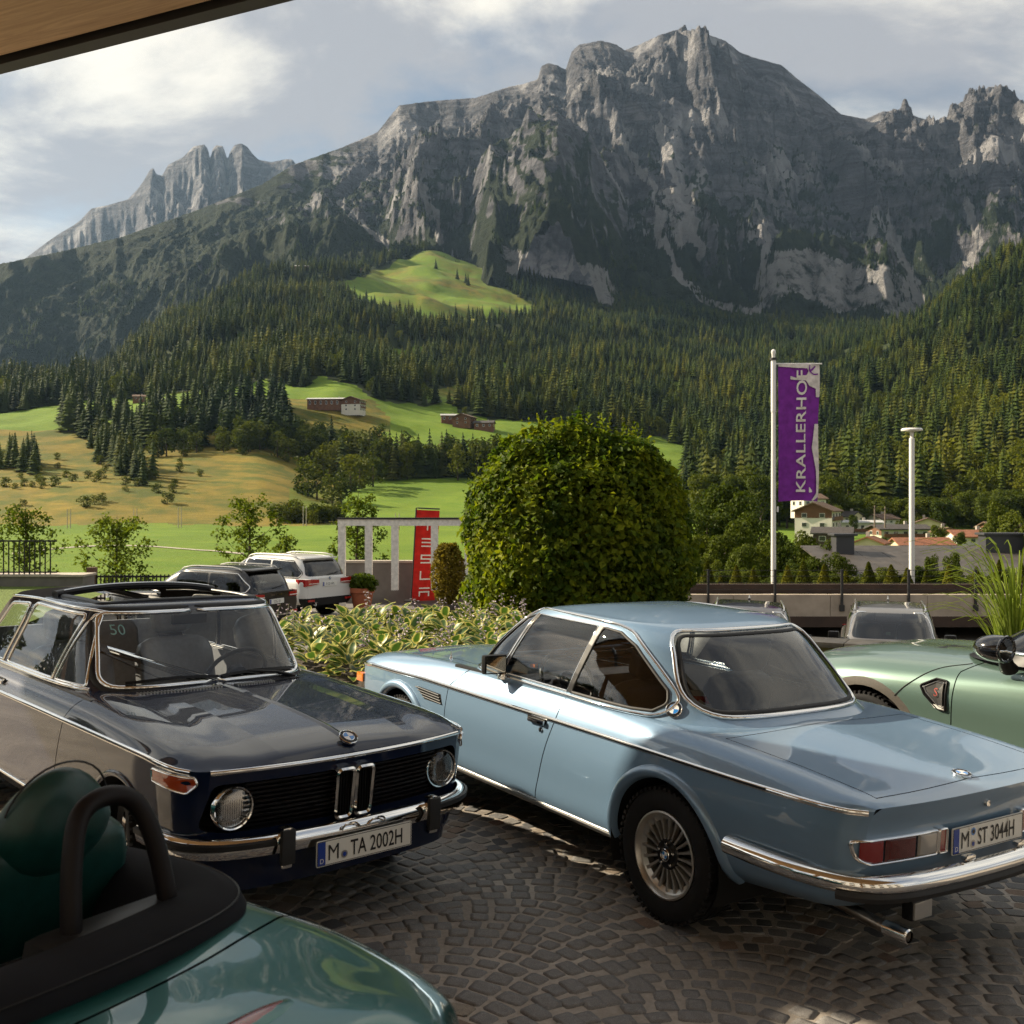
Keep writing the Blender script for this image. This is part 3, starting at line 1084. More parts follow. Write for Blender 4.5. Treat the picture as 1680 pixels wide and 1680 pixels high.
def single_tree(name, key, loc, h, rz, label, cat, group, wide=1.0):
 t = empty(name, loc, rz, label, cat, group)
 t.scale = (h * wide, h * wide, h)
 vf, tr, me = PROTO[key]
 if 'crown_' + key not in bpy.data.meshes:
  a = new_mesh('crown_' + key, vf[0], vf[1], False)
  a.materials.append(NEEDLE if key[0] == 'c' and key != 'c3' else NEEDLE2 if key == 'c3' else BROAD)
  b = new_mesh('trunk_' + key, tr[0], tr[1], True)
  b.materials.append(BARK)
 link('crown', bpy.data.meshes['crown_' + key], None, t)
 link('trunk', bpy.data.meshes['trunk_' + key], None, t)
 return t

def belts():
 rg = np.random.default_rng(21)
 def put(px, d, key, h, label, group, wide=1.0):
  z = float(terrain_z(np.array([px]), np.array([float(d)]))[0])
  single_tree('spruce_tree' if key[0] == 'c' else 'broadleaf_tree', key, ((px - 840) / FPX * d, d, z - 0.3), h, rg.random() * 6.28, label, 'tree', group, wide)
 # dark belt between the dry slope and the farm terrace
 LB = 'dark spruce in the belt of trees below the farm terrace'
 n_ = 0
 while n_ < 175:
  px = rg.uniform(100, 600)
  d = rg.uniform(640, 775)
  if fbm(np.array([px / 37.0]), np.array([d / 60.0]), 2)[0] < 0.36 or (478 < px < 612 and d > 665): continue
  put(px, d, 'c%d' % rg.choice([0, 1, 2, 4]), rg.uniform(18, 30), LB, 'spruces of the belt below the terrace', rg.uniform(0.95, 1.25))
  n_ += 1
 LB2 = 'rounded leafy tree among the belt of spruces below the farm terrace'
 for k in range(60):
  put(rg.uniform(250, 640), rg.uniform(600, 690), 'b%d' % rg.integers(0, 3), rg.uniform(13, 21), LB2, 'leafy trees of the belt below the terrace', rg.uniform(1.0, 1.3))
 LW = 'dark spruce in the wood beside the narrow green terrace'
 for k in range(60):
  put(rg.uniform(-30, 110), rg.uniform(830, 880), 'c%d' % rg.choice([0, 1, 2, 4]), rg.uniform(18, 28), LW, 'spruces beside the narrow terrace', rg.uniform(0.95, 1.25))
 # row of pines and leafy trees along the lower edge of the terrace meadow
 LR = 'tall slim tree in the row along the lower edge of the terrace meadow'
 for px in np.arange(548, 850, 5.2):
  put(px + rg.normal() * 2, 618 + rg.normal() * 9, rg.choice(['c0', 'c3', 'c4', 'b0', 'b1']), rg.uniform(19, 27), LR, 'trees of the row below the terrace meadow', rg.uniform(0.9, 1.15))
 # wooded gully left
 LG = 'spruce growing in the gully of the dry grass slope'
 for k in range(60):
  t = rg.random()
  put(165 + t * 65 + rg.normal() * 12, 640 - t * 130 + rg.normal() * 10, 'c%d' % rg.integers(0, 5), rg.uniform(13, 22), LG, 'spruces of the gully')
 LC = 'spruce of the small clump on the dry slope'
 for k in range(22):
  put(40 + rg.normal() * 16, 560 + rg.normal() * 12, 'c%d' % rg.integers(0, 5), rg.uniform(12, 19), LC, 'spruces of the small clump')
 LS = 'low bush on the dry grass slope above the valley meadow'
 for k in range(46):
  px, d = rg.uniform(-20, 330), rg.uniform(430, 600)
  put(px, d, 'b%d' % rg.integers(0, 3), rg.uniform(3, 6), LS, 'bushes on the dry slope', 1.7)
 # big leafy trees at the corner of the lower meadow
 LM = 'big leafy tree standing at the corner of the lower meadow'
 for px, d, h in ((505, 505, 22), (520, 498, 19), (545, 478, 15), (560, 492, 17), (590, 560, 20), (612, 575, 19), (575, 545, 22)):
  put(px, d, 'b%d' % rg.integers(0, 3), h, LM, 'leafy trees at the meadow corner', 1.25)
 LH = 'round bush in the hedge along the foot of the slope'
 for k in range(30):
  px = 455 + k * 3.6 + rg.normal() * 1.5
  put(px, 405 + rg.normal() * 6, 'b%d' % rg.integers(0, 3), rg.uniform(5, 9), LH, 'bushes of the hedge below the slope', 1.5)
 # lone trees on the high pasture
 for px, d in ((715, 2330), (750, 2200), (764, 2190), (768, 2170)):
  put(px, d, 'c1', 24, 'lone spruce standing on the high pasture', 'lone spruces on the pasture')

belts()

# ---------------------------------------------------------------- the yard: paving, walls, canopy
def ground_sheet():
 s = NT('asphalt')
 p = s.coords('Position')
 a = s.noise(p, 60.0, 4, 0.7)
 b = s.noise(p, 0.8, 5, 0.6)
 c = s.mix(s.ramp(a, [(0.3, 0), (0.75, 1)]), (0.105, 0.098, 0.088), (0.200, 0.188, 0.170))
 c = s.mix(s.ramp(b, [(0.35, 0.35), (0.7, 0)]), c, (0.075, 0.07, 0.064))
 s.set(col=c, rough=0.9)
 s.bump(a, 0.35, 0.006)
 ys = np.unique(np.concatenate([np.linspace(-90, -6, 15), np.linspace(-6, 24, 61), np.linspace(24, 38, 15)]))
 xs = np.unique(np.concatenate([np.linspace(-120, -14, 14), np.linspace(-14, 14, 57), np.linspace(14, 120, 14)]))
 X, Y = np.meshgrid(xs, ys, indexing='ij')
 tag(np_grid_mesh('ground', np.stack([X, Y, gz(X, Y) - 0.030], -1), s.m), kind='structure')

def cobbles():
 """segmental arch setts; the nearest three hundred in view are single stones"""
 s = NT('joint_sand')
 p = s.coords('Position')
 n1 = s.noise(p, 35.0, 6, 0.7)
 n2 = s.noise(p, 1.7, 4, 0.6)
 c = s.mix(s.ramp(n1, [(0.3, 0), (0.7, 1)]), (0.300, 0.262, 0.225), (0.480, 0.430, 0.375))
 c = s.mix(s.ramp(n2, [(0.4, 0.5), (0.65, 0)]), c, (0.150, 0.130, 0.108))
 s.set(col=c, rough=0.95)
 s.bump(n1, 0.5, 0.008)
 xs, ys = np.linspace(-10, 8.5, 75), np.linspace(-4, 13.2, 70)
 X, Y = np.meshgrid(xs, ys, indexing='ij')
 bed = np_grid_mesh('paving', np.stack([X, Y, gz(X, Y) - 0.0018], -1), s.m)
 tag(bed, kind='structure')
 s = NT('granite_sett')
 g = s.n('NewGeometry')
 rnd = g.outputs['Random Per Island']
 tint = s.ramp(rnd, [(0.0, (0.092, 0.096, 0.106)), (0.35, (0.160, 0.162, 0.168)), (0.62, (0.228, 0.220, 0.212)), (0.84, (0.285, 0.245, 0.200)), (0.93, (0.190, 0.128, 0.100)), (1.0, (0.325, 0.302, 0.275))])
 p = s.coords('Position')
 gr = s.noise(p, 260.0, 3, 0.75)
 bl = s.noise(p, 28.0, 5, 0.65)
 c = s.mix(s.ramp(gr, [(0.35, 0), (0.65, 1)]), s.mix(1.0, tint, (0.62, 0.62, 0.64), 'MULTIPLY'), s.mix(1.0, tint, (1.35, 1.32, 1.28), 'MULTIPLY'))
 c = s.mix(s.ramp(bl, [(0.40, 0.45), (0.62, 0)]), c, s.mix(1.0, c, (0.5, 0.48, 0.46), 'MULTIPLY'))
 s.set(col=c, rough=s.ramp(bl, [(0.3, 0.60), (0.7, 0.92)]), spec=0.25)
 s.bump(s.math('ADD', bl, s.math('MULTIPLY', gr, 0.25)), 0.45, 0.006)
 MS = s.m
 rg = np.random.default_rng(11)
 # stone shapes
 shapes = []
 for k in range(14):
  m = 8
  ring = []
  for cx, cy in ((0.5, -0.36), (0.5, 0.36), (0.38, 0.5), (-0.38, 0.5), (-0.5, 0.36), (-0.5, -0.36), (-0.38, -0.5), (0.38, -0.5)):
   ring.append((cx + 0.07 * (rg.random() - 0.5), cy + 0.07 * (rg.random() - 0.5)))
  ring = np.array(ring)
  tl = (rg.random(2) - 0.5) * 0.12
  V = np.concatenate([np.c_[ring, np.full(m, -0.035)], np.c_[ring * 0.995, np.full(m, 0.000)], np.c_[ring * 0.95, 0.0050 + 0.04 * ring @ tl], np.c_[ring * 0.55, 0.0062 + 0.04 * (ring * 0.55) @ tl + 0.0015 * (rg.random(m) - 0.5)], [[0, 0, 0.0064]]])
  F = []
  for q in range(3):
   for j in range(m): F.append((q * m + j, q * m + (j + 1) % m, (q + 1) * m + (j + 1) % m, (q + 1) * m + j))
  F += [(3 * m + j, 3 * m + (j + 1) % m, 4 * m, 4 * m) for j in range(m)]
  shapes.append((V, np.array(F)))
 sites = []
 Wc, pitch = 1.10, 0.105
 rot = rad(-24)
 cr, sr = cos(rot), sin(rot)
 for col in range(-14, 15):
  for row in range(-70, 210):
   v0 = row * pitch
   u = -Wc / 2 + 0.05 * rg.random()
   k = 0
   while u < Wc / 2 - 0.02:
    wd = rg.uniform(0.088, 0.145)
    uc = u + wd / 2
    t = uc / (Wc / 2)
    sag = 0.30 * (1 - min(1, abs(t)) ** 2)
    sl = -0.30 * 2 * t / (Wc / 2)
    lx, ly = col * Wc + uc, v0 + sag
    x, y = cr * lx - sr * ly, sr * lx + cr * ly + 2.0
    u += wd
    if not (-9.8 < x < 8.3 and 1.6 < y < 13.0): continue
    px, py = 840 + FPX * x / y, HPX + FPX * (EYE - float(gz(x, y))) / y
    if px < -120 or px > 1800 or py > 1800: continue
    sites.append((x, y, rot + math.atan(sl * 0.85) + rg.normal() * 0.06, wd - 0.014, pitch * rg.uniform(0.80, 0.90), px, py, rg.integers(0, 14), rg.uniform(-0.003, 0.004)))
 win = [(480, 1470), (700, 1400), (760, 1345), (900, 1370), (1020, 1440), (1060, 1525), (1200, 1560), (1360, 1560), (1480, 1575), (1680, 1540), (1680, 1690), (800, 1690), (640, 1570)]
 A = np.array([(q[5], q[6]) for q in sites])
 vis = poly_mask(A[:, 0], A[:, 1], win)
 order = np.argsort(-np.where(vis, A[:, 1], -1e9))
 single = set(order[:298].tolist())
 meshes = []
 for V, F in shapes:
  me = bpy.data.meshes.new('cobblestone')
  me.from_pydata(V.tolist(), [], [tuple(dict.fromkeys(f)) for f in F.tolist()])
  me.shade_smooth()
  me.set_sharp_from_angle(angle=rad(24))
  me.materials.append(MS)
  meshes.append(me)
 VV, FF, off = [], [], 0
 for i, (x, y, a, w, l, px, py, k, dz) in enumerate(sites):
  z = float(gz(x, y)) - 0.004 + dz
  if i in single:
   o = bpy.data.objects.new('cobblestone', meshes[k])
   o.location = (x, y, z)
   o.rotation_euler = (0, 0.03, a)
   o.scale = (w, l, 1)
   o.parent = bed
   COL.objects.link(o)
  else:
   V, F = shapes[k]
   c, s_ = cos(a), sin(a)
   q = np.empty_like(V)
   q[:, 0] = x + c * V[:, 0] * w - s_ * V[:, 1] * l
   q[:, 1] = y + s_ * V[:, 0] * w + c * V[:, 1] * l
   q[:, 2] = V[:, 2] + z
   VV.append(q)
   FF.append(F + off)
   off += len(V)
 V, F = np.concatenate(VV), np.concatenate(FF)
 quads = F[F[:, 2] != F[:, 3]]
 tris = F[F[:, 2] == F[:, 3]][:, :3]
 me = bpy.data.meshes.new('cobblestones')
 allf = quads.tolist() + tris.tolist()
 me.from_pydata(V.tolist(), [], allf)
 me.shade_smooth()
 me.set_sharp_from_angle(angle=rad(24))
 o = link('cobblestones', me, MS, bed)
 tag(o, kind='stuff')

def canopy():
 """timber roof over the forecourt and the wall of the house that carries it"""
 root = empty('porch_canopy', (0, 0, 0), label='wooden canopy with dark metal edge jutting over the forecourt', cat='canopy')
 s = NT('soffit_timber')
 v = s.coords('Object', (0.35, 6.0, 1.0))
 gr = s.noise(v, 3.0, 6, 0.65, 1.5)
 kn = s.noise(s.coords('Object', (1.2, 2.0, 1)), 2.4, 3, 0.5)
 c = s.mix(s.ramp(gr, [(0.3, 0), (0.7, 1)]), (0.380, 0.220, 0.105), (0.620, 0.400, 0.210))
 c = s.mix(s.ramp(kn, [(0.70, 0.0), (0.78, 0.8)]), c, (0.060, 0.030, 0.014))
 s.set(col=c, rough=0.55)
 s.bump(gr, 0.2, 0.01)
 Z = 4.5
 a, b = Vector((-8.0, 8.63)), Vector((6.0, 1.834))       # outer edge
 u = (b - a).normalized()
 nrm = Vector((u.y, -u.x))                               # towards the house
 L = (b - a).length
 ang = math.atan2(u.y, u.x)
 # boards run along the edge
 wdt = 0.62
 k = 0
 # one board gets an added, unseen gap that lets a sun patch through
 h0, h1 = 2.25, 2.90
 for k in range(9):
  q = a + nrm * (0.10 + k * wdt)
  for i, (s0, s1) in enumerate(((0, h0), (h1, L)) if k == 1 else ((0, L),)):
   obj('soffit_board', box((s0 + s1) / 2, -wdt / 2, 0.02, s1 - s0 - 0.02, wdt - 0.006, 0.04), s.m, root, False, loc=(q.x, q.y, Z), rot=(0, 0, ang))
 EDGE = simple('dark_edge_metal', (0.014, 0.012, 0.012), 0.5)
 obj('edge_trim', box(L / 2, -0.02, 0.10, L + 0.1, 0.10, 0.26), EDGE, root, False, loc=(a.x, a.y, Z), rot=(0, 0, ang))
 for x0, x1, y0, y1 in ((0, L, 0.06, 0.74), (0, h0, 0.74, 1.32), (h1, L, 0.74, 1.32), (0, L, 1.32, 5.65)):
  obj('roof_deck', box((x0 + x1) / 2, -(y0 + y1) / 2, 0.14, x1 - x0, y1 - y0, 0.18), EDGE, root, False, loc=(a.x, a.y, Z), rot=(0, 0, ang))
 for k, (x, y) in enumerate(((-8.4, 7.2), (-9.6, 4.2), (-4.6, 1.4), (0.6, -1.2))):
  obj('post', box(x, y, 2.24, 0.28, 0.28, 4.49, 0.01), s.m, root, False)
 # the house
 h = empty('hotel_building', (0, -7, 0), label='rendered hotel front with timber boards behind the forecourt', cat='building')
 REN = simple('pale_render', (0.55, 0.54, 0.52), 0.9, var=0.12, scale=2.0, bump=0.2)
 obj('wall', box(0, -0.4, 4.5, 34, 0.8, 9.2), REN, h, False)
 GLD = simple('dark_window_glass', (0.02, 0.022, 0.025), 0.05, coat=1.0)
 for i in range(9):
  for j in range(2):
   w = obj('window', box(-14 + i * 3.5, 0.03, 1.8 + j * 3.6, 1.9, 0.06, 2.1), s.m, h, False)
   obj('pane', box(-14 + i * 3.5, 0.065, 1.8 + j * 3.6, 1.7, 0.02, 1.9), GLD, w, False)

ground_sheet()
cobbles()
canopy()

# ---------------------------------------------------------------- car building kit
def in_convex(poly, a, b):
 s = 0
 n = len(poly)
 for i in range(n):
  x0, y0 = poly[i]
  x1, y1 = poly[(i + 1) % n]
  c = (x1 - x0) * (b - y0) - (y1 - y0) * (a - x0)
  if abs(c) < 1e-12: continue
  if s == 0: s = 1 if c > 0 else -1
  elif (c > 0) != (s > 0): return False
 return True

AX = {'xy': (0, 1, 2), 'xz': (0, 2, 1), 'yz': (1, 2, 0)}

class Shell:
 """smooth patches cut into panels; shading normals stay those of the uncut surface"""

 def __init__(s):
  s.bm = bmesh.new()
  s.lp = s.bm.faces.layers.int.new('patch')
  s.lq = s.bm.faces.layers.int.new('part')
  s.patch = []
  s.parts = []

 def pid(s, name):
  if name not in s.parts: s.parts.append(name)
  return s.parts.index(name)

 def add(s, G, part, flip=False, closed_v=False):
  v, f = gridvf(np.asarray(G, float), False, closed_v, flip)
  s.add_vf(v, f, part)

 def add_vf(s, v, f, part):
  va = np.array(v)
  nrm = np.zeros_like(va)
  for q in f:
   a, b, c, d = va[q[0]], va[q[1]], va[q[2]], va[q[-1]]
   n = np.cross(c - a, d - b) if len(q) == 4 else np.cross(b - a, c - a)
   for i in q: nrm[i] += n
  # coincident points (poles, seams inside one patch) share a normal
  key = {}
  for i, p in enumerate(v):
   key.setdefault((round(p[0], 5), round(p[1], 5), round(p[2], 5)), []).append(i)
  for ids in key.values():
   if len(ids) > 1:
    t = sum(nrm[i] for i in ids)
    for i in ids: nrm[i] = t
  ln = np.linalg.norm(nrm, axis=1, keepdims=True)
  nrm = nrm / np.maximum(ln, 1e-12)
  k = len(s.patch)
  bvh = BVHTree.FromPolygons([tuple(p) for p in v], [tuple(q) for q in f])
  s.patch.append((v, f, nrm, bvh))
  bv = [s.bm.verts.new(p) for p in v]
  q = s.pid(part)
  for fc in f:
   vs = []
   for i in fc:
    if bv[i] not in vs: vs.append(bv[i])
   try:
    F = s.bm.faces.new(vs)
   except ValueError:
    continue
   F[s.lp] = k
   F[s.lq] = q

 def full_bvh(s):
  V, F = [], []
  for v, f, _, _ in s.patch:
   k = len(V)
   V += [tuple(p) for p in v]
   F += [tuple(i + k for i in q) for q in f]
  return BVHTree.FromPolygons(V, F)

 def cut(s, poly, plane, part, cond=None, only=None, inner=None):
  """cut a convex outline (seen along one axis) out of the shell and give it to another part"""
  a, b, c = AX[plane]
  lo = [min(p[i] for p in poly) for i in (0, 1)]
  hi = [max(p[i] for p in poly) for i in (0, 1)]
  ids = None if only is None else {i for i, k in enumerate(s.parts) if k.split('#')[0] in ([only] if isinstance(only, str) else only)}
  faces = []
  for f in s.bm.faces:
   if ids is not None and f[s.lq] not in ids: continue
   m = f.calc_center_median()
   if m[a] < lo[0] - 0.2 or m[a] > hi[0] + 0.2 or m[b] < lo[1] - 0.2 or m[b] > hi[1] + 0.2: continue
   if cond and not cond(m): continue
   co = [v.co for v in f.verts]
   if max(p[a] for p in co) < lo[0] or min(p[a] for p in co) > hi[0] or max(p[b] for p in co) < lo[1] or min(p[b] for p in co) > hi[1]: continue
   faces.append(f)
  n = len(poly)
  geom = list({v for f in faces for v in f.verts}) + list({e for f in faces for e in f.edges}) + faces
  for i in range(n):
   p0, p1 = poly[i], poly[(i + 1) % n]
   d = (p1[0] - p0[0], p1[1] - p0[1])
   if abs(d[0]) + abs(d[1]) < 1e-9: continue
   co, no = Vector((0, 0, 0)), Vector((0, 0, 0))
   co[a], co[b] = p0
   no[a], no[b] = -d[1], d[0]
   r = bmesh.ops.bisect_plane(s.bm, geom=geom, dist=1e-6, plane_co=co, plane_no=no.normalized())
   geom = r['geom']
  q = s.pid(part)
  out = []
  for f in geom:
   if isinstance(f, bmesh.types.BMFace) and f.is_valid:
    m = f.calc_center_median()
    if in_convex(poly, m[a], m[b]):
     f[s.lq] = q
     out.append(f)
  return out

 def seam(s, poly, plane, part, cond=None, only=None, w=0.006, name='panel_gap'):
  """cut a panel with a dark gap round it"""
  s.cut(poly, plane, name, cond, only)
  cx = sum(p[0] for p in poly) / len(poly)
  cy = sum(p[1] for p in poly) / len(poly)
  ins = inset(poly, w)
  return s.cut(ins, plane, part, cond, name)

 def export(s, root, mats, names=None, drop=('hole',), push=0.006, dup_pid=None):
  """one mesh object per part"""
  s.bm.faces.ensure_lookup_table()
  by = {}
  for f in s.bm.faces: by.setdefault(f[s.lq], []).append(f)
  res = {}
  for q, fs in by.items():
   nm = s.parts[q]
   if nm in drop: continue
   V, F, NR, idx = [], [], [], {}
   for f in fs:
    k = f[s.lp]
    pv, pf, pn, bvh = s.patch[k]
    fv = []
    for v in f.verts:
     key = (v.index if v.index >= 0 else id(v), k, id(v))
     if key not in idx:
      loc, n0, fi, _ = bvh.find_nearest(v.co)
      pl = pf[fi]
      w = poly_3d_calc([Vector(pv[i]) for i in pl], v.co)
      nr = Vector((0, 0, 0))
      for wi, i in zip(w, pl): nr += Vector(pn[i]) * wi
      if nr.length < 1e-6: nr = Vector(n0)
      nr.normalize()
      idx[key] = len(V)
      co = v.co - nr * push if nm.startswith('panel_gap') else v.co
      V.append(tuple(co))
      NR.append(tuple(nr))
     fv.append(idx[key])
    F.append(fv)
   me = new_mesh(nm, V, F, True, None)
   me.normals_split_custom_set_from_vertices(NR)
   base = nm.split('#')[0]
   m = mats.get(nm) or mats.get(base) or mats.get('*')
   res[nm] = link(base, me, m, root)
  return res

def inset(poly, w):
 n = len(poly)
 A = sum(poly[i][0] * poly[(i + 1) % n][1] - poly[(i + 1) % n][0] * poly[i][1] for i in range(n))
 sg = 1 if A > 0 else -1
 out = []
 for i in range(n):
  p0, p, p1 = (Vector(poly[j % n]) for j in (i - 1, i, i + 1))
  d0, d1 = (p - p0), (p1 - p)
  if d0.length < 1e-9: d0 = d1
  if d1.length < 1e-9: d1 = d0
  n0 = Vector((-d0.y, d0.x)).normalized() * sg
  n1 = Vector((-d1.y, d1.x)).normalized() * sg
  m = (n0 + n1)
  if m.length < 1e-6: m = n0
  m.normalize()
  k = w / max(0.4, m.dot(n0))
  out.append((p.x + m.x * k, p.y + m.y * k))
 return out

def loft_lines(lines, xs, nsub=6):
 """lines: [(knots[(x,y,z)], crease)] from the sill to the middle of the bonnet -> list of half patches"""
 P = np.zeros((len(xs), len(lines), 3))
 for i, (kn, cr) in enumerate(lines):
  k = np.array(kn, float)
  P[:, i, 0] = xs
  P[:, i, 1] = pchip(k[:, 0], k[:, 1], xs)
  P[:, i, 2] = pchip(k[:, 0], k[:, 2], xs)
 cuts = [0] + [i for i in range(1, len(lines) - 1) if lines[i][1]] + [len(lines) - 1]
 out = []
 for a, b in zip(cuts[:-1], cuts[1:]):
  out.append(spline_cols(P[:, a:b + 1], nsub))
 return out

def spline_cols(Q, nsub):
 nx, m, _ = Q.shape
 if m == 2:
  t = np.linspace(0, 1, nsub + 1)
  return Q[:, :1] * (1 - t)[None, :, None] + Q[:, 1:] * t[None, :, None]
 h = np.maximum(np.linalg.norm(np.diff(Q, axis=1), axis=2, keepdims=True), 1e-6)
 d = np.diff(Q, axis=1) / h
 M = np.zeros_like(Q)
 M[:, 1:-1] = (d[:, :-1] * h[:, 1:] + d[:, 1:] * h[:, :-1]) / (h[:, :-1] + h[:, 1:])
 M[:, 0] = 1.5 * d[:, 0] - 0.5 * M[:, 1]
 M[:, -1] = 1.5 * d[:, -1] - 0.5 * M[:, -2]
 cols = []
 for i in range(m - 1):
  for k in range(nsub + (1 if i == m - 2 else 0)):
   t = k / nsub
   cols.append((1 + 2 * t) * (1 - t) ** 2 * Q[:, i] + t * (1 - t) ** 2 * h[:, i] * M[:, i]
      + t * t * (3 - 2 * t) * Q[:, i + 1] + t * t * (t - 1) * h[:, i] * M[:, i + 1])
 return np.stack(cols, 1)

def add_lofted(sh, halves, warp, names, cap_front=None, cap_rear=None, ncap=(26, 18), corner=None):
 """halves: patches of the left half; the last one reaches the centre line"""
 W_ = (lambda g: g) if warp is None else warp
 for i, g in enumerate(halves):
  if i == len(halves) - 1:
   r = g[:, ::-1].copy()
   r[:, :, 1] *= -1
   full = np.concatenate([g, r[:, 1:]], 1)
   sh.add(W_(full), names[i], True)
  else:
   r = g.copy()
   r[:, :, 1] *= -1
   q = names[i].startswith('bonnet')
   sh.add(W_(g), names[i] + ('#1' if q else ''), True)
   sh.add(W_(r), names[i] + ('#2' if q else ''), False)
 for end, nm in ((-1, cap_front), (0, cap_rear)):
  if nm is None: continue
  side = np.concatenate([g[end] for g in halves[:corner]], 0)
  top = np.concatenate([g[end] for g in halves[corner:]], 0)
  z0, zc = side[0, 2], side[-1, 2]
  ts = np.linspace(0, 1, ncap[1])
  yw = np.interp(z0 + ts * (zc - z0), side[:, 2], side[:, 1])
  ss = np.linspace(1, -1, ncap[0])
  G = np.zeros((len(ss), len(ts), 3))
  yo = top[::-1, 1]
  zt = np.interp(np.abs(ss) * side[-1, 1], yo, top[::-1, 2])
  for a, sv in enumerate(ss):
   G[a, :, 0] = side[0, 0]
   G[a, :, 1] = sv * yw
   G[a, :, 2] = z0 + ts * (zt[a] - z0)
  sh.add(W_(G), nm, end == -1)

def outline(xf, xr, w, nf=4.0, nr=4.0, n=144):
 """plan outline, front middle first, going round by the left side"""
 t = np.linspace(0, 2 * pi, 1601)
 xc, a = (xf + xr) / 2, (xf - xr) / 2
 c, s_ = np.cos(t), np.sin(t)
 e = np.where(c > 0, nf, nr)
 r = (np.abs(c) ** e + np.abs(s_) ** e) ** (-1 / e)
 x, y = xc + a * r * c, w * r * s_
 L = np.concatenate([[0], np.cumsum(np.hypot(np.diff(x), np.diff(y)))])
 q = np.linspace(0, L[-1], n + 1)[:-1]
 return np.interp(q, L, x), np.interp(q, L, y)

def greenhouse(levels, crown, n=144, sub=5, roofs=(0.9, 0.72, 0.45, 0.2, 0.0), rp=2.2):
 """levels: (xf, xr, w, zf, zr, nf, nr) from the belt line to the roof edge"""
 R = []
 for xf_, xr_, w, zf, zr, nf, nr in levels:
  x, y = outline(xf_, xr_, w, nf, nr, n)
  R.append(np.stack([x, y, zr + (zf - zr) * np.clip((x - xr_) / (xf_ - xr_), 0, 1)], 1))
 e = R[-1]
 xc = (levels[-1][0] + levels[-1][1]) / 2
 for s_ in roofs:
  q = e.copy()
  q[:, 0] = xc + (e[:, 0] - xc) * s_
  q[:, 1] *= s_
  zc = np.interp(q[:, 0], [levels[-1][1], levels[-1][0]], [levels[-1][4], levels[-1][3]])
  q[:, 2] = zc + crown * (1 - s_ ** rp)
  R.append(q)
 Q = np.stack(R, 1)
 return spline_cols(Q, sub)          # [n, levels, 3]

def densify(poly, step=0.06, closed=True):
 out = []
 n = len(poly)
 for i in range(n if closed else n - 1):
  a, b = Vector(poly[i]), Vector(poly[(i + 1) % n])
  k = max(1, int((b - a).length / step))
  for j in range(k): out.append(tuple(a.lerp(b, j / k)))
 if not closed: out.append(tuple(poly[-1]))
 return out

def on_surface(bvh, pts, plane, sign, off=0.0):
 """put 2-D outline points on a surface seen along an axis -> points, normals"""
 a, b, c = AX[plane]
 P, Nn = [], []
 for p in pts:
  o, d = Vector((0, 0, 0)), Vector((0, 0, 0))
  o[a], o[b], o[c] = p[0], p[1], 6.0 * sign
  d[c] = -sign
  h = bvh.ray_cast(o, d)
  if h[0] is None:
   loc, nn, _, _ = bvh.find_nearest(Vector([p[0] if i == a else p[1] if i == b else 0.6 * sign for i in range(3)]))
  else:
   loc, nn = h[0], h[1]
  nn = nn if nn[c] * sign >= 0 else -nn
  P.append(loc + nn * off)
  Nn.append(nn)
 # smooth normals
 m = len(Nn)
 N2 = [(Nn[(i - 1) % m] + Nn[i] * 2 + Nn[(i + 1) % m]).normalized() for i in range(m)]
 return P, N2

def flat_prof(w, h, n=6):
 return [(w * cos(2 * pi * k / (2 * n)), h * sin(2 * pi * k / (2 * n))) for k in range(2 * n)]

def trim(bvh, pts, plane, sign, w, h, closed=True, off=0.0, step=0.05):
 P, Nn = on_surface(bvh, densify(pts, step, closed), plane, sign, off)
 return sweep(P, flat_prof(w, h), Nn, closed)

def arch_lip(bvh, cx, cz, r, sign, a0, a1, w=0.012, h=0.012, off=0.0, n=28):
 pts = [(cx + r * cos(a0 + (a1 - a0) * k / n), cz + r * sin(a0 + (a1 - a0) * k / n)) for k in range(n + 1)]
 P, Nn = on_surface(bvh, pts, 'xz', sign, off)
 return P, Nn

def circle(cx, cz, r, n=36):
 return [(cx + r * cos(2 * pi * k / n), cz + r * sin(2 * pi * k / n)) for k in range(n)]

def tyre_vf(R, r, w, n=48):
 """R outside radius, r rim radius, w width; axis along y"""
 h = w / 2
 prof = [(r, -h * 0.80), (r + 0.012, -h * 0.93), (r + (R - r) * 0.45, -h * 1.02), (R - 0.030, -h * 0.96), (R - 0.010, -h * 0.82),
   (R - 0.004, -h * 0.55), (R - 0.004, -h * 0.50), (R - 0.011, -h * 0.50), (R - 0.011, -h * 0.42), (R, -h * 0.42),
   (R, -h * 0.08), (R - 0.009, -h * 0.08), (R - 0.009, h * 0.08), (R, h * 0.08), (R, h * 0.42), (R - 0.011, h * 0.42), (R - 0.011, h * 0.50),
   (R - 0.004, h * 0.50), (R - 0.004, h * 0.55), (R - 0.010, h * 0.82), (R - 0.030, h * 0.96), (r + (R - r) * 0.45, h * 1.02), (r + 0.012, h * 0.93), (r, h * 0.80)]
 v, f = lathe(prof, n, 'y', cap=False)
 return v, f

def tread_blocks(R, w, n=56):
 parts = []
 for k in range(n):
  a = 2 * pi * k / n
  for sg in (-1, 1):
   b = box(0, sg * w * 0.40, R - 0.008, 0.018, w * 0.17, 0.014)
   parts.append(xf(b, Matrix.Rotation(a, 4, 'Y')))
 return join(*parts)

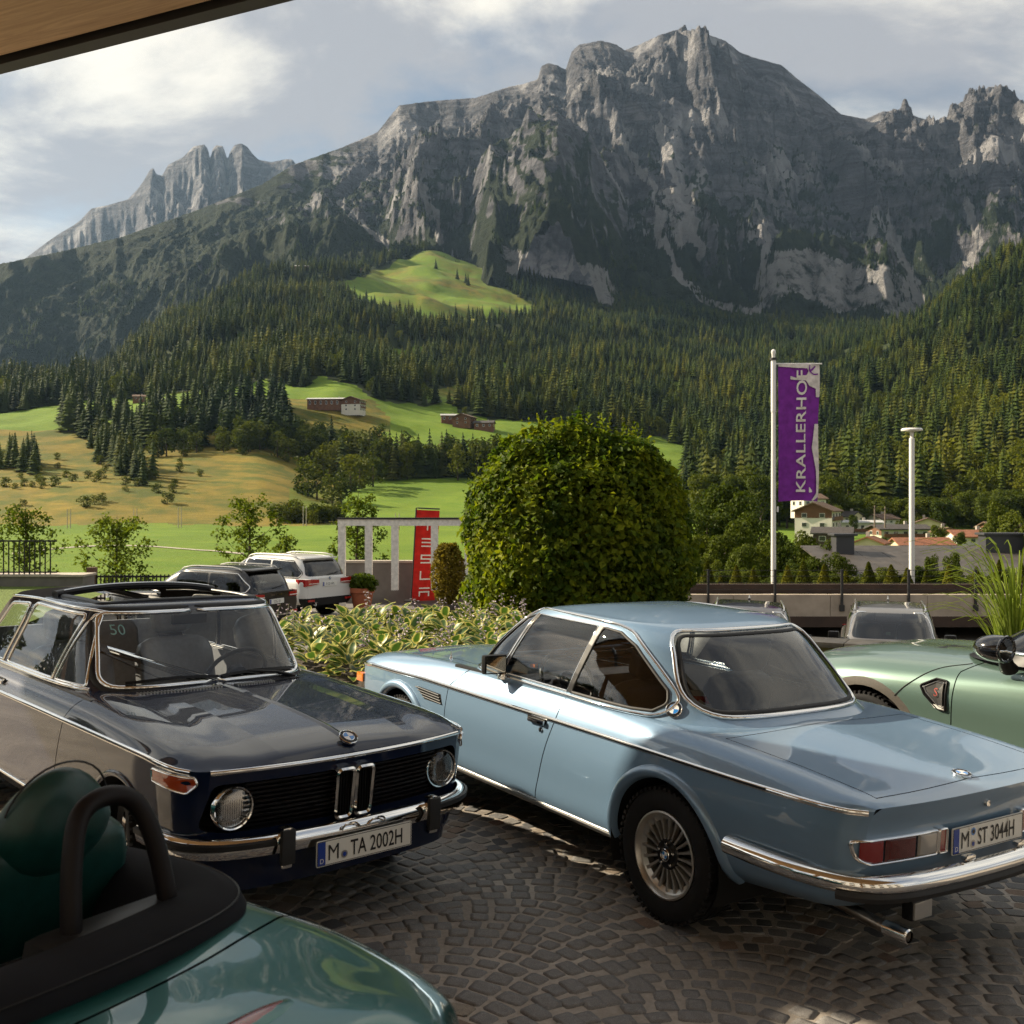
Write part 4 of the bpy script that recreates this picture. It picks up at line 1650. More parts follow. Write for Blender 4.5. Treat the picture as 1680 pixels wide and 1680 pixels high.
def emblem(root, loc, normal, r, up=(0, 0, 1), name='emblem'):
 """round badge: chrome rim, black ring, blue and white quarters"""
 nz = Vector(normal).normalized()
 ux = Vector(up).cross(nz)
 if ux.length < 1e-3: ux = Vector((0, 1, 0))
 ux.normalize()
 uy = nz.cross(ux)
 m = Matrix((ux, uy, nz)).transposed().to_4x4()
 m.translation = Vector(loc)
 e = obj(name, xf(lathe([(r * 0.5, -0.006), (r, -0.006), (r * 1.0, 0.004), (r * 0.94, 0.006), (r * 0.9, 0.004)], 28, cap=False), m), CHROME, root)
 obj('black_ring', xf(lathe([(r * 0.9, 0.0036), (r * 0.3, 0.0042)], 28, cap=False), m), BLACK, e)
 for k in range(4):
  pts = [(0, 0, 0.0055)] + [(r * 0.58 * cos(pi / 2 * (k + j / 6)), r * 0.58 * sin(pi / 2 * (k + j / 6)), 0.0055) for j in range(7)]
  obj('quarter', xf((pts, [tuple(range(8))]), m), EMBLUE if k % 2 == 1 else EMWHITE, e)
 obj('silver_ring', xf(tube([(r * 0.6 * cos(2 * pi * j / 24), r * 0.6 * sin(2 * pi * j / 24), 0.005) for j in range(24)], r * 0.03, 6, True), m), CHROME, e)
 return e

def plate(root, loc, normal, txt1, txt2, w=0.52, h=0.112, up=(0, 0, 1), seal=2, size=0.098):
 """German number plate: blue band, letters, seal"""
 nz = Vector(normal).normalized()
 ux = Vector(up).cross(nz).normalized()
 uy = nz.cross(ux)
 m = Matrix((ux, uy, nz)).transposed().to_4x4()
 m.translation = Vector(loc)
 p = obj('number_plate', xf(prism(rpoly([(-w / 2, -h / 2), (w / 2, -h / 2), (w / 2, h / 2), (-w / 2, h / 2)], 0.008, 3), 0.006), m), WHITEP, root, sharp=30)
 def frame(x0, x1, y0, y1, mat, nm, t=0.0035):
  path = [(a, b, 0.0065) for a, b in rpoly([(x0, y0), (x1, y0), (x1, y1), (x0, y1)], 0.006, 3)]
  obj(nm, xf(tube(path, t / 2, 4, True), m), mat, p)
 frame(-w / 2 + 0.004, w / 2 - 0.004, -h / 2 + 0.004, h / 2 - 0.004, INK, 'border', 0.003)
 obj('country_band', xf(prism([(-w / 2 + 0.006, -h / 2 + 0.006), (-w / 2 + 0.045, -h / 2 + 0.006), (-w / 2 + 0.045, h / 2 - 0.006), (-w / 2 + 0.006, h / 2 - 0.006)], 0.0015, d0=0.006), m), EUBLUE, p, False)
 k = h / 0.112
 obj('lettering', xf(mv(text_mesh('D', 0.030 * k, 1.0), -w / 2 + 0.015, -h / 2 + 0.014, 0.0082), m), WHITEP, p, False)
 a = text_mesh(txt1, size * k, 0.86)
 b = text_mesh(txt2, size * k, 0.70, weight=0.0008)
 x0 = -w / 2 + 0.054
 wa = max(q[0] for q in a[0])
 wb = max(q[0] for q in b[0])
 hb = max(q[1] for q in b[0])
 xb = x0 + wa + 0.062 * k
 sc = min(1.0, (w / 2 - 0.012 - xb) / wb)
 obj('lettering', xf(mv(a, x0, -hb / 2, 0.008), m), INK, p, False)
 obj('lettering', xf(mv(b, xb, -hb / 2, 0.008, (sc, 1, 1)), m), INK, p, False)
 xs = x0 + wa + 0.031 * k
 sl = [(-0.022 * k,)] if seal == 1 else [(-0.026 * k,), (0.026 * k,)]
 for i, (yy,) in enumerate(sl):
  c = obj('seal', xf(mv(lathe([(0.0, 0.0075), (0.017 * k, 0.0075)], 18, cap=False), xs, yy), m), STEEL if i == 0 else EMBLUE, p, False)
  obj('seal_crest', xf(mv(lathe([(0.0, 0.0085), (0.010 * k, 0.0085)], 14, cap=False), xs, yy), m), EUBLUE if i == 0 else INK, c, False)
 for sx in (-0.23, 0.23):
  obj('screw', xf(mv(lathe([(0.006, 0.006), (0.005, 0.009), (0.0, 0.0095)], 10), sx * w / 0.52 * 0.62, h * 0.36), m), WHITEP, p)
 return p

def seat(root, x, y, z, mat, w=0.52, headrest=True, name='seat', back=0.60, tilt=0.30, hr_w=0.26):
 s_ = empty(name)
 s_.parent = root
 s_.location = (x, y, z)
 def cushion(nm, sx, sy, sz, m4, p=s_):
  bm = bmesh.new()
  bmesh.ops.create_cube(bm, size=1.0)
  bmesh.ops.subdivide_edges(bm, edges=bm.edges[:], cuts=5, use_grid_fill=True)
  for v in bm.verts:
   c = v.co * 2
   k = max(abs(c.x), abs(c.y), abs(c.z))
   e = 5.0
   r = (abs(c.x) ** e + abs(c.y) ** e + abs(c.z) ** e) ** (1 / e)
   c = c / max(r, 1e-6) * k
   v.co = Vector((c.x * sx / 2, c.y * sy / 2, c.z * sz / 2))
  bm.verts.index_update()
  vf = ([tuple(v.co) for v in bm.verts], [tuple(v.index for v in f.verts) for f in bm.faces])
  bm.free()
  return obj(nm, xf(vf, m4), mat, p, True, 60)
 cushion('seat_cushion', 0.50, w, 0.16, Matrix.Translation((0.22, 0, 0.10)))
 R_ = Matrix.Rotation(-tilt, 4, 'Y')
 cushion('backrest', 0.14, w, back, Matrix.Translation((-0.06, 0, 0.12)) @ R_ @ Matrix.Translation((0, 0, back / 2)))
 if headrest:
  cushion('headrest', 0.11, hr_w, 0.19, Matrix.Translation((-0.06, 0, 0.12)) @ R_ @ Matrix.Translation((0, 0, back + 0.12)))
 return s_

def steering_wheel(root, x, y, z, r=0.19, tilt=0.9, mat=None):
 w = empty('steering_wheel')
 w.parent = root
 w.location = (x, y, z)
 m = Matrix.Rotation(-tilt, 4, 'Y')
 obj('wheel_rim', xf(tube([(r * cos(a), r * sin(a), 0) for a in np.linspace(0, 2 * pi, 33)[:-1]], 0.013, 8, True), m), mat or BLACK, w)
 for a in (pi / 2 + 0.25, -pi / 2 - 0.25, pi):
  obj('spoke', xf(box(0, 0, 0, r, 0.035, 0.012), m @ Matrix.Rotation(a, 4, 'Z') @ Matrix.Translation((r / 2, 0, -0.01))), BLACK, w, False)
 obj('hub', xf(lathe([(0.06, -0.02), (0.055, 0.015), (0.0, 0.022)], 16), m), BLACK, w)
 obj('column', xf(tube([(0, 0, 0), (0, 0, -0.35)], 0.03, 8), m), BLACK, w)
 return w

def place_car(root, x, y, heading):
 """stand a car on the sloping yard"""
 e = 0.5
 gx = (float(gz(x + e, y)) - float(gz(x - e, y))) / (2 * e)
 gy = (float(gz(x, y + e)) - float(gz(x, y - e))) / (2 * e)
 n = Vector((-gx, -gy, 1)).normalized()
 f = Vector((cos(rad(heading)), sin(rad(heading)), 0))
 f = (f - n * f.dot(n)).normalized()
 l = n.cross(f)
 m = Matrix((f, l, n)).transposed().to_4x4()
 m.translation = Vector((x, y, float(gz(x, y))))
 root.matrix_world = m
 return root

# ---------------------------------------------------------------- dark blue saloon with open roof panel
def build_saloon():
 root = empty('saloon_car', label='dark blue vintage car with open roof panel and plate M TA 2002H', cat='car')
 NAVY = paint('navy_paint', (0.005, 0.011, 0.036), 0.0, 0.4)
 SOFT = fabric('soft_top_cloth', (0.030, 0.024, 0.020), 0.85)
 sh = Shell()
 R_, F_ = -3.42, 0.70
 xs = np.unique(np.concatenate([np.linspace(R_, -0.6, 56), np.linspace(-0.6, 0.45, 36), np.linspace(0.45, F_, 22)]))

 def K(*k): return list(k)
 fy = lambda y: [(-3.42, y - 0.13), (-3.36, y - 0.06), (-3.2, y - 0.015), (-2.9, y), (0.40, y), (0.55, y - 0.012), (0.64, y - 0.04), (0.685, y - 0.075), (0.70, y - 0.115)]

 def L(y, zs, cr=False):
  ks = fy(y)
  return ([(x, yy, float(np.interp(x, [p[0] for p in zs], [p[1] for p in zs]))) for x, yy in ks], cr)
 lines = [
  L(0.690, [(R_, 0.30), (-2.9, 0.26), (0.3, 0.24), (F_, 0.27)]),
  L(0.758, [(R_, 0.36), (-2.9, 0.33), (0.3, 0.31), (F_, 0.34)]),
  L(0.785, [(R_, 0.50), (0.3, 0.50), (F_, 0.50)]),
  L(0.796, [(R_, 0.66), (0.3, 0.68), (F_, 0.66)]),
  L(0.795, [(R_, 0.775), (-1.0, 0.788), (0.3, 0.792), (F_, 0.778)], True),
  L(0.793, [(R_, 0.795), (-1.0, 0.812), (0.3, 0.815), (F_, 0.797)], True),
  ([(R_, 0.64, 0.83), (-2.9, 0.755, 0.855), (-0.6, 0.757, 0.868), (0.0, 0.752, 0.862), (0.45, 0.742, 0.842), (0.60, 0.715, 0.823), (0.70, 0.665, 0.800)], False),
  ([(R_, 0.58, 0.845), (-2.9, 0.70, 0.885), (-0.6, 0.695, 0.905), (0.0, 0.680, 0.888), (0.45, 0.672, 0.858), (0.60, 0.655, 0.834), (0.70, 0.62, 0.802)], False),
  ([(R_, 0.40, 0.85), (-2.9, 0.45, 0.895), (-0.6, 0.46, 0.922), (0.0, 0.46, 0.902), (0.45, 0.45, 0.868), (0.60, 0.44, 0.842), (0.67, 0.43, 0.822), (0.70, 0.42, 0.803)], False),
  ([(R_, 0.36, 0.85), (-2.9, 0.36, 0.897), (-0.6, 0.365, 0.925), (0.0, 0.365, 0.908), (0.45, 0.36, 0.875), (0.60, 0.355, 0.848), (0.67, 0.35, 0.826), (0.70, 0.345, 0.803)], True),
  ([(R_, 0.02, 0.85), (-2.9, 0.02, 0.902), (-0.6, 0.022, 0.932), (0.0, 0.022, 0.918), (0.45, 0.022, 0.887), (0.60, 0.022, 0.860), (0.67, 0.022, 0.834), (0.70, 0.022, 0.804)], True),
  ([(R_, 0.0, 0.853), (-2.9, 0.0, 0.904), (-0.6, 0.0, 0.937), (0.0, 0.0, 0.925), (0.45, 0.0, 0.894), (0.60, 0.0, 0.866), (0.67, 0.0, 0.837), (0.70, 0.0, 0.805)], False),
 ]
 halves = loft_lines(lines, xs, 5)

 def warp(g):
  g = g.copy()
  w = np.clip((g[..., 0] - 0.25) / 0.45, 0, 1) ** 1.6
  g[..., 0] += w * (0.085 * (1 - np.clip(np.abs(g[..., 1]) / 0.72, 0, 1) ** 2.2) - 0.02 - 0.20 * np.clip(0.80 - g[..., 2], 0, 1) * 0.5)
  wr = np.clip((-2.9 - g[..., 0]) / 0.5, 0, 1) ** 1.6
  g[..., 0] -= wr * 0.06 * (1 - np.clip(np.abs(g[..., 1]) / 0.72, 0, 1) ** 2.2)
  return g
 add_lofted(sh, halves, warp, ['body', 'body', 'body', 'bonnet', 'bonnet'], 'front_panel', 'rear_panel', corner=2)
 # glasshouse
 G = greenhouse([(-0.50, -2.98, 0.702, 0.885, 0.86, 5.0, 4.0), (-0.565, -2.90, 0.690, 0.95, 0.93, 5.0, 4.0),
     (-0.74, -2.62, 0.630, 1.17, 1.15, 5.2, 4.0), (-0.845, -2.44, 0.587, 1.305, 1.275, 5.2, 4.2), (-0.885, -2.38, 0.560, 1.335, 1.305, 5.2, 4.2)],
       0.052, 168, 5, rp=2.4)
 sh.add(G, 'window_frame', False, False)
 g2 = np.concatenate([G[-1:], G[:1]], 0)
 sh.add(g2, 'window_frame', False)
 bv = sh.full_bvh()
 gv = sh.patch[-2][3]
 # openings
 for sg in (1, -1):
  cy = (lambda c, sg=sg: c.y * sg > 0.3 and c.z < 0.80)
  sh.cut(circle(0.03, 0.30, 0.362), 'xz', 'hole', cy)
  sh.cut(circle(-2.50, 0.30, 0.350), 'xz', 'hole', cy)
  cd = (lambda c, sg=sg: c.y * sg > 0.3 and c.z < 0.915)
  sh.seam([(-0.615, 0.30), (-0.625, 0.88), (-0.60, 0.94), (-1.845, 0.94), (-1.86, 0.86), (-1.84, 0.30)], 'xz', 'door#%d' % sg, cd, ['body', 'bonnet'], 0.007)
  wf = (lambda c, sg=sg: c.y * sg > 0.35 and c.z > 0.91)
  vent = rpoly([(-0.780, 0.935), (-0.915, 1.290), (-0.945, 1.290), (-1.085, 0.935)], [0.012, 0.01, 0.006, 0.012], 3)
  dw = rpoly([(-1.125, 0.935), (-0.985, 1.290), (-1.665, 1.292), (-1.835, 0.935)], [0.012, 0.03, 0.03, 0.02], 3)
  qw = rpoly([(-1.905, 0.935), (-1.735, 1.285), (-2.06, 1.262), (-2.36, 0.97), (-2.36, 0.935)], [0.012, 0.03, 0.08, 0.04, 0.02], 3)
  for nm, pl in (('vent_window', vent), ('door_window', dw), ('quarter_window', qw)):
   sh.cut(pl, 'xz', nm + '#%d' % sg, wf, 'window_frame')
   obj('window_trim', trim(gv, pl, 'xz', sg, 0.010, 0.008, off=0.002), CHROME, root)
 ws = rpoly([(-0.600, 0.940), (0.600, 0.940), (0.525, 1.300), (-0.525, 1.300)], 0.06, 5)
 sh.cut(ws, 'yz', 'windscreen', lambda c: c.x > -1.0 and c.z > 0.9, 'window_frame')
 obj('windscreen_trim', trim(gv, ws, 'yz', 1, 0.013, 0.010, off=0.003, step=0.03), CHROME, root)
 obj('windscreen_seal', trim(gv, inset(ws, -0.022), 'yz', 1, 0.016, 0.006, off=0.001, step=0.03), RUBBER, root)
 rw = rpoly([(-0.60, 0.93), (0.60, 0.93), (0.49, 1.275), (-0.49, 1.275)], 0.05, 4)
 sh.cut(rw, 'yz', 'hole', lambda c: c.x < -1.9 and c.z > 0.9, 'window_frame')
 top = lambda c: c.z > 1.20
 rf = rpoly([(-1.005, -0.475), (-1.005, 0.475), (-1.60, 0.475), (-1.60, -0.475)], 0.05, 4)
 sh.cut(rf, 'xy', 'hole', top, 'window_frame')
 sh.cut([(-3.2, -0.8), (-1.66, -0.8), (-1.66, 0.8), (-3.2, 0.8)], 'xy', 'soft_top', lambda c: c.z > 1.28 or (c.x < -2.0 and c.z > 0.93), 'window_frame')
 # cabin hole in the lower body
 foot = [(x, y) for x, y in zip(*outline(-0.60, -2.80, 0.665, 5.0, 4.0, 40))]
 sh.cut(foot, 'xy', 'hole', lambda c: c.z > 0.84, ['bonnet', 'body', 'panel_gap', 'door'])
 for k, (y0, y1) in enumerate(((0.0215, 0.9), (-0.9, -0.0215), (-0.0225, 0.0225))):
  sh.cut([(-3.7, y0), (-2.0, y0), (-2.0, y1), (-3.7, y1)], 'xy', 'boot_lid#%d' % k, lambda c: c.z > 0.80, 'bonnet')
 # grille opening in the nose
 mouth = rpoly([(-0.715, 0.545), (-0.60, 0.520), (0.60, 0.520), (0.715, 0.545), (0.665, 0.735), (-0.665, 0.735)], [0.04, 0.05, 0.05, 0.04, 0.05, 0.05], 4)
 sh.cut(mouth, 'yz', 'hole', lambda c: c.x > 0.4, ['front_panel', 'body'])
 mats = {'*': NAVY, 'panel_gap': DARK, 'soft_top': SOFT, 'windscreen': GLASS, 'rear_window': GLASST, 'vent_window': GLASS, 'door_window': GLASS, 'quarter_window': GLASS}
 P = sh.export(root, mats)
 # roof opening rim
 e1 = densify(rf, 0.05)
 Pp, Nn = on_surface(gv, e1, 'xy', 1, 0.0)
 obj('roof_rim', sweep(Pp, flat_prof(0.022, 0.012), Nn, True), BLACK, root)
 hoop = [(-1.63, y) for y in np.linspace(-0.50, 0.50, 21)]
 Pp, Nn = on_surface(gv, hoop, 'xy', 1, 0.012)
 obj('roll_bar_cover', sweep(Pp, flat_prof(0.055, 0.020), Nn, False), BLACK, root)
 Pp, Nn = on_surface(gv, [(-1.595, y) for y in np.linspace(-0.46, 0.46, 19)], 'xy', 1, 0.028)
 obj('roof_strip', sweep(Pp, flat_prof(0.006, 0.004), Nn, False), CHROME, root)
 for sg in (1, -1):
  dr = [(x, z) for x, z in zip(np.linspace(-0.90, -2.30, 24), pchip([-2.30, -2.06, -1.6, -1.0, -0.90], [1.278, 1.298, 1.315, 1.312, 1.300], np.linspace(-0.90, -2.30, 24)[::-1])[::-1])]
  obj('roof_gutter', trim(gv, dr, 'xz', sg, 0.010, 0.010, False, 0.004), CHROME, root)
 # nose: recessed black grille with slats, headlamps, kidneys
 fp = sh.patch[[i for i, p in enumerate(sh.patch)][-4]][3]
 def fx(y, z):
  h = bv.ray_cast(Vector((3, y, z)), Vector((-1, 0, 0)))
  return h[0].x if h[0] else 0.70
 rim = [(fx(y, z) - 0.002, y, z) for y, z in densify(mouth, 0.03)]
 back = [(x - 0.055, y * 0.985, 0.63 + (z - 0.63) * 0.93) for x, y, z in rim]
 nR = len(rim)
 obj('grille_surround', (rim + back, [(i, (i + 1) % nR, nR + (i + 1) % nR, nR + i) for i in range(nR)]), BLACK, root)
 obj('grille_back', ([(x - 0.005, y, z) for x, y, z in back], [tuple(range(nR))]), DARK, root, False)
 for k in range(10):
  z = 0.538 + k * 0.0205
  for a, b in ((-0.52, -0.085), (0.085, 0.52)):
   ys = np.linspace(a, b, 9)
   obj('grille_slat', sweep([(fx(y, z) - 0.022, y, z) for y in ys], [(-0.008, -0.010), (0.004, -0.012), (0.006, 0.010), (-0.004, 0.012)], (1, 0, 0.0)), BLACK, root, sharp=20)
 LENS = glass('lamp_glass', (0.96, 0.97, 0.98), 1.0)
 for sg in (1, -1):
  y, z = 0.572 * sg, 0.628
  x = fx(0.56 * sg, 0.63) - 0.012
  hl = empty('headlight')
  hl.parent = root
  hl.location = (x, y, z)
  hl.rotation_euler = (0, 0, 0)
  obj('reflector', lathe([(0.0, -0.075), (0.045, -0.060), (0.075, -0.025), (0.086, 0.004)], 32, 'x'), simple('lamp_mirror', (0.75, 0.74, 0.72), 0.12, 1.0), hl)
  obj('headlight_rim', lathe([(0.082, 0.004), (0.086, 0.016), (0.092, 0.018), (0.099, 0.008), (0.101, -0.02)], 40, 'x', cap=False), CHROME, hl)
  obj('lens', lathe([(0.085, 0.010), (0.07, 0.019), (0.045, 0.026), (0.02, 0.029), (0.0, 0.030)], 32, 'x', cap=False), LENS, hl)
  for j in range(-7, 8):
   yy = j * 0.0105
   hgt = sqrt(max(0.0, 0.074 ** 2 - yy * yy))
   obj('lens_rib', tube([(0.012 + 0.014 * (1 - (zz / 0.08) ** 2) * (1 - (yy / 0.085) ** 2), yy, zz) for zz in np.linspace(-hgt, hgt * 0.4, 7)], 0.0017, 5), LENS, hl)
  obj('bulb', lathe([(0.012, -0.06), (0.012, -0.02), (0.0, -0.012)], 10, 'x'), STEEL, hl)
  # kidney
  ky = 0.053 * sg
  kp = rpoly([(ky - 0.042, 0.512), (ky + 0.042, 0.512), (ky + 0.045, 0.735), (ky - 0.045, 0.735)], [0.03, 0.03, 0.022, 0.022], 5)
  kx = fx(0, 0.63)
  path = [(kx + 0.024 + (z2 - 0.63) * 0.10, y2, z2) for y2, z2 in densify(kp, 0.02)]
  kd = obj('kidney_grille', sweep(path, [(-0.008, -0.022), (0.008, -0.022), (0.009, 0.006), (0.0, 0.014), (-0.009, 0.006)], (1, 0, 0), True), CHROME, root, sharp=40)
  obj('kidney_back', ([(p[0] - 0.025, p[1], p[2]) for p in path], [tuple(range(len(path)))]), DARK, kd, False)
  for j in range(-2, 3):
   obj('kidney_bar', box(kx + 0.008, ky + j * 0.0145, 0.625, 0.014, 0.004, 0.20), BLACK, kd, False)
  # corner indicator
  tp = rpoly([(0.395, 0.772), (0.405, 0.722), (0.630, 0.705), (0.662, 0.745), (0.655, 0.775)], [0.01, 0.012, 0.02, 0.02, 0.01], 3)
  sel = on_surface(bv, densify(tp, 0.025), 'xz', sg, 0.004)
  c = sum((p for p in sel[0]), Vector()) / len(sel[0])
  AMB = simple('amber_lens', (0.42, 0.055, 0.008), 0.12, coat=1.0)
  ind = obj('indicator_lamp', ([tuple(p + n * 0.006) for p, n in zip(*sel)] + [tuple(c + sum(sel[1], Vector()).normalized() * 0.022)], [(i, (i + 1) % len(sel[0]), len(sel[0])) for i in range(len(sel[0]))]), AMB, root)
  obj('indicator_rim', sweep(sel[0], flat_prof(0.006, 0.010), sel[1], True), CHROME, ind)
 # chrome strips
 lipy = np.linspace(-0.68, 0.68, 41)
 def lipz(y): return 0.798
 lp = []
 for y in lipy:
  h = bv.ray_cast(Vector((3, y, 0.789)), Vector((-1, 0, 0)))
  lp.append((h[0].x + 0.003, y, 0.790))
 for sg in (1, -1):
  pts = [(x, float(np.interp(x, [R_, -1.0, 0.3, 0.685], [0.786, 0.800, 0.804, 0.790]))) for x in np.linspace(-3.2, 0.64, 60)]
  Pp, Nn = on_surface(bv, pts, 'xz', sg, 0.002)
  obj('side_trim', sweep(Pp, flat_prof(0.013, 0.009), Nn), CHROME, root)
  obj('side_trim_insert', sweep([p + n * 0.007 for p, n in zip(Pp, Nn)], flat_prof(0.004, 0.004), Nn), BLACK, root)
  pts = [(x, 0.335) for x in np.linspace(-2.12, -0.40, 24)]
  Pp, Nn = on_surface(bv, pts, 'xz', sg, 0.003)
  obj('sill_trim', sweep(Pp, flat_prof(0.012, 0.008), Nn), CHROME, root)
  Pp, Nn = arch_lip(bv, 0.03, 0.30, 0.367, sg, -0.1, pi + 0.15)
  obj('wheel_arch_trim', sweep(Pp, flat_prof(0.016, 0.012), Nn), NAVY, root)
  Pp, Nn = arch_lip(bv, -2.50, 0.30, 0.355, sg, -0.1, pi + 0.1)
  obj('wheel_arch_trim', sweep(Pp, flat_prof(0.012, 0.012), Nn), NAVY, root)
  # belt chrome under the windows
  pts = [(x, 0.922) for x in np.linspace(-2.40, -0.74, 28)]
  Pp, Nn = on_surface(gv, pts, 'xz', sg, 0.004)
  obj('belt_trim', sweep(Pp, flat_prof(0.012, 0.010), Nn), CHROME, root)
  # wheel wells
  for cx in (0.03, -2.5):
   arc = [(cx + 0.365 * cos(a), 0.30 + 0.365 * sin(a)) for a in np.linspace(-0.35, pi + 0.35, 24)]
   v = [(x, 0.785 * sg, z) for x, z in arc] + [(x, 0.40 * sg, z) for x, z in arc]
   nA = len(arc)
   obj('wheel_well', (v, [(i, i + 1, nA + i + 1, nA + i) for i in range(nA - 1)] + [tuple(range(nA, 2 * nA))]), DARK, root)
 obj('bonnet_trim', sweep([Vector(p) for p in lp], flat_prof(0.011, 0.009), (1, 0, 0.2)), CHROME, root)
 fb = bv.ray_cast(Vector((0.700, 0, 3)), Vector((0, 0, -1)))
 emblem(root, fb[0] + Vector((0.012, 0, 0.012)), (0.50, 0, 0.866), 0.046, up=(-1, 0, 0))
 # bumper
 def bump_path(z):
  pts = [(0.30, -0.835), (0.45, -0.828), (0.60, -0.80), (0.70, -0.73), (0.765, -0.62), (0.81, -0.40), (0.83, 0.0)]
  full = [(x, y, z) for x, y in pts] + [(x, -y, z) for x, y in reversed(pts[:-1])]
  return curve3([(x, y * 0.965, z) for x, y, z in full], 6)
 bp = bump_path(0.475)
 bum = obj('front_bumper', sweep(bp, [(-0.012, -0.052), (0.014, -0.040), (0.024, 0.0), (0.014, 0.030), (0.0, 0.042), (-0.018, 0.040), (-0.022, -0.03)], (0, 0, 1)), CHROME, root, sharp=50)
 inner = [(x, y, z + 0.012) for x, y, z in bp if abs(y) > 0.40]
 for sg in (1, -1):
  q = [p for p in inner if p[1] * sg > 0]
  obj('bumper_strip', sweep(q, [(0.018, -0.014), (0.031, -0.012), (0.033, 0.010), (0.020, 0.016)], (0, 0, 1)), RUBBER, bum)
  ov = obj('overrider', box(0.842, 0.40 * sg, 0.465, 0.050, 0.050, 0.175, 0.012), CHROME, bum)
  obj('overrider_pad', box(0.864, 0.40 * sg, 0.470, 0.026, 0.066, 0.150, 0.008), RUBBER, ov)
 obj('valance', sweep(curve3([(0.50, -0.74, 0.36), (0.66, -0.60, 0.36), (0.71, -0.3, 0.36), (0.72, 0, 0.36), (0.71, 0.3, 0.36), (0.66, 0.6, 0.36), (0.50, 0.74, 0.36)], 5), [(-0.02, -0.10), (0.005, -0.10), (0.03, 0.12), (0.0, 0.12)], (0, 0, 1)), NAVY, root)
 for sg in (1, -1):
  obj('plate_clip', tube(curve3([(0.855, 0.02 * sg, 0.487), (0.862, 0.05 * sg, 0.510), (0.862, 0.10 * sg, 0.510), (0.855, 0.12 * sg, 0.487)], 5), 0.005, 6), CHROME, bum)
 plate(root, (0.868, 0.0, 0.408), (1, 0, 0.02), 'M', 'TA 2002H', seal=1)
 # rear bumper
 obj('rear_bumper', sweep(curve3([(-3.0, 0.83, 0.47), (-3.35, 0.80, 0.47), (-3.52, 0.6, 0.47), (-3.56, 0, 0.47), (-3.52, -0.6, 0.47), (-3.35, -0.80, 0.47), (-3.0, -0.83, 0.47)], 5), [(-0.015, -0.05), (0.02, -0.02), (0.02, 0.03), (-0.015, 0.045)], (0, 0, 1)), CHROME, root, sharp=50)
 # cowl vents
 cw = lambda y, dx=0: bv.ray_cast(Vector((-0.435 + dx - 0.10 * (y / 0.55) ** 2, y, 3)), Vector((0, 0, -1)))
 for a, b in ((-0.47, -0.05), (0.05, 0.47)):
  for y in np.linspace(a, b, 26):
   h = cw(y)
   obj('cowl_vent', box(h[0].x, y, h[0].z + 0.002, 0.045, 0.0075, 0.006), BLACK if abs(y) > 0.3 and y > 0 else STEEL, root, False)
 # wipers
 for y0, y1 in ((-0.02, -0.52), (0.48, 0.0)):
  base = gv.ray_cast(Vector((3, y0, 0.925)), Vector((-1, 0, 0)))[0]
  wp = empty('wiper')
  wp.parent = root
  a1 = gv.ray_cast(Vector((3, y0 * 0.4 + y1 * 0.6, 0.968)), Vector((-1, 0, 0)))[0] + Vector((0.02, 0, 0.01))
  obj('arm', tube([base + Vector((0.03, 0, 0.0)), base * 0.6 + a1 * 0.4 + Vector((0.02, 0, 0.012)), a1], [0.012, 0.008, 0.006], 6), BLACK, wp)
  bl = []
  for t in np.linspace(0, 1, 9):
   yy = y0 * (1 - t) + y1 * t + 0.02
   h = gv.ray_cast(Vector((3, yy, 0.955 + 0.012 * sin(pi * t))), Vector((-1, 0, 0)))[0]
   bl.append(h + Vector((0.012, 0, 0.006)))
  obj('blade', sweep(bl, [(-0.003, -0.008), (0.003, -0.008), (0.008, 0.010), (-0.008, 0.010)], (1, 0, 0.6)), BLACK, wp)
 # door handle, mirror
 for sg in (1, -1):
  h = bv.ray_cast(Vector((-1.70, 3 * sg, 0.850)), Vector((0, -sg, 0)))[0]
  dh = obj('door_handle', box(h.x, h.y + 0.014 * sg, h.z, 0.15, 0.018, 0.024, 0.007), CHROME, root)
  obj('handle_recess', box(h.x, h.y + 0.001 * sg, h.z, 0.17, 0.006, 0.040, 0.002), BLACK, dh)
 # wheels
 RIM = simple('painted_steel_rim', (0.30, 0.30, 0.29), 0.35, 0.6)
 for x in (0.03, -2.5):
  for sg in (1, -1):
   w = empty('wheel')
   w.parent = root
   w.location = (x, (0.685 if x < -1 else 0.668) * sg, 0.30)
   w.rotation_euler = (0, 0, -0.30 if x > -1 else 0)
   ty = obj('tyre', tyre_vf(0.302, 0.178, 0.185), TYRE, w)
   tag(obj('tread', tread_blocks(0.302, 0.185), TYRE, ty, False), kind='stuff')
   s1 = lambda y: y * sg
   obj('rim', lathe([(0.180, s1(-0.07)), (0.182, s1(0.066)), (0.172, s1(0.072)), (0.162, s1(0.055)), (0.135, s1(0.030)), (0.10, s1(0.050)), (0.06, s1(0.055)), (0.0, s1(0.055))], 36, 'y', cap=False), RIM, w)
   obj('hub_cap', lathe([(0.062, s1(0.054)), (0.058, s1(0.068)), (0.03, s1(0.078)), (0.0, s1(0.080))], 24, 'y', cap=False), CHROME, w)
   obj('trim_ring', lathe([(0.182, s1(0.066)), (0.186, s1(0.072)), (0.176, s1(0.078)), (0.160, s1(0.066))], 36, 'y', cap=False), CHROME, w)
 # cabin
 SEATM = simple('grey_seat_vinyl', (0.170, 0.178, 0.190), 0.45, var=0.15, scale=30, bump=0.1, bdist=0.003)
 obj('floor_pan', box(-1.6, 0, 0.24, 2.9, 1.36, 0.03), DARK, root, False)
 obj('underbody', box(-1.4, 0, 0.27, 4.0, 0.90, 0.10), DARK, root, False)
 for sg in (1, -1):
  obj('door_panel', box(-1.42, 0.685 * sg, 0.60, 1.75, 0.04, 0.62, 0.01), SEATM, root)
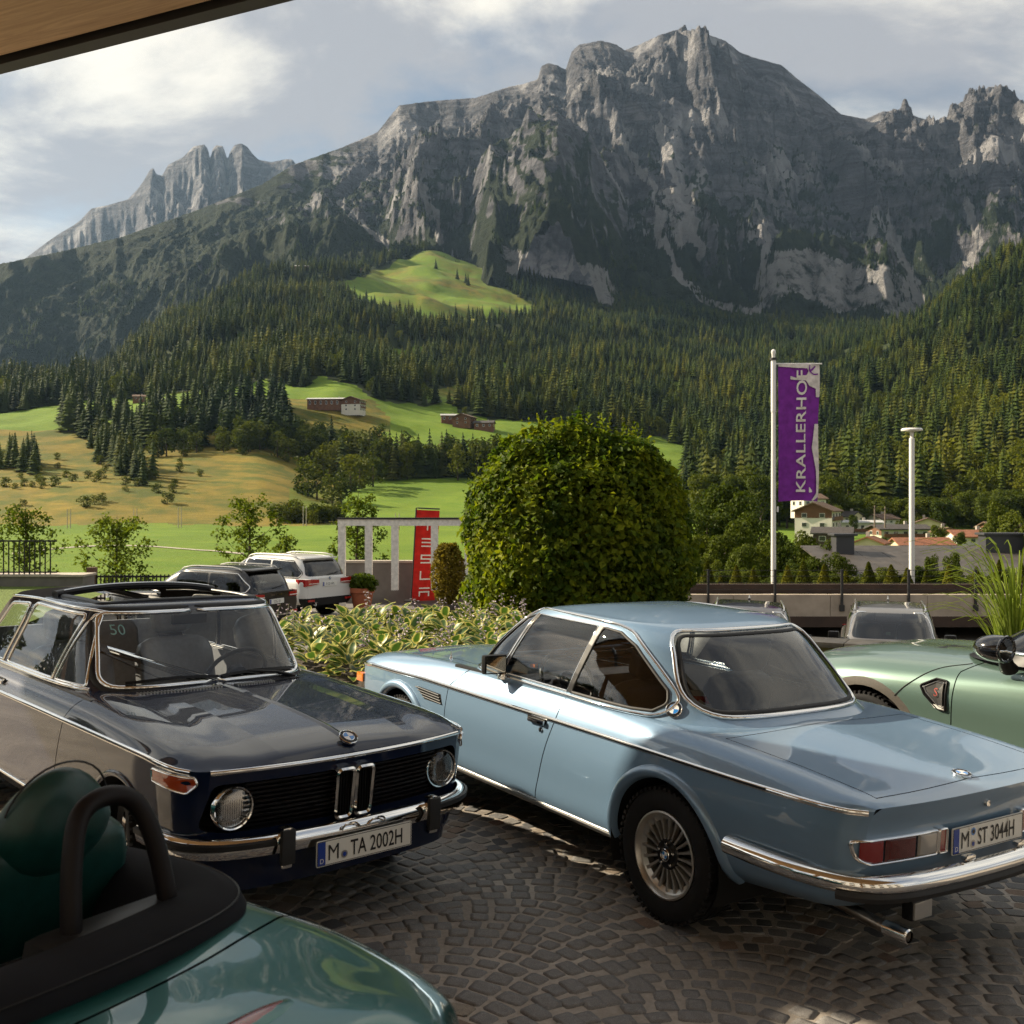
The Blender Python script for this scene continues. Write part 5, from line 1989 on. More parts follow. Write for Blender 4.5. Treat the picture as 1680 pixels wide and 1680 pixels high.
 dash = obj('dashboard', sweep([(-0.78, y, 0.83) for y in np.linspace(-0.64, 0.64, 9)], [(0.16, -0.02), (0.14, 0.06), (0.0, 0.075), (-0.06, 0.055), (-0.05, -0.12), (0.0, -0.18), (0.16, -0.18)], (0, 0, 1)), LEATHERK, root, sharp=30)
 obj('firewall', box(-0.56, 0, 0.55, 0.02, 1.3, 0.60), DARK, root, False)
 for y in (0.34, -0.34):
  seat(root, -1.62, y, 0.36, SEATM, name='front_seat', back=0.56, tilt=0.28)
 rs = empty('rear_seat')
 rs.parent = root
 obj('seat_cushion', box(-2.25, 0, 0.48, 0.46, 1.16, 0.18, 0.05), SEATM, rs)
 obj('backrest', xf(box(0, 0, 0.28, 0.14, 1.16, 0.56, 0.05), Matrix.Translation((-2.50, 0, 0.50)) @ Matrix.Rotation(-0.25, 4, 'Y')), SEATM, rs)
 obj('parcel_shelf', box(-2.72, 0, 0.89, 0.35, 1.10, 0.03), LEATHERK, root, False)
 steering_wheel(root, -0.98, 0.34, 0.90, 0.185, 0.95)
 mir = obj('rear_view_mirror', box(-0.92, 0, 1.245, 0.03, 0.21, 0.06, 0.012), BLACK, root)
 obj('mirror_stem', tube([(-0.92, 0, 1.27), (-0.88, 0, 1.31)], 0.008, 6), BLACK, mir)
 # painted number on the windscreen
 t50 = text_mesh('50', 0.075, 1.0, weight=-0.0005)
 STK = simple('sticker_teal', (0.22, 0.42, 0.42), 0.5)
 v = []
 for p in t50[0]:
  y, z = -0.50 + p[0], 1.195 + p[1]
  h = gv.ray_cast(Vector((3, y, z)), Vector((-1, 0, 0)))[0]
  v.append((h.x + 0.003, y, z))
 obj('windscreen_number', (v, t50[1]), STK, root, False)
 place_car(root, -1.27, 5.47, -47.0)
 return root

build_saloon()

# ---------------------------------------------------------------- light blue coupe seen from behind
def spoke_wheel(root, x, y, z, sg, R, rr, wd, nsp=20, mat=None, cap=True, steer=0.0):
 w = empty('wheel')
 w.parent = root
 w.location = (x, y, z)
 w.rotation_euler = (0, 0, steer)
 mat = mat or ALLOY
 ty = obj('tyre', tyre_vf(R, rr - 0.004, wd), TYRE, w)
 tag(obj('tread', tread_blocks(R, wd), TYRE, ty, False), kind='stuff')
 q = lambda a: a * sg
 f = wd / 2
 obj('rim', lathe([(rr, q(-f * 0.8)), (rr - 0.004, q(f * 0.86)), (rr - 0.001, q(f * 0.93)), (rr - 0.010, q(f * 0.96)), (rr - 0.016, q(f * 0.88)), (rr - 0.022, q(f * 0.70)), (rr - 0.036, q(f * 0.60)), (rr - 0.045, q(f * 0.55)), (rr - 0.05, q(f * 0.2))], 48, 'y', cap=False), mat, w)
 obj('wheel_disc', lathe([(rr - 0.02, q(f * 0.15)), (0.0, q(f * 0.15))], 36, 'y', cap=False), DARK, w, False)
 r0, r1 = 0.070, rr - 0.030
 for k in range(nsp):
  a = 2 * pi * k / nsp
  v = []
  for r, hw, yy in ((r0, 0.0055, f * 0.66), (r0 * 0.5 + r1 * 0.5, 0.0075, f * 0.62), (r1, 0.0105, f * 0.66)):
   for dy, ww in ((0, 0.75), (-0.022, 1.25)):
    for s2 in (-1, 1):
     v.append((r * cos(a) - s2 * hw * ww * sin(a), q(yy + dy), r * sin(a) + s2 * hw * ww * cos(a)))
  F = []
  for i in (0, 1):
   b = i * 4
   F += [(b, b + 1, b + 5, b + 4), (b, b + 4, b + 6, b + 2), (b + 1, b + 3, b + 7, b + 5), (b + 2, b + 6, b + 7, b + 3)]
  obj('spoke', (v, F), mat, w, False)
 hb = obj('hub', lathe([(0.074, q(f * 0.40)), (0.074, q(f * 0.62)), (0.068, q(f * 0.70)), (0.040, q(f * 0.66)), (0.034, q(f * 0.72)), (0.0, q(f * 0.74))], 30, 'y', cap=False), BLACK, w)
 for k in range(5):
  a = 2 * pi * k / 5 + 0.3
  obj('bolt', mv(lathe([(0.0085, q(f * 0.60)), (0.0085, q(f * 0.78)), (0.0, q(f * 0.80))], 8, 'y'), 0.052 * cos(a), 0, 0.052 * sin(a)), CHROME, hb)
 if cap:
  emblem(w, (0, q(f * 0.74 + 0.004)), (0, sg, 0), 0.030) if False else emblem(w, (0, q(f * 0.74 + 0.006), 0), (0, sg, 0), 0.030, name='hub_emblem')
 return w

def build_coupe():
 root = empty('coupe_car', label='light blue vintage coupe with chrome bumper and plate M ST 3044H', cat='car')
 BLUE = paint('light_blue_metallic', (0.165, 0.270, 0.400), 0.32, 0.38, 0.08)
 sh = Shell()
 R_, F_ = -1.10, 3.40
 xs = np.unique(np.concatenate([np.linspace(R_, -0.85, 22), np.linspace(-0.85, 2.9, 84), np.linspace(2.9, F_, 26)]))
 def L(y, zs, cr=False, tip=0.0):
  ks = [(-1.10, y - 0.120), (-1.09, y - 0.095), (-1.06, y - 0.066), (-1.0, y - 0.036), (-0.85, y - 0.013), (-0.5, y - 0.002), (0.0, y + 0.004), (0.35, y), (2.3, y), (2.625, y + 0.002), (3.0, y - 0.012), (3.22, y - 0.04), (3.34, y - 0.085), (3.385, y - 0.13), (3.40, y - 0.175)]
  return ([(x, yy, float(np.interp(x, [p[0] for p in zs], [p[1] for p in zs]))) for x, yy in ks], cr)
 lines = [
  L(0.700, [(R_, 0.36), (-0.6, 0.32), (0.4, 0.235), (2.2, 0.235), (3.0, 0.26), (F_, 0.30)]),
  L(0.775, [(R_, 0.41), (-0.6, 0.38), (0.4, 0.29), (2.2, 0.29), (3.0, 0.33), (F_, 0.37)]),
  L(0.822, [(R_, 0.52), (0.4, 0.48), (F_, 0.49)]),
  L(0.836, [(R_, 0.66), (0.4, 0.66), (F_, 0.63)]),
  L(0.826, [(R_, 0.778), (-0.5, 0.775), (0.4, 0.785), (2.3, 0.790), (3.1, 0.768), (F_, 0.735)], True),
  L(0.823, [(R_, 0.795), (-0.5, 0.798), (0.4, 0.805), (2.3, 0.808), (3.1, 0.785), (F_, 0.752)], True),
  ([(R_, 0.695, 0.802), (-1.06, 0.750, 0.812), (-0.9, 0.765, 0.830), (-0.5, 0.785, 0.850), (0.0, 0.796, 0.868), (1.0, 0.797, 0.872), (2.0, 0.792, 0.868), (2.7, 0.782, 0.850), (3.2, 0.735, 0.815), (3.36, 0.66, 0.775), (F_, 0.63, 0.755)], False),
  ([(R_, 0.685, 0.803), (-1.06, 0.718, 0.822), (-0.9, 0.715, 0.848), (-0.5, 0.718, 0.885), (0.0, 0.735, 0.912), (1.0, 0.760, 0.925), (2.0, 0.742, 0.918), (2.7, 0.715, 0.888), (3.2, 0.665, 0.835), (3.36, 0.60, 0.785), (F_, 0.57, 0.757)], False),
  ([(R_, 0.668, 0.804), (-1.06, 0.655, 0.824), (-0.9, 0.660, 0.850), (-0.5, 0.665, 0.888), (0.0, 0.68, 0.915), (1.0, 0.69, 0.93), (2.0, 0.68, 0.922), (2.7, 0.64, 0.893), (3.2, 0.58, 0.840), (3.36, 0.52, 0.790), (F_, 0.50, 0.758)], True),
  ([(R_, 0.42, 0.806), (-1.06, 0.42, 0.817), (-0.9, 0.42, 0.842), (-0.5, 0.42, 0.884), (-0.1, 0.42, 0.915), (1.0, 0.42, 0.93), (2.0, 0.42, 0.925), (2.7, 0.40, 0.898), (3.2, 0.38, 0.845), (3.36, 0.36, 0.793), (F_, 0.35, 0.759)], False),
  ([(R_, 0.0, 0.808), (-1.06, 0.0, 0.822), (-0.9, 0.0, 0.850), (-0.5, 0.0, 0.895), (-0.1, 0.0, 0.925), (1.0, 0.0, 0.93), (2.0, 0.0, 0.935), (2.7, 0.0, 0.910), (3.2, 0.0, 0.855), (3.36, 0.0, 0.800), (F_, 0.0, 0.762)], False),
 ]
 halves = loft_lines(lines, xs, 5)

 def warp(g):
  g = g.copy()
  w = np.clip((-0.75 - g[..., 0]) / 0.35, 0, 1) ** 1.5
  cr = 1 - np.clip(np.abs(g[..., 1]) / 0.70, 0, 1) ** 2.4
  z = g[..., 2]
  under = np.interp(z, [0.36, 0.45, 0.56, 0.72, 0.79, 0.81], [0.16, 0.055, 0.035, 0.030, 0.004, 0.0])
  g[..., 0] -= w * (0.055 * cr - under)
  wf = np.clip((g[..., 0] - 2.9) / 0.5, 0, 1) ** 1.5
  g[..., 0] += wf * (0.10 * cr + 0.15 * (z - 0.75))
  return g
 add_lofted(sh, halves, warp, ['body', 'body', 'body', 'body'], 'nose_panel', 'tail_panel', corner=3)
 G = greenhouse([(2.03, -0.22, 0.772, 0.895, 0.90, 7.0, 3.4), (1.93, -0.145, 0.764, 0.955, 0.940, 7.0, 3.4),
     (1.73, 0.055, 0.704, 1.15, 1.13, 7.0, 3.4), (1.49, 0.270, 0.622, 1.322, 1.310, 6.0, 3.4), (1.40, 0.360, 0.590, 1.354, 1.345, 5.5, 3.4)],
       0.046, 176, 5, rp=2.3)
 sh.add(G, 'roof', False)
 gv0 = sh.patch[-1][3]
 sh.add(np.concatenate([G[-1:], G[:1]], 0), 'roof', False)
 bv = sh.full_bvh()
 gv = gv0
 dk = [(-0.235, 0.66), (-0.235, -0.66), (-1.055, -0.640), (-1.055, 0.640)]
 sh.seam(dk, 'xy', 'boot_lid', lambda c: c.z > 0.79 and c.x < 0.1, 'body', 0.006)
 sh.seam([(2.02, 0.615), (2.02, -0.615), (3.33, -0.49), (3.33, 0.49)], 'xy', 'bonnet', lambda c: c.z > 0.74 and c.x > 1.5, 'body', 0.006)
 for sg in (1, -1):
  cy = (lambda c, sg=sg: c.y * sg > 0.3 and c.z < 0.80)
  sh.cut(circle(0.0, 0.318, 0.372), 'xz', 'hole', cy)
  sh.cut(circle(2.625, 0.318, 0.372), 'xz', 'hole', cy)
  cd = (lambda c, sg=sg: c.y * sg > 0.3 and c.z < 0.93)
  sh.seam([(2.03, 0.315), (2.035, 0.56), (2.00, 0.80), (1.84, 0.95), (0.80, 0.95), (0.865, 0.80), (0.945, 0.315)], 'xz', 'door#%d' % sg, cd, 'body', 0.007)
  wf = (lambda c, sg=sg: c.y * sg > 0.35 and c.z > 0.92)
  vent = rpoly([(1.80, 0.968), (1.525, 0.964), (1.350, 1.312), (1.445, 1.285)], [0.01, 0.01, 0.006, 0.01], 3)
  dw = rpoly([(1.485, 0.962), (1.322, 1.318), (0.755, 1.312), (0.846, 0.955)], [0.012, 0.02, 0.02, 0.012], 3)
  qw = rpoly([(0.812, 0.955), (0.718, 1.310), (0.58, 1.298), (0.455, 1.245), (0.195, 1.055), (0.165, 0.995), (0.225, 0.955), (0.35, 0.950)], [0.012, 0.02, 0.05, 0.06, 0.03, 0.03, 0.03, 0.02], 3)
  for nm, pl in (('vent_window', vent), ('door_window', dw), ('quarter_window', qw)):
   sh.cut(pl, 'xz', nm + '#%d' % sg, wf, 'roof')
  obj('window_trim', trim(gv, vent, 'xz', sg, 0.007, 0.007, off=0.002), BLACK, root)
  obj('window_trim', trim(gv, dw, 'xz', sg, 0.006, 0.006, off=0.001), CHROME, root)
  obj('window_seal', trim(gv, qw, 'xz', sg, 0.008, 0.006, off=0.001), RUBBER, root)
  # bright outline of the whole side glass
  ring = [(1.90, 0.948), (1.84, 0.985), (1.66, 1.128), (1.48, 1.275), (1.405, 1.330), (1.25, 1.348), (0.75, 1.338), (0.57, 1.322), (0.445, 1.268), (0.165, 1.058), (0.135, 0.985), (0.20, 0.938), (0.35, 0.930), (0.85, 0.935), (1.48, 0.942)]
  ring = [(p[0], p[1]) for p in curve3([(a, b, 0) for a, b in ring], 4, True)]
  obj('window_outline', trim(gv, ring, 'xz', sg, 0.009, 0.009, off=0.004), CHROME, root)
  bp = [(0.858, 0.95), (0.842, 1.02), (0.805, 1.17), (0.770, 1.312), (0.700, 1.310), (0.735, 1.17), (0.775, 1.02), (0.797, 0.953)]
  P_, N_ = on_surface(gv, densify([(0.828, 0.952), (0.735, 1.315)], 0.05, False), 'xz', sg, 0.003)
  obj('door_pillar', sweep(P_, [(-0.017, -0.004), (0.017, -0.004), (0.017, 0.004), (-0.017, 0.004)], N_), BLACK, root, False)
  P_, N_ = on_surface(gv, densify([(1.508, 0.956), (1.340, 1.318)], 0.05, False), 'xz', sg, 0.004)
  obj('vent_divider', sweep(P_, flat_prof(0.010, 0.008), N_), CHROME, root)
 bl = rpoly([(-0.640, 0.958), (0.640, 0.958), (0.480, 1.318), (-0.480, 1.318)], [0.16, 0.16, 0.12, 0.12], 8)
 sh.cut(bl, 'yz', 'rear_window', lambda c: c.x < 0.75 and c.z > 0.92, 'roof')
 obj('rear_window_trim', trim(gv, inset(bl, -0.006), 'yz', -1, 0.012, 0.010, off=0.004, step=0.03), CHROME, root)
 obj('rear_window_seal', trim(gv, inset(bl, 0.014), 'yz', -1, 0.012, 0.005, off=0.002, step=0.03), RUBBER, root)
 ws = rpoly([(-0.62, 0.97), (0.62, 0.97), (0.50, 1.305), (-0.50, 1.305)], 0.07, 5)
 sh.cut(ws, 'yz', 'windscreen', lambda c: c.x > 0.95 and c.z > 0.92, 'roof')
 obj('windscreen_trim', trim(gv, ws, 'yz', 1, 0.012, 0.010, off=0.003, step=0.04), CHROME, root)
 foot = [(x, y) for x, y in zip(*outline(1.88, -0.10, 0.715, 7.0, 3.4, 40))]
 sh.cut(foot, 'xy', 'hole', lambda c: c.z > 0.85, ['body', 'door', 'panel_gap', 'bonnet', 'boot_lid'])
 mats = {'*': BLUE, 'panel_gap': DARK, 'windscreen': GLASS, 'rear_window': GLASST, 'vent_window': GLASST, 'door_window': GLASS, 'quarter_window': GLASS}
 sh.export(root, mats)
 # trim strips, arches, sills
 for sg in (1, -1):
  zz = lambda x: float(np.interp(x, [R_, -0.5, 0.4, 2.3, 3.1, F_], [0.787, 0.787, 0.795, 0.799, 0.777, 0.744]))
  Pp, Nn = on_surface(bv, [(x, zz(x)) for x in np.linspace(-1.085, 3.30, 80)], 'xz', sg, 0.002)
  obj('side_trim', sweep(Pp, flat_prof(0.013, 0.009), Nn), CHROME, root)
  obj('side_trim_insert', sweep([p + n * 0.008 for p, n in zip(Pp, Nn)][8:-4], flat_prof(0.0055, 0.0035), Nn[8:-4]), BLACK, root)
  Pp, Nn = on_surface(bv, [(x, 0.290) for x in np.linspace(0.38, 2.26, 30)], 'xz', sg, 0.004)
  obj('sill_trim', sweep(Pp, flat_prof(0.020, 0.010), Nn), STEEL, root)
  obj('sill_trim_line', sweep([p + Vector((0, 0, 0.026)) for p in Pp], flat_prof(0.006, 0.012), Nn), CHROME, root)
  for cx in (0.0, 2.625):
   Pp, Nn = arch_lip(bv, cx, 0.318, 0.392, sg, -0.05, pi + 0.05, n=32)
   fl = [p + Vector((0, 0.008 * sg, 0)) for p in Pp]
   obj('wheel_arch_flare', sweep(fl, [(-0.030, -0.020), (-0.022, 0.006), (-0.006, 0.018), (0.012, 0.016), (0.030, 0.002), (0.034, -0.014)] if sg < 0 else [(0.030, -0.020), (0.022, 0.006), (0.006, 0.018), (-0.012, 0.016), (-0.030, 0.002), (-0.034, -0.014)], [(0, sg, 0)] * len(fl)), BLUE, root, sharp=60)
   arc = [(cx + 0.378 * cos(a), 0.318 + 0.378 * sin(a)) for a in np.linspace(-0.35, pi + 0.35, 24)]
   v = [(x, 0.822 * sg, z) for x, z in arc] + [(x, 0.40 * sg, z) for x, z in arc]
   nA = len(arc)
   obj('wheel_well', (v, [(i, i + 1, nA + i + 1, nA + i) for i in range(nA - 1)] + [tuple(range(nA, 2 * nA))]), DARK, root)
  for x in (0.0, 2.625):
   spoke_wheel(root, x, 0.715 * sg, 0.318, sg, 0.320, 0.208, 0.205)
  # handle with lock
  h = bv.ray_cast(Vector((1.02, 3 * sg, 0.768)), Vector((0, -sg, 0)))[0]
  dh = obj('door_handle', box(h.x, h.y + 0.016 * sg, h.z, 0.15, 0.014, 0.026, 0.006), CHROME, root)
  obj('handle_recess', box(h.x + 0.01, h.y + 0.002 * sg, h.z + 0.01, 0.17, 0.008, 0.034, 0.003), BLACK, dh)
  h = bv.ray_cast(Vector((0.985, 3 * sg, 0.725)), Vector((0, -sg, 0)))[0]
  obj('door_lock', mv(lathe([(0.014, 0.0), (0.013, 0.008 * sg), (0.0, 0.009 * sg)], 14, 'y'), *h), CHROME, root)
  # gills
  gl = empty('side_vent')
  gl.parent = root
  for k in range(4):
   pts = densify([(2.40 - k * 0.035, 0.735 - k * 0.016), (2.095 - k * 0.012, 0.728 - k * 0.016)], 0.06, False)
   Pp, Nn = on_surface(bv, pts, 'xz', sg, 0.003)
   obj('vent_slat', sweep(Pp, flat_prof(0.0045, 0.007), Nn), BLACK, gl)
  Pp, Nn = on_surface(bv, rpoly([(2.40, 0.742), (2.08, 0.736), (2.05, 0.672), (2.28, 0.672)], 0.01, 2), 'xz', sg, 0.001)
  obj('vent_back', ([tuple(p) for p in Pp], [tuple(range(len(Pp)))]), DARK, gl, False)
  # front corner indicator
  h = bv.ray_cast(Vector((3.30, 3 * sg, 0.655)), Vector((0, -sg, 0)))[0]
  obj('indicator_lamp', box(h.x + 0.02, h.y + 0.004 * sg, 0.655, 0.10, 0.05, 0.065, 0.012), simple('orange_lens', (0.80, 0.20, 0.01), 0.15, coat=1.0), root)
  h = gv.ray_cast(Vector((0.125, 3 * sg, 0.975)), Vector((0, -sg, 0)))
  if h[0] is None or h[0].y * sg < 0.3: h = gv.find_nearest(Vector((0.125, 0.72 * sg, 0.975)))
  emblem(root, h[0] + Vector((0, 0.006 * sg, 0)), (h[1] if h[1].y * sg > 0 else -h[1]), 0.043, name='pillar_emblem')
 # mirror on the left door
 mr = empty('door_mirror')
 mr.parent = root
 obj('mirror_foot', lathe([(0.032, 0.0), (0.030, 0.02), (0.018, 0.045), (0.014, 0.06)], 14), CHROME, mr, loc=(1.47, 0.772, 0.925))
 obj('mirror_case', xf(box(0, 0, 0, 0.050, 0.150, 0.115, 0.020), Matrix.Translation((1.47, 0.835, 1.015)) @ Matrix.Rotation(-0.1, 4, 'Z')), BLACK, mr)
 obj('mirror_glass', xf(box(-0.0265, 0, 0, 0.003, 0.126, 0.092), Matrix.Translation((1.47, 0.835, 1.015)) @ Matrix.Rotation(-0.1, 4, 'Z')), simple('mirror_silver', (0.8, 0.82, 0.8), 0.02, 1.0), mr, False)
 # tail: lamps, plate, bumper, lock, emblem
 def rx(y, z):
  h = bv.ray_cast(Vector((-4, y, z)), Vector((1, 0, 0)))
  return h[0].x if h[0] else -1.08
 RED = simple('red_lens', (0.20, 0.006, 0.008), 0.14, coat=1.0)
 RED2 = simple('dark_red_lens', (0.085, 0.004, 0.004), 0.16, coat=1.0)
 CLR = simple('clear_lens', (0.30, 0.29, 0.28), 0.16, coat=1.0)
 for sg in (1, -1):
  fr = rpoly([(0.335, 0.578), (0.695, 0.578), (0.760, 0.600), (0.778, 0.676), (0.335, 0.676)], [0.01, 0.05, 0.05, 0.02, 0.01], 4)
  pts = densify(fr, 0.02)
  tl = empty('tail_lamp')
  tl.parent = root
  rim = [Vector((rx(y * sg, z) - 0.010, y * sg, z)) for y, z in pts]
  obj('lamp_frame', sweep(rim, flat_prof(0.007, 0.012), [(-1, 0, 0)] * len(rim), True), CHROME, tl)
  for a, b, m in ((0.635, 0.775, RED), (0.455, 0.628, RED2), (0.335, 0.450, CLR)):
   cell = [p for p in pts if a <= p[0] <= b]
   zs_ = lambda y: (max(0.572, 0.572 + max(0, (y - 0.62)) * 1.0), 0.700)
   ys_ = np.linspace(a + 0.003, b - 0.003, 7)
   top_ = [(y, 0.673) for y in ys_ if y < 0.772]
   bot_ = [(y, 0.581 + (max(0, y - 0.68) / 0.09) ** 2 * 0.03) for y in reversed([y for y in ys_ if y < 0.772])]
   pl = top_ + bot_
   c = (sum(p[0] for p in pl) / len(pl), sum(p[1] for p in pl) / len(pl))
   v = [(rx(y * sg, z) - 0.012, y * sg, z) for y, z in pl] + [(rx(c[0] * sg, c[1]) - 0.024, c[0] * sg, c[1])]
   v2 = [(p[0] - 0.009, c[0] * sg + (p[1] - c[0] * sg) * 0.85, c[1] + (p[2] - c[1]) * 0.85) for p in v[:-1]]
   n_ = len(pl)
   obj('lens', (v[:-1] + v2 + [v[-1]], [(i, (i + 1) % n_, n_ + (i + 1) % n_, n_ + i) for i in range(n_)] + [(n_ + i, n_ + (i + 1) % n_, 2 * n_) for i in range(n_)]), m, tl, sharp=25)
  in_ = rpoly([(0.272, 0.578), (0.322, 0.578), (0.322, 0.676), (0.272, 0.676)], 0.008, 3)
  v = [(rx(y * sg, z) - 0.014, y * sg, z) for y, z in in_]
  obj('lens', (v, [tuple(range(len(v)))]), RED, tl, False)
  rim = [Vector((rx(y * sg, z) - 0.010, y * sg, z)) for y, z in densify(in_, 0.02)]
  obj('lamp_frame', sweep(rim, flat_prof(0.005, 0.012), [(-1, 0, 0)] * len(rim), True), CHROME, tl)
 plate(root, (rx(0, 0.62) - 0.022, 0.0, 0.618), (-1, 0, 0.0), 'M', 'ST 3044H', seal=2)
 h = bv.ray_cast(Vector((-1.015, 0, 3)), Vector((0, 0, -1)))
 emblem(root, h[0] + Vector((0, 0, 0.006)), h[1] if h[1].z > 0 else -h[1], 0.043, up=(1, 0, 0), name='boot_emblem')
 obj('boot_lock', mv(lathe([(0.016, 0.0), (0.014, -0.012), (0.0, -0.014)], 14, 'x'), rx(0, 0.745), 0.0, 0.745), CHROME, root)
 def bpath(z, o=0.0):
  pts = [(-0.44, 0.850 + o), (-0.62, 0.852 + o), (-0.86, 0.835 + o), (-1.05 - o, 0.765 + o), (-1.145 - o, 0.63), (-1.185 - o, 0.38), (-1.20 - o, 0.0)]
  return curve3([(x, y, z) for x, y in pts] + [(x, -y, z) for x, y in reversed(pts[:-1])], 6)
 bp = bpath(0.500)
 bum = obj('rear_bumper', sweep(bp, [(-0.016 + 0.044 * sin(a), 0.042 * -cos(a)) for a in np.linspace(0, pi, 11)], (0, 0, 1)), CHROME, root, sharp=80)
 q = [p for p in bpath(0.466, 0.012) if p[0] < -1.0]
 obj('bumper_strip', sweep(q, [(-0.010, -0.026), (0.012, -0.024), (0.020, -0.004), (0.014, 0.014), (-0.010, 0.016)], (0, 0, 1)), RUBBER, bum, sharp=40)
 for y in (0.19, -0.19):
  obj('plate_light', box(-1.178, y, 0.556, 0.030, 0.065, 0.020, 0.006), CHROME, bum)
 obj('front_bumper', sweep(curve3([(2.95, 0.835, 0.47), (3.25, 0.80, 0.47), (3.46, 0.60, 0.47), (3.53, 0, 0.47), (3.46, -0.6, 0.47), (3.25, -0.80, 0.47), (2.95, -0.835, 0.47)], 5), [(-0.015, -0.045), (0.02, -0.02), (0.02, 0.02), (-0.015, 0.045)], (0, 0, 1)), CHROME, root, sharp=50)
 # exhaust and hanging reversing lamp
 obj('exhaust_pipe', tube(curve3([(-0.60, 0.56, 0.34), (-0.85, 0.58, 0.33), (-1.02, 0.60, 0.318), (-1.15, 0.605, 0.312)], 5), 0.026, 12), simple('exhaust_steel', (0.28, 0.24, 0.20), 0.3, 1.0, var=0.3, scale=20), root)
 obj('exhaust_tip', lathe([(0.024, -0.11), (0.030, -0.105), (0.031, 0.0), (0.026, 0.0), (0.025, -0.10)], 18, 'x', cap=False), CHROME, root, loc=(-1.09, 0.604, 0.314))
 rl = empty('hanging_lamp')
 rl.parent = root
 obj('lamp_body', box(-1.10, 0.42, 0.365, 0.05, 0.13, 0.085, 0.012), BLACK, rl)
 obj('lamp_lens', box(-1.128, 0.42, 0.365, 0.012, 0.115, 0.070, 0.005), CLR, rl)
 obj('lamp_bracket', box(-1.09, 0.42, 0.43, 0.03, 0.05, 0.07), BLACK, rl)
 # cabin
 obj('floor_pan', box(1.2, 0, 0.27, 2.4, 1.44, 0.03), DARK, root, False)
 obj('underbody', box(1.1, 0, 0.29, 3.9, 0.94, 0.10), DARK, root, False)
 for sg in (1, -1):
  obj('door_panel', box(1.30, 0.735 * sg, 0.60, 1.5, 0.035, 0.66, 0.01), LEATHERK, root)
 obj('dashboard', sweep([(1.64, y, 0.83) for y in np.linspace(-0.64, 0.64, 9)], [(0.20, -0.02), (0.16, 0.05), (0.0, 0.065), (-0.06, 0.045), (-0.05, -0.12), (0.0, -0.18), (0.2, -0.18)], (0, 0, 1)), LEATHERK, root, sharp=30)
 WOOD = simple('dash_wood', (0.23, 0.075, 0.022), 0.25, var=0.35, scale=14, coat=0.8)
 obj('wood_panel', box(1.612, 0, 0.80, 0.014, 1.30, 0.10, 0.004), WOOD, root)
 for y in (0.36, -0.36):
  seat(root, 0.86, y, 0.36, LEATHERK, name='front_seat', back=0.56, tilt=0.30, hr_w=0.30)
 rs = empty('rear_seat')
 rs.parent = root
 for y in (0.27, -0.27):
  obj('seat_cushion', box(0.34, y, 0.46, 0.46, 0.50, 0.18, 0.05), LEATHERK, rs)
  obj('backrest', xf(box(0, y, 0.24, 0.13, 0.50, 0.44, 0.05), Matrix.Translation((0.22, 0, 0.46)) @ Matrix.Rotation(-0.35, 4, 'Y')), LEATHERK, rs)
 obj('parcel_shelf', box(0.03, 0, 0.89, 0.30, 1.00, 0.02), LEATHERK, root, False)
 steering_wheel(root, 1.38, 0.36, 0.90, 0.185, 1.05)
 # sticker in the rear window
 st = obj('window_sticker', ([(0, 0, 0), (0, -0.075, 0), (0, -0.075, 0.105), (0, 0, 0.105)], [(0, 1, 2, 3)]), simple('sticker_white', (0.7, 0.7, 0.68), 0.5), root, False)
 def sv(y, z):
  p = gv.ray_cast(Vector((-4, y, z)), Vector((1, 0, 0)))[0]
  return (p.x + 0.006, y, z)
 for i, v in enumerate(st.data.vertices): v.co = sv(*[(0.575, 0.975), (0.505, 0.975), (0.505, 1.065), (0.575, 1.065)][i])
 obj('sticker_band', ([(sv(y, z)[0] - 0.002, y, z) for y, z in ((0.575, 1.008), (0.505, 1.008), (0.505, 1.040), (0.575, 1.040))], [(0, 1, 2, 3)]), simple('sticker_red', (0.45, 0.02, 0.03), 0.5), st, False)
 # washer jet and aerial on the front wing
 obj('aerial_base', lathe([(0.014, 0), (0.010, 0.012), (0.004, 0.03), (0.003, 0.06)], 10), CHROME, root, loc=(2.35, 0.60, 0.905))
 place_car(root, 1.379, 5.52, 124.1)
 return root

build_coupe()

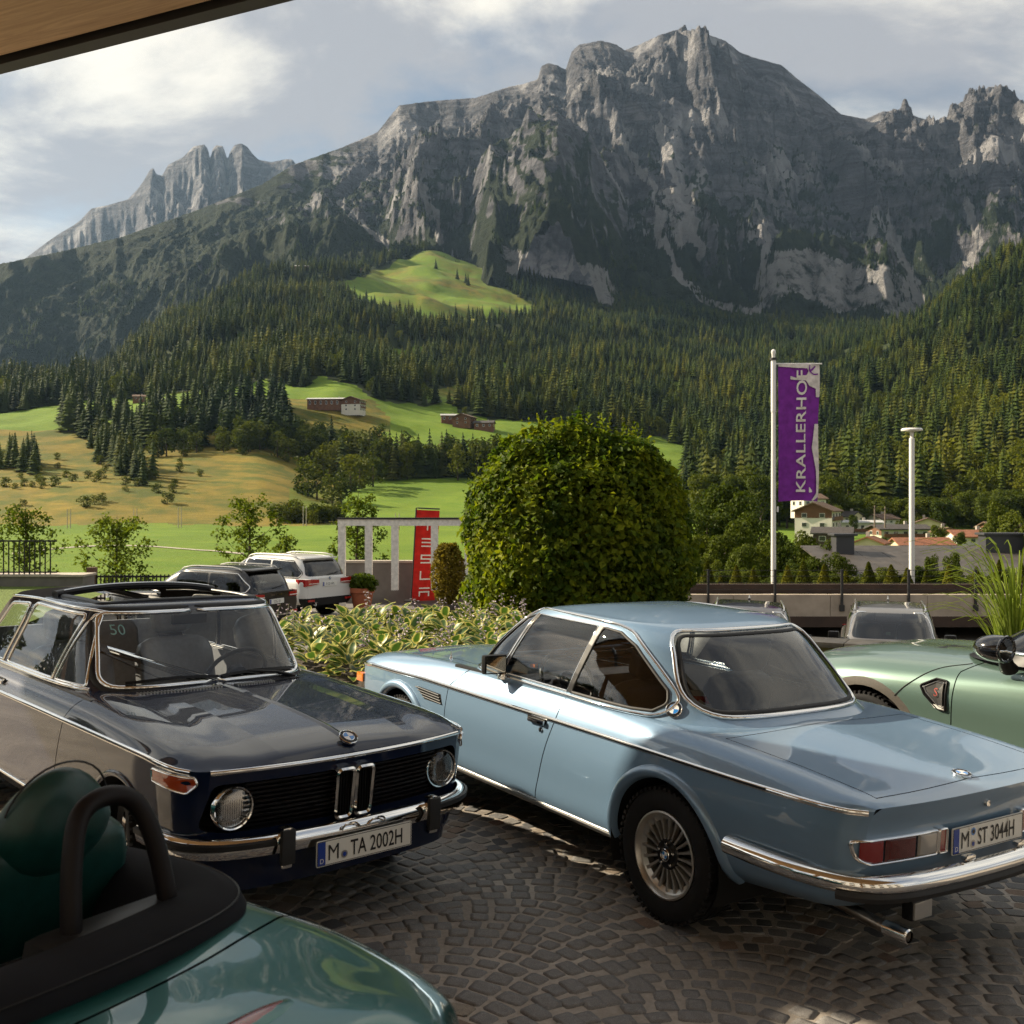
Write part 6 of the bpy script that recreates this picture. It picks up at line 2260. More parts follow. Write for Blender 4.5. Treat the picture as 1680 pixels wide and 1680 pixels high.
# ---------------------------------------------------------------- green open roadster in the foreground
def build_roadster():
 root = empty('roadster_car', label='dark green open roadster with black roll hoops, roof folded away', cat='car')
 GREEN = paint('deep_green_metallic', (0.002, 0.110, 0.102), 0.68, 0.36, 0.10)
 SEATG = simple('green_leather', (0.004, 0.040, 0.036), 0.40, var=0.2, scale=30, bump=0.10, bdist=0.003)
 CLOTH = fabric('hood_cloth', (0.010, 0.011, 0.015), 0.85)
 sh = Shell()
 R_, F_ = -0.84, 3.22
 xs = np.unique(np.concatenate([np.linspace(R_, -0.55, 26), np.linspace(-0.55, 2.7, 70), np.linspace(2.7, F_, 24)]))
 def L(y, zs, cr=False, k=1.0):
  ks = [(R_, y * (1 - 0.36 * k)), (-0.83, y * (1 - 0.28 * k)), (-0.80, y * (1 - 0.20 * k)), (-0.72, y * (1 - 0.11 * k)), (-0.55, y * (1 - 0.04 * k)), (-0.25, y), (0.2, y), (0.9, y * 0.975), (1.7, y * 0.975), (2.5, y * 0.985), (2.85, y * 0.93), (3.05, y * 0.84), (3.17, y * 0.72), (F_, y * 0.58)]
  return ([(x, yy, float(np.interp(x, [p[0] for p in zs], [p[1] for p in zs]))) for x, yy in ks], cr)
 lines = [
  L(0.72, [(R_, 0.28), (-0.5, 0.22), (2.6, 0.20), (F_, 0.24)]),
  L(0.84, [(R_, 0.38), (-0.5, 0.33), (2.6, 0.30), (F_, 0.33)]),
  L(0.885, [(R_, 0.55), (0, 0.52), (2.6, 0.50), (F_, 0.46)]),
  L(0.875, [(R_, 0.72), (-0.5, 0.72), (0.9, 0.70), (2.6, 0.66), (F_, 0.56)]),
  L(0.835, [(R_, 0.82), (-0.6, 0.825), (-0.2, 0.84), (0.5, 0.825), (1.4, 0.80), (2.5, 0.765), (3.0, 0.69), (F_, 0.62)]),
  L(0.745, [(R_, 0.875), (-0.6, 0.880), (-0.2, 0.892), (0.5, 0.880), (1.4, 0.86), (2.0, 0.855), (2.5, 0.82), (3.0, 0.735), (F_, 0.66)]),
  L(0.62, [(R_, 0.905), (-0.78, 0.915), (-0.6, 0.905), (-0.2, 0.912), (0.5, 0.905), (1.4, 0.885), (2.0, 0.885), (2.5, 0.845), (3.0, 0.76), (F_, 0.68)]),
  L(0.34, [(R_, 0.880), (-0.76, 0.925), (-0.64, 0.958), (-0.56, 0.940), (-0.46, 0.922), (-0.2, 0.922), (0.5, 0.915), (1.4, 0.90), (2.0, 0.905), (2.5, 0.86), (3.0, 0.775), (F_, 0.69)]),
  L(0.0, [(R_, 0.885), (-0.76, 0.930), (-0.64, 0.964), (-0.56, 0.945), (-0.46, 0.925), (-0.2, 0.925), (0.5, 0.92), (1.4, 0.905), (2.0, 0.91), (2.5, 0.865), (3.0, 0.78), (F_, 0.69)]),
 ]
 halves = loft_lines(lines, xs, 6)

 def warp(g):
  g = g.copy()
  w = np.clip((-0.45 - g[..., 0]) / 0.4, 0, 1) ** 1.5
  g[..., 0] -= w * (0.10 * (1 - np.clip(np.abs(g[..., 1]) / 0.66, 0, 1) ** 2.2) - 0.20 * np.clip(0.90 - g[..., 2], 0, 1) ** 1.3)
  return g
 # one smooth half patch to the middle: the flank needs a corner for the end caps
 side, deck = halves[0][:, :31], halves[0][:, 30:]
 add_lofted(sh, [side, deck], warp, ['body', 'body'], 'nose_panel', 'tail_panel', corner=1)
 bv = sh.full_bvh()
 # boot lid seam
 for y0, y1 in zip(np.linspace(-0.80, 0.80, 25)[:-1], np.linspace(-0.80, 0.80, 25)[1:]):
  sx = lambda y: -0.165 - 0.16 * (1 - min(1, (y / 0.78) ** 2))
  sh.cut([(sx(y0) - 0.005, y0), (sx(y0) + 0.005, y0), (sx(y1) + 0.005, y1), (sx(y1) - 0.005, y1)], 'xy', 'panel_gap', lambda c: c.z > 0.70 and c.x < 0.1, 'body')
 cock = rpoly([(-0.12, 0.64), (-0.12, -0.64), (1.62, -0.66), (1.62, 0.66)], [0.22, 0.22, 0.06, 0.06], 6)
 sh.cut(cock, 'xy', 'hole', lambda c: c.z > 0.78)
 for sg in (1, -1):
  cy = (lambda c, sg=sg: c.y * sg > 0.4 and c.z < 0.80)
  sh.cut(circle(0.0, 0.32, 0.37), 'xz', 'hole', cy)
  sh.cut(circle(2.495, 0.32, 0.37), 'xz', 'hole', cy)
  sh.seam([(0.62, 0.30), (0.55, 0.60), (0.56, 0.90), (1.74, 0.90), (1.76, 0.60), (1.70, 0.30)], 'xz', 'door#%d' % sg, lambda c, sg=sg: c.y * sg > 0.4, 'body', 0.007)
 sh.export(root, {'*': GREEN, 'panel_gap': DARK})
 for sg in (1, -1):
  for cx in (0.0, 2.495):
   arc = [(cx + 0.372 * cos(a), 0.32 + 0.372 * sin(a)) for a in np.linspace(-0.35, pi + 0.35, 20)]
   v = [(x, 0.86 * sg, z) for x, z in arc] + [(x, 0.45 * sg, z) for x, z in arc]
   nA = len(arc)
   obj('wheel_well', (v, [(i, i + 1, nA + i + 1, nA + i) for i in range(nA - 1)] + [tuple(range(nA, 2 * nA))]), DARK, root)
   spoke_wheel(root, cx, 0.75 * sg, 0.32, sg, 0.32, 0.225, 0.22, 10)
 # padded cloth rim round the back of the cockpit
 up = [(0.60, -0.70, 0.900), (0.30, -0.715, 0.912), (0.06, -0.685, 0.920), (-0.075, -0.58, 0.926), (-0.15, -0.30, 0.938), (-0.165, 0, 0.940)]
 path = curve3(up + [(x, -y, z) for x, y, z in reversed(up[:-1])], 8)
 rimp = [(0.075, -0.045), (0.080, -0.012), (0.060, 0.022), (0.015, 0.040), (-0.055, 0.040), (-0.120, 0.022), (-0.170, -0.020), (-0.195, -0.075), (-0.195, -0.11), (0.0, -0.05)]
 wd = [0.55 + 0.45 * min(1, max(0, (0.60 - p[0]) / 0.35)) for p in path]
 P_, T_, _ = frames(path)
 V, F = [], []
 for i, p in enumerate(P_):
  u = Vector((0, 0, 1))
  w = T_[i].cross(u).normalized()
  for a, b in rimp: V.append(tuple(p + w * (-a) * wd[i] + u * b))
 n_ = len(rimp)
 for i in range(len(P_) - 1):
  for k in range(n_): F.append((i * n_ + k, (i + 1) * n_ + k, (i + 1) * n_ + (k + 1) % n_, i * n_ + (k + 1) % n_))
 obj('cockpit_rim', (V, F), CLOTH, root, True, 60)
 seam = [V[i * n_ + 2] for i in range(len(P_))]
 obj('rim_seam', tube([(q[0], q[1], q[2] + 0.001) for q in seam], 0.0028, 5), LEATHERK, root)
 seam = [V[i * n_ + 0] for i in range(len(P_))]
 obj('rim_seal', tube(seam, 0.009, 6), RUBBER, root)
 # interior tub
 obj('cockpit_tub', box(0.85, 0, 0.42, 1.7, 1.28, 0.04), DARK, root, False)
 obj('rear_bulkhead', xf(box(0, 0, 0, 0.04, 1.30, 0.50), Matrix.Translation((0.02, 0, 0.66)) @ Matrix.Rotation(0.35, 4, 'Y')), LEATHERK, root, False)
 for sg in (1, -1):
  obj('door_panel', box(1.0, 0.64 * sg, 0.66, 1.3, 0.05, 0.40, 0.02), LEATHERK, root)
  yc = 0.40 * sg
  hp = curve3([(0.00, yc - 0.140, 0.80), (0.03, yc - 0.135, 0.95), (0.065, yc - 0.115, 1.10), (0.095, yc - 0.075, 1.195), (0.105, yc, 1.222), (0.095, yc + 0.075, 1.195), (0.065, yc + 0.115, 1.10), (0.03, yc + 0.135, 0.95), (0.00, yc + 0.140, 0.80)], 7)
  obj('roll_hoop', tube(hp, 0.025, 14), simple('hoop_plastic', (0.008, 0.006, 0.007), 0.50, spec=0.2, bump=0.1, scale=300, bdist=0.001), root)
  obj('hoop_base', box(0.02, yc, 0.86, 0.15, 0.46, 0.18, 0.05), LEATHERK, root)
  st = seat(root, 0.56, 0.40 * sg, 0.42, SEATG, w=0.50, name='seat', back=0.58, tilt=0.26, headrest=False)
  bm = bmesh.new()
  bmesh.ops.create_uvsphere(bm, u_segments=24, v_segments=14, radius=1.0)
  for v in bm.verts:
   t = max(0, v.co.z)
   v.co = Vector((v.co.x * (0.085 - 0.02 * t), v.co.y * (0.165 - 0.04 * t), v.co.z * 0.15))
  bm.verts.index_update()
  vf = ([tuple(v.co) for v in bm.verts], [tuple(v.index for v in f.verts) for f in bm.faces])
  bm.free()
  obj('headrest', xf(vf, Matrix.Translation((-0.235, 0, 0.695)) @ Matrix.Rotation(-0.26, 4, 'Y')), SEATG, st)
  obj('headrest_seam', xf(tube([(0.0, 0.145 * sin(a), 0.02 + 0.145 * cos(a)) for a in np.linspace(-1.4, 1.4, 15)], 0.003, 5), Matrix.Translation((-0.245, 0, 0.70)) @ Matrix.Rotation(-0.26, 4, 'Y') @ Matrix.Diagonal((1, 1, 1.0, 1))), LEATHERK, st)
 # high brake lamp in the tail lip
 lens = []
 for y in np.linspace(-0.33, 0.33, 15):
  h = bv.ray_cast(Vector((-0.615 + 0.03 * (y / 0.33) ** 2, y, 3)), Vector((0, 0, -1)))[0]
  lens.append((h.x - 0.01, y, h.z + 0.004))
 rr = [0.006 + 0.019 * (1 - (abs(p[1]) / 0.33) ** 6) for p in lens]
 lamp = obj('brake_lamp', tube(lens, rr, 10, flat=0.5), simple('roadster_red_lens', (0.22, 0.012, 0.016), 0.2, coat=1.0), root)
 obj('lamp_surround', tube([(p[0], p[1] * 1.06, p[2] - 0.010) for p in lens], [r + 0.010 for r in rr], 10, flat=0.55), GREEN, lamp)
 # windscreen frame, lamps and doors away from the picture
 ws = curve3([(1.72, -0.64, 0.86), (1.40, -0.58, 1.13), (1.30, -0.42, 1.235), (1.27, 0, 1.26), (1.30, 0.42, 1.235), (1.40, 0.58, 1.13), (1.72, 0.64, 0.86)], 8)
 obj('windscreen_frame', tube(ws, 0.022, 8), BLACK, root)
 obj('windscreen', (ws, [tuple(range(len(ws)))]), GLASS, root, False)
 obj('dashboard', sweep([(1.52, y, 0.80) for y in np.linspace(-0.62, 0.62, 9)], [(0.14, -0.02), (0.14, 0.06), (0.0, 0.075), (-0.06, 0.045), (-0.05, -0.12), (0.1, -0.18)], (0, 0, 1)), LEATHERK, root, sharp=30)
 steering_wheel(root, 1.28, 0.37, 0.84, 0.185, 1.05)
 for sg in (1, -1):
  h = bv.ray_cast(Vector((3.0, 3 * sg, 0.60)), Vector((0, -sg, 0)))[0]
  obj('headlight', xf(lathe([(0.0, 0.05), (0.08, 0.035), (0.11, 0.0)], 20, 'x'), Matrix.Translation((h.x, h.y * 0.92, 0.60))), simple('lamp_clear', (0.6, 0.6, 0.62), 0.1, 0.6), root)
  h = bv.ray_cast(Vector((-4, 0.58 * sg, 0.72)), Vector((1, 0, 0)))[0]
  obj('tail_lamp', box(h.x + 0.02, 0.60 * sg, 0.72, 0.08, 0.22, 0.13, 0.03), simple('roadster_red_lens', (0.22, 0.012, 0.016), 0.2), root)
 place_car(root, -1.177, 2.245, 146.0)
 return root

build_roadster()

# ---------------------------------------------------------------- sage green crossover at the right edge
def well(root, cx, cz, r, y, sg):
 arc = [(cx + r * cos(a), cz + r * sin(a)) for a in np.linspace(-0.35, pi + 0.35, 20)]
 v = [(x, y * sg, z) for x, z in arc] + [(x, y * 0.5 * sg, z) for x, z in arc]
 nA = len(arc)
 obj('wheel_well', (v, [(i, i + 1, nA + i + 1, nA + i) for i in range(nA - 1)] + [tuple(range(nA, 2 * nA))]), DARK, root)

def build_hatch():
 root = empty('crossover_car', label='sage green crossover with black wing mirror and S badge on its wing', cat='car')
 SAGE = paint('sage_green_metallic', (0.130, 0.205, 0.172), 0.45, 0.36, 0.1)
 sh = Shell()
 R_, F_ = -0.78, 3.46
 xs = np.unique(np.concatenate([np.linspace(R_, -0.5, 12), np.linspace(-0.5, 2.9, 70), np.linspace(2.9, F_, 26)]))
 def L(y, zs, cr=False, k=1.0):
  ks = [(R_, y * (1 - 0.20 * k)), (-0.74, y * (1 - 0.10 * k)), (-0.5, y * (1 - 0.02 * k)), (0.0, y), (2.4, y), (2.75, y * 0.995), (3.05, y * 0.955), (3.25, y * 0.88), (3.38, y * 0.78), (3.44, y * 0.68), (F_, y * 0.60)]
  return ([(x, yy, float(np.interp(x, [p[0] for p in zs], [p[1] for p in zs]))) for x, yy in ks], cr)
 lines = [
  L(0.78, [(R_, 0.34), (0, 0.26), (2.6, 0.26), (F_, 0.30)]),
  L(0.87, [(R_, 0.45), (0, 0.36), (2.6, 0.36), (F_, 0.42)]),
  L(0.905, [(R_, 0.60), (0, 0.58), (2.6, 0.58), (F_, 0.58)]),
  L(0.905, [(R_, 0.80), (0, 0.80), (2.0, 0.80), (2.6, 0.80), (F_, 0.72)]),
  L(0.865, [(R_, 0.93), (0, 0.95), (1.6, 0.945), (2.2, 0.93), (2.8, 0.90), (3.2, 0.84), (F_, 0.76)]),
  L(0.80, [(R_, 0.99), (0, 1.00), (1.6, 0.99), (2.2, 0.975), (2.8, 0.945), (3.2, 0.885), (F_, 0.79)]),
  L(0.66, [(R_, 1.01), (0, 1.03), (1.6, 1.04), (2.0, 1.03), (2.8, 0.985), (3.2, 0.92), (3.4, 0.86), (F_, 0.81)], True),
  L(0.60, [(R_, 1.02), (0, 1.04), (1.6, 1.055), (2.0, 1.045), (2.8, 1.00), (3.2, 0.935), (3.4, 0.87), (F_, 0.815)]),
  L(0.0, [(R_, 1.04), (0, 1.06), (1.6, 1.075), (2.0, 1.065), (2.8, 1.025), (3.2, 0.96), (3.4, 0.89), (F_, 0.83)]),
 ]
 lines = [([(x, y, z - (0.055 * min(1, max(0, (x - 1.7) / 0.5)) if i > 3 else 0)) for x, y, z in k], c) for i, (k, c) in enumerate(lines)]
 halves = loft_lines(lines, xs, 5)
 add_lofted(sh, halves, None, ['body', 'body'], 'nose_panel', 'tail_panel', corner=1)
 G = greenhouse([(2.15, -0.62, 0.80, 1.00, 1.00, 4.2, 5.0), (2.02, -0.60, 0.788, 1.06, 1.06, 4.2, 5.0), (1.63, -0.50, 0.72, 1.30, 1.30, 4.4, 5.0), (1.29, -0.40, 0.655, 1.475, 1.47, 4.4, 5.0), (1.17, -0.36, 0.60, 1.52, 1.515, 4.2, 5.0)], 0.05, 150, 4)
 sh.add(G, 'roof', False)
 gv = sh.patch[-1][3]
 sh.add(np.concatenate([G[-1:], G[:1]], 0), 'roof', False)
 bv = sh.full_bvh()
 for sg in (1, -1):
  cy = (lambda c, sg=sg: c.y * sg > 0.4 and c.z < 0.92)
  sh.cut(circle(0.0, 0.35, 0.445), 'xz', 'wheel_cladding', cy, 'body')
  sh.cut(circle(2.67, 0.35, 0.445), 'xz', 'wheel_cladding', cy, 'body')
  sh.cut(circle(0.0, 0.35, 0.385), 'xz', 'hole', cy, 'wheel_cladding')
  sh.cut(circle(2.67, 0.35, 0.385), 'xz', 'hole', cy, 'wheel_cladding')
  sh.cut([(-0.78, 0.2), (3.46, 0.2), (3.46, 0.44), (-0.78, 0.44)], 'xz', 'wheel_cladding', cy, 'body')
  cd = (lambda c, sg=sg: c.y * sg > 0.4 and 0.40 < c.z < 1.05)
  sh.seam([(1.02, 0.46), (1.00, 1.06), (1.86, 1.03), (2.00, 0.92), (2.02, 0.46)], 'xz', 'front_door#%d' % sg, cd, 'body', 0.008)
  sh.seam([(0.25, 0.46), (0.10, 0.80), (0.12, 1.06), (0.98, 1.06), (0.995, 0.46)], 'xz', 'rear_door#%d' % sg, cd, 'body', 0.008)
  # bonnet side shut line runs down over the wing
  Pp, Nn = on_surface(bv, [q[:2] for q in curve3([(1.98, 0.965, 0), (2.16, 0.915, 0), (2.32, 0.80, 0), (2.42, 0.70, 0)], 6)], 'xz', sg, 0.0015)
  obj('panel_gap', sweep(Pp, flat_prof(0.0045, 0.002), Nn), DARK, root)
  wf = (lambda c, sg=sg: c.y * sg > 0.35 and c.z > 1.04)
  w1 = rpoly([(1.82, 1.085), (1.31, 1.435), (0.68, 1.445), (0.70, 1.085)], [0.01, 0.05, 0.02, 0.02], 4)
  w2 = rpoly([(0.64, 1.085), (0.62, 1.445), (-0.25, 1.43), (-0.38, 1.20), (-0.34, 1.085)], [0.02, 0.02, 0.05, 0.05, 0.03], 4)
  sh.cut(w1, 'xz', 'door_window#%d' % sg, wf, 'roof')
  sh.cut(w2, 'xz', 'rear_side_window#%d' % sg, wf, 'roof')
  obj('belt_trim', trim(gv, [(1.88, 1.075), (-0.36, 1.07)], 'xz', sg, 0.012, 0.008, False, 0.006), CHROME, root)
  P_, N_ = on_surface(gv, densify([(2.04, 1.03), (1.36, 1.475), (0.2, 1.50), (-0.4, 1.46)], 0.06, False), 'xz', sg, 0.002)
  obj('roof_edge_trim', sweep(P_, flat_prof(0.03, 0.010), N_), BLACK, root)
  # wing ornament: black frame, mesh, badge, white flash
  fr = rpoly([(2.235, 0.800), (2.13, 0.855), (2.050, 0.850), (2.045, 0.655), (2.10, 0.660), (2.20, 0.745)], 0.012, 3)
  def patch(poly, off, mat, nm, par):
   P2, N2 = on_surface(bv, densify(poly, 0.03), 'xz', sg, off)
   c = sum(P2, Vector()) / len(P2)
   return obj(nm, ([tuple(p) for p in P2] + [tuple(c)], [(i, (i + 1) % len(P2), len(P2)) for i in range(len(P2))]), mat, par, False)
  orn = patch(fr, 0.006, BLACK, 'wing_vent', root)
  P2, N2 = on_surface(bv, densify(fr, 0.03), 'xz', sg, 0.006)
  obj('vent_frame', sweep(P2, flat_prof(0.007, 0.008), N2, True), BLACK, orn)
  patch(inset(fr, 0.025), 0.010, simple('vent_mesh', (0.02, 0.02, 0.02), 0.6), 'vent_mesh', orn)
  P2, N2 = on_surface(bv, densify(inset(fr, 0.022), 0.03), 'xz', sg, 0.010)
  obj('vent_rim', sweep(P2, flat_prof(0.004, 0.006), N2, True), STEEL, orn)
  sx = -1 if sg > 0 else 1
  tS = text_mesh('S', 0.075, 0.9)
  v = []
  for p in tS[0]:
   q = on_surface(bv, [(2.110 + sx * (p[0]) + 0.02, 0.745 + p[1])], 'xz', sg, 0.014)
   v.append(tuple(q[0][0]))
  obj('badge_letter', (v, tS[1]), simple('badge_red', (0.5, 0.12, 0.10), 0.3, 0.5), orn, False)
  patch([(2.145, 0.692), (2.055, 0.685), (2.055, 0.662), (2.12, 0.665)], 0.012, WHITEP, 'side_repeater', orn)
  well(root, 2.67, 0.35, 0.39, 0.88, sg)
  well(root, 0.0, 0.35, 0.39, 0.88, sg)
  spoke_wheel(root, 2.67, 0.79 * sg, 0.345, sg, 0.345, 0.25, 0.225, 10, cap=False)
  spoke_wheel(root, 0.0, 0.79 * sg, 0.345, sg, 0.345, 0.25, 0.225, 10, cap=False)
  # mirror on a stalk
  mr = empty('wing_mirror')
  mr.parent = root
  GL = simple('gloss_black', (0.006, 0.006, 0.007), 0.12, coat=1.0)
  obj('mirror_foot', tube([(1.66, 0.845 * sg, 0.985), (1.66, 0.885 * sg, 1.02), (1.66, 0.92 * sg, 1.075)], [0.062, 0.050, 0.045], 14, flat=0.8), BLACK, mr)
  bm = bmesh.new()
  bmesh.ops.create_uvsphere(bm, u_segments=24, v_segments=14, radius=1.0)
  for v in bm.verts:
   x_ = v.co.x
   if x_ < -0.35: x_ = -0.35
   k = 1.0
   v.co = Vector((x_ * 0.150, v.co.y * 0.125, v.co.z * 0.088))
  bm.verts.index_update()
  vf = ([tuple(v.co) for v in bm.verts], [tuple(v.index for v in f.verts) for f in bm.faces])
  bm.free()
  obj('mirror_case', mv(vf, 1.68, 0.975 * sg, 1.125), GL, mr, True, 40)
  obj('mirror_glass', mv(lathe([(0.0, -0.062), (0.098, -0.058)], 24, 'x', cap=False), 1.68, 0, 0), simple('mirror_silver', (0.8, 0.82, 0.8), 0.02, 1.0), mr, False)
  mg = mr.children[-1]
  for v in mg.data.vertices: v.co = Vector((v.co.x, 0.975 * sg + v.co.y * 1.05, 1.125 + v.co.z * 0.74))
  obj('mirror_rim', tube([(1.622, 0.975 * sg + 0.112 * cos(a), 1.125 + 0.079 * sin(a)) for a in np.linspace(0, 2 * pi, 29)[:-1]], 0.011, 8, True), GL, mr)
 ws = rpoly([(-0.68, 1.09), (0.68, 1.09), (0.56, 1.455), (-0.56, 1.455)], 0.06, 5)
 sh.cut(ws, 'yz', 'windscreen', lambda c: c.x > 0.8 and c.z > 1.04, 'roof')
 bl = rpoly([(-0.60, 1.10), (0.60, 1.10), (0.52, 1.42), (-0.52, 1.42)], 0.06, 5)
 sh.cut(bl, 'yz', 'rear_window', lambda c: c.x < 0 and c.z > 1.04, 'roof')
 foot = [(x, y) for x, y in zip(*outline(1.98, -0.5, 0.74, 4.2, 5.0, 40))]
 sh.cut(foot, 'xy', 'hole', lambda c: c.z > 0.97, ['body', 'front_door', 'rear_door', 'panel_gap'])
 sh.export(root, {'*': SAGE, 'panel_gap': DARK, 'wheel_cladding': simple('grey_cladding', (0.075, 0.066, 0.055), 0.7, var=0.15, scale=60), 'roof': BLACK, 'windscreen': GLASST, 'rear_window': GLASSD, 'door_window': GLASST, 'rear_side_window': GLASSD})
 # bonnet scoop
 obj('bonnet_scoop', box(2.35, 0.22, 0.990, 0.16, 0.26, 0.020, 0.008), BLACK, root)
 obj('floor_pan', box(0.9, 0, 0.34, 2.6, 1.50, 0.03), DARK, root, False)
 obj('underbody', box(1.3, 0, 0.36, 3.9, 1.0, 0.12), DARK, root, False)
 obj('dashboard', sweep([(1.74, y, 0.96) for y in np.linspace(-0.66, 0.66, 9)], [(0.2, -0.02), (0.16, 0.05), (0.0, 0.065), (-0.06, 0.045), (-0.05, -0.12), (0.2, -0.18)], (0, 0, 1)), LEATHERK, root, sharp=30)
 for y in (0.38, -0.38):
  seat(root, 0.86, y, 0.50, LEATHERK, name='front_seat', back=0.60, tilt=0.28)
 for sg in (1, -1):
  h = bv.ray_cast(Vector((6, 0.52 * sg, 0.74)), Vector((-1, 0, 0)))[0]
  obj('headlight', lathe([(0.0, 0.03), (0.09, 0.02), (0.11, 0.0), (0.115, -0.03)], 24, 'x'), CHROME, root, loc=(h.x, 0.52 * sg, 0.74))
  obj('tail_lamp', box(R_ - 0.01, 0.66 * sg, 0.92, 0.06, 0.16, 0.24, 0.03), simple('red_lens', (0.20, 0.006, 0.008), 0.14), root)
 place_car(root, 4.90, 6.17, 129.8)
 return root

build_hatch()

# ---------------------------------------------------------------- parked cars further off
def build_suv(root, P, body, glass_side, glass_rear, D):
 """D: sizes. x runs forward from the rear axle"""
 sh = Shell()
 R_, F_, hw, H = -D['ro'], D['wb'] + D['fo'], D['w'] / 2, D['h']
 zb = D['belt']
 xs = np.unique(np.concatenate([np.linspace(R_, R_ + 0.3, 12), np.linspace(R_ + 0.3, F_ - 0.5, 40), np.linspace(F_ - 0.5, F_, 14)]))
 def L(y, zs, cr=False):
  ks = [(R_, y * 0.80), (R_ + 0.04, y * 0.89), (R_ + 0.14, y * 0.96), (R_ + 0.35, y * 0.995), (0.1, y), (D['wb'], y), (F_ - 0.45, y * 0.96), (F_ - 0.2, y * 0.87), (F_ - 0.05, y * 0.72), (F_, y * 0.62)]
  return ([(x, yy, float(np.interp(x, [p[0] for p in zs], [p[1] for p in zs]))) for x, yy in ks], cr)
 xw = D['wb'] - 0.45
 lines = [L(hw * 0.86, [(R_, 0.42), (0, 0.30), (D['wb'], 0.28), (F_, 0.32)]), L(hw * 0.96, [(R_, 0.52), (0, 0.42), (F_, 0.42)]), L(hw, [(R_, 0.70), (F_, 0.62)]),
    L(hw * 0.995, [(R_, 0.88), (0, 0.86), (F_, 0.74)]), L(hw * 0.955, [(R_, zb), (0, zb - 0.02), (xw, zb - 0.04), (F_ - 0.4, zb - 0.14), (F_, 0.82)]),
    L(hw * 0.86, [(R_, zb + 0.03), (0, zb + 0.02), (xw, zb), (F_ - 0.4, zb - 0.08), (F_, 0.86)], True), L(0.0, [(R_, zb + 0.04), (0, zb + 0.04), (xw, zb + 0.05), (F_ - 0.4, zb - 0.03), (F_, 0.88)])]
 halves = loft_lines(lines, xs, 4)
 add_lofted(sh, halves, None, ['body', 'body'], 'nose_panel', 'tailgate', corner=1, ncap=(14, 12))
 rb, rt = R_ + 0.05, R_ + D['rake']
 G = greenhouse([(D['wb'] - 0.35, rb, hw * 0.90, zb, zb, 5.0, 6.0), (D['wb'] - 0.48, rb + 0.02, hw * 0.885, zb + 0.06, zb + 0.06, 5, 6), (D['wb'] - 1.0, (rb + rt) / 2, hw * 0.82, (zb + H) / 2 + 0.06, (zb + H) / 2 + 0.06, 5, 6),
     (D['wb'] - 1.42, rt, hw * 0.735, H - 0.085, H - 0.10, 5, 6), (D['wb'] - 1.55, rt + 0.05, hw * 0.68, H - 0.05, H - 0.065, 5, 6)], 0.045, 110, 3)
 sh.add(G, 'roof', False)
 gv = sh.patch[-1][3]
 sh.add(np.concatenate([G[-1:], G[:1]], 0), 'roof', False)
 bv = sh.full_bvh()
 r, rw = D['tyre'], D['tyre'] + 0.055
 x0 = D['wb'] - 0.78
 z0, z1 = zb + 0.075, H - 0.155
 for sg in (1, -1):
  cy = (lambda c, sg=sg: c.y * sg > 0.4 and c.z < zb)
  for cx in (0.0, D['wb']):
   sh.cut(circle(cx, r, rw + 0.05, 24), 'xz', 'cladding', cy, 'body')
   sh.cut(circle(cx, r, rw, 24), 'xz', 'hole', cy, 'cladding')
  sh.cut([(R_, 0.25), (F_, 0.25), (F_, 0.45), (R_, 0.45)], 'xz', 'cladding', cy, 'body')
  wf = (lambda c, sg=sg: c.y * sg > 0.35 and c.z > zb + 0.02)
  b0, b1 = D['wb'] * 0.50, D['wb'] * 0.13
  xr = R_ + D['rake'] + 0.02
  for nm, pl in (('front_door_window', [(x0, z0), (x0 - 0.62, z1), (b0 + 0.03, z1 + 0.01), (b0 + 0.06, z0)]), ('rear_door_window', [(b0, z0), (b0 - 0.03, z1 + 0.01), (b1 + 0.05, z1), (b1 + 0.02, z0)]), ('quarter_window', [(b1 - 0.03, z0), (b1, z1), (xr + 0.10, z1 - 0.03), (xr - 0.20, z0 + 0.10), (xr - 0.12, z0)])):
   sh.cut(rpoly(pl, 0.04, 3), 'xz', nm + '#%d' % sg, wf, 'roof')
  cd = (lambda c, sg=sg: c.y * sg > 0.4 and 0.45 < c.z < zb + 0.03)
  sh.seam([(b0 + 0.03, 0.46), (b0 + 0.03, zb + 0.02), (x0 + 0.05, zb + 0.02), (x0 + 0.10, 0.75), (x0 + 0.05, 0.46)], 'xz', 'front_door#%d' % sg, cd, 'body', 0.01)
  sh.seam([(b1 + 0.20, 0.46), (b1 - 0.02, 0.80), (b1, zb + 0.02), (b0 + 0.015, zb + 0.02), (b0 + 0.015, 0.46)], 'xz', 'rear_door#%d' % sg, cd, 'body', 0.01)
  ring = [(x0 + 0.05, z0 - 0.02), (x0 - 0.60, z1 + 0.03), (b0, z1 + 0.045), (b1, z1 + 0.035), (xr + 0.12, z1 - 0.005), (xr - 0.235, z0 + 0.10), (xr - 0.15, z0 - 0.025)]
  obj('window_trim', trim(gv, rpoly(ring, 0.08, 4), 'xz', sg, 0.012, 0.008, off=0.003, step=0.08), P.get('trim', CHROME), root)
  # roof rail
  q = [(x, hw * 0.66 * sg) for x in np.linspace(rt + 0.15, D['wb'] - 1.55, 9)]
  Pp, Nn = on_surface(gv, q, 'xy', 1, 0.05)
  Pp = [Pp[0] - Vector((0.06, 0, 0.045))] + Pp + [Pp[-1] + Vector((0.08, 0, -0.05))]
  obj('roof_rail', tube(Pp, 0.016, 8), P.get('rail', STEEL), root)
  for cx in (0.0, D['wb']):
   well(root, cx, r, rw + 0.005, hw * 0.97, sg)
   spoke_wheel(root, cx, (hw - 0.125) * sg, r, sg, r, r * 0.70, 0.24, D.get('nsp', 10), cap=False)
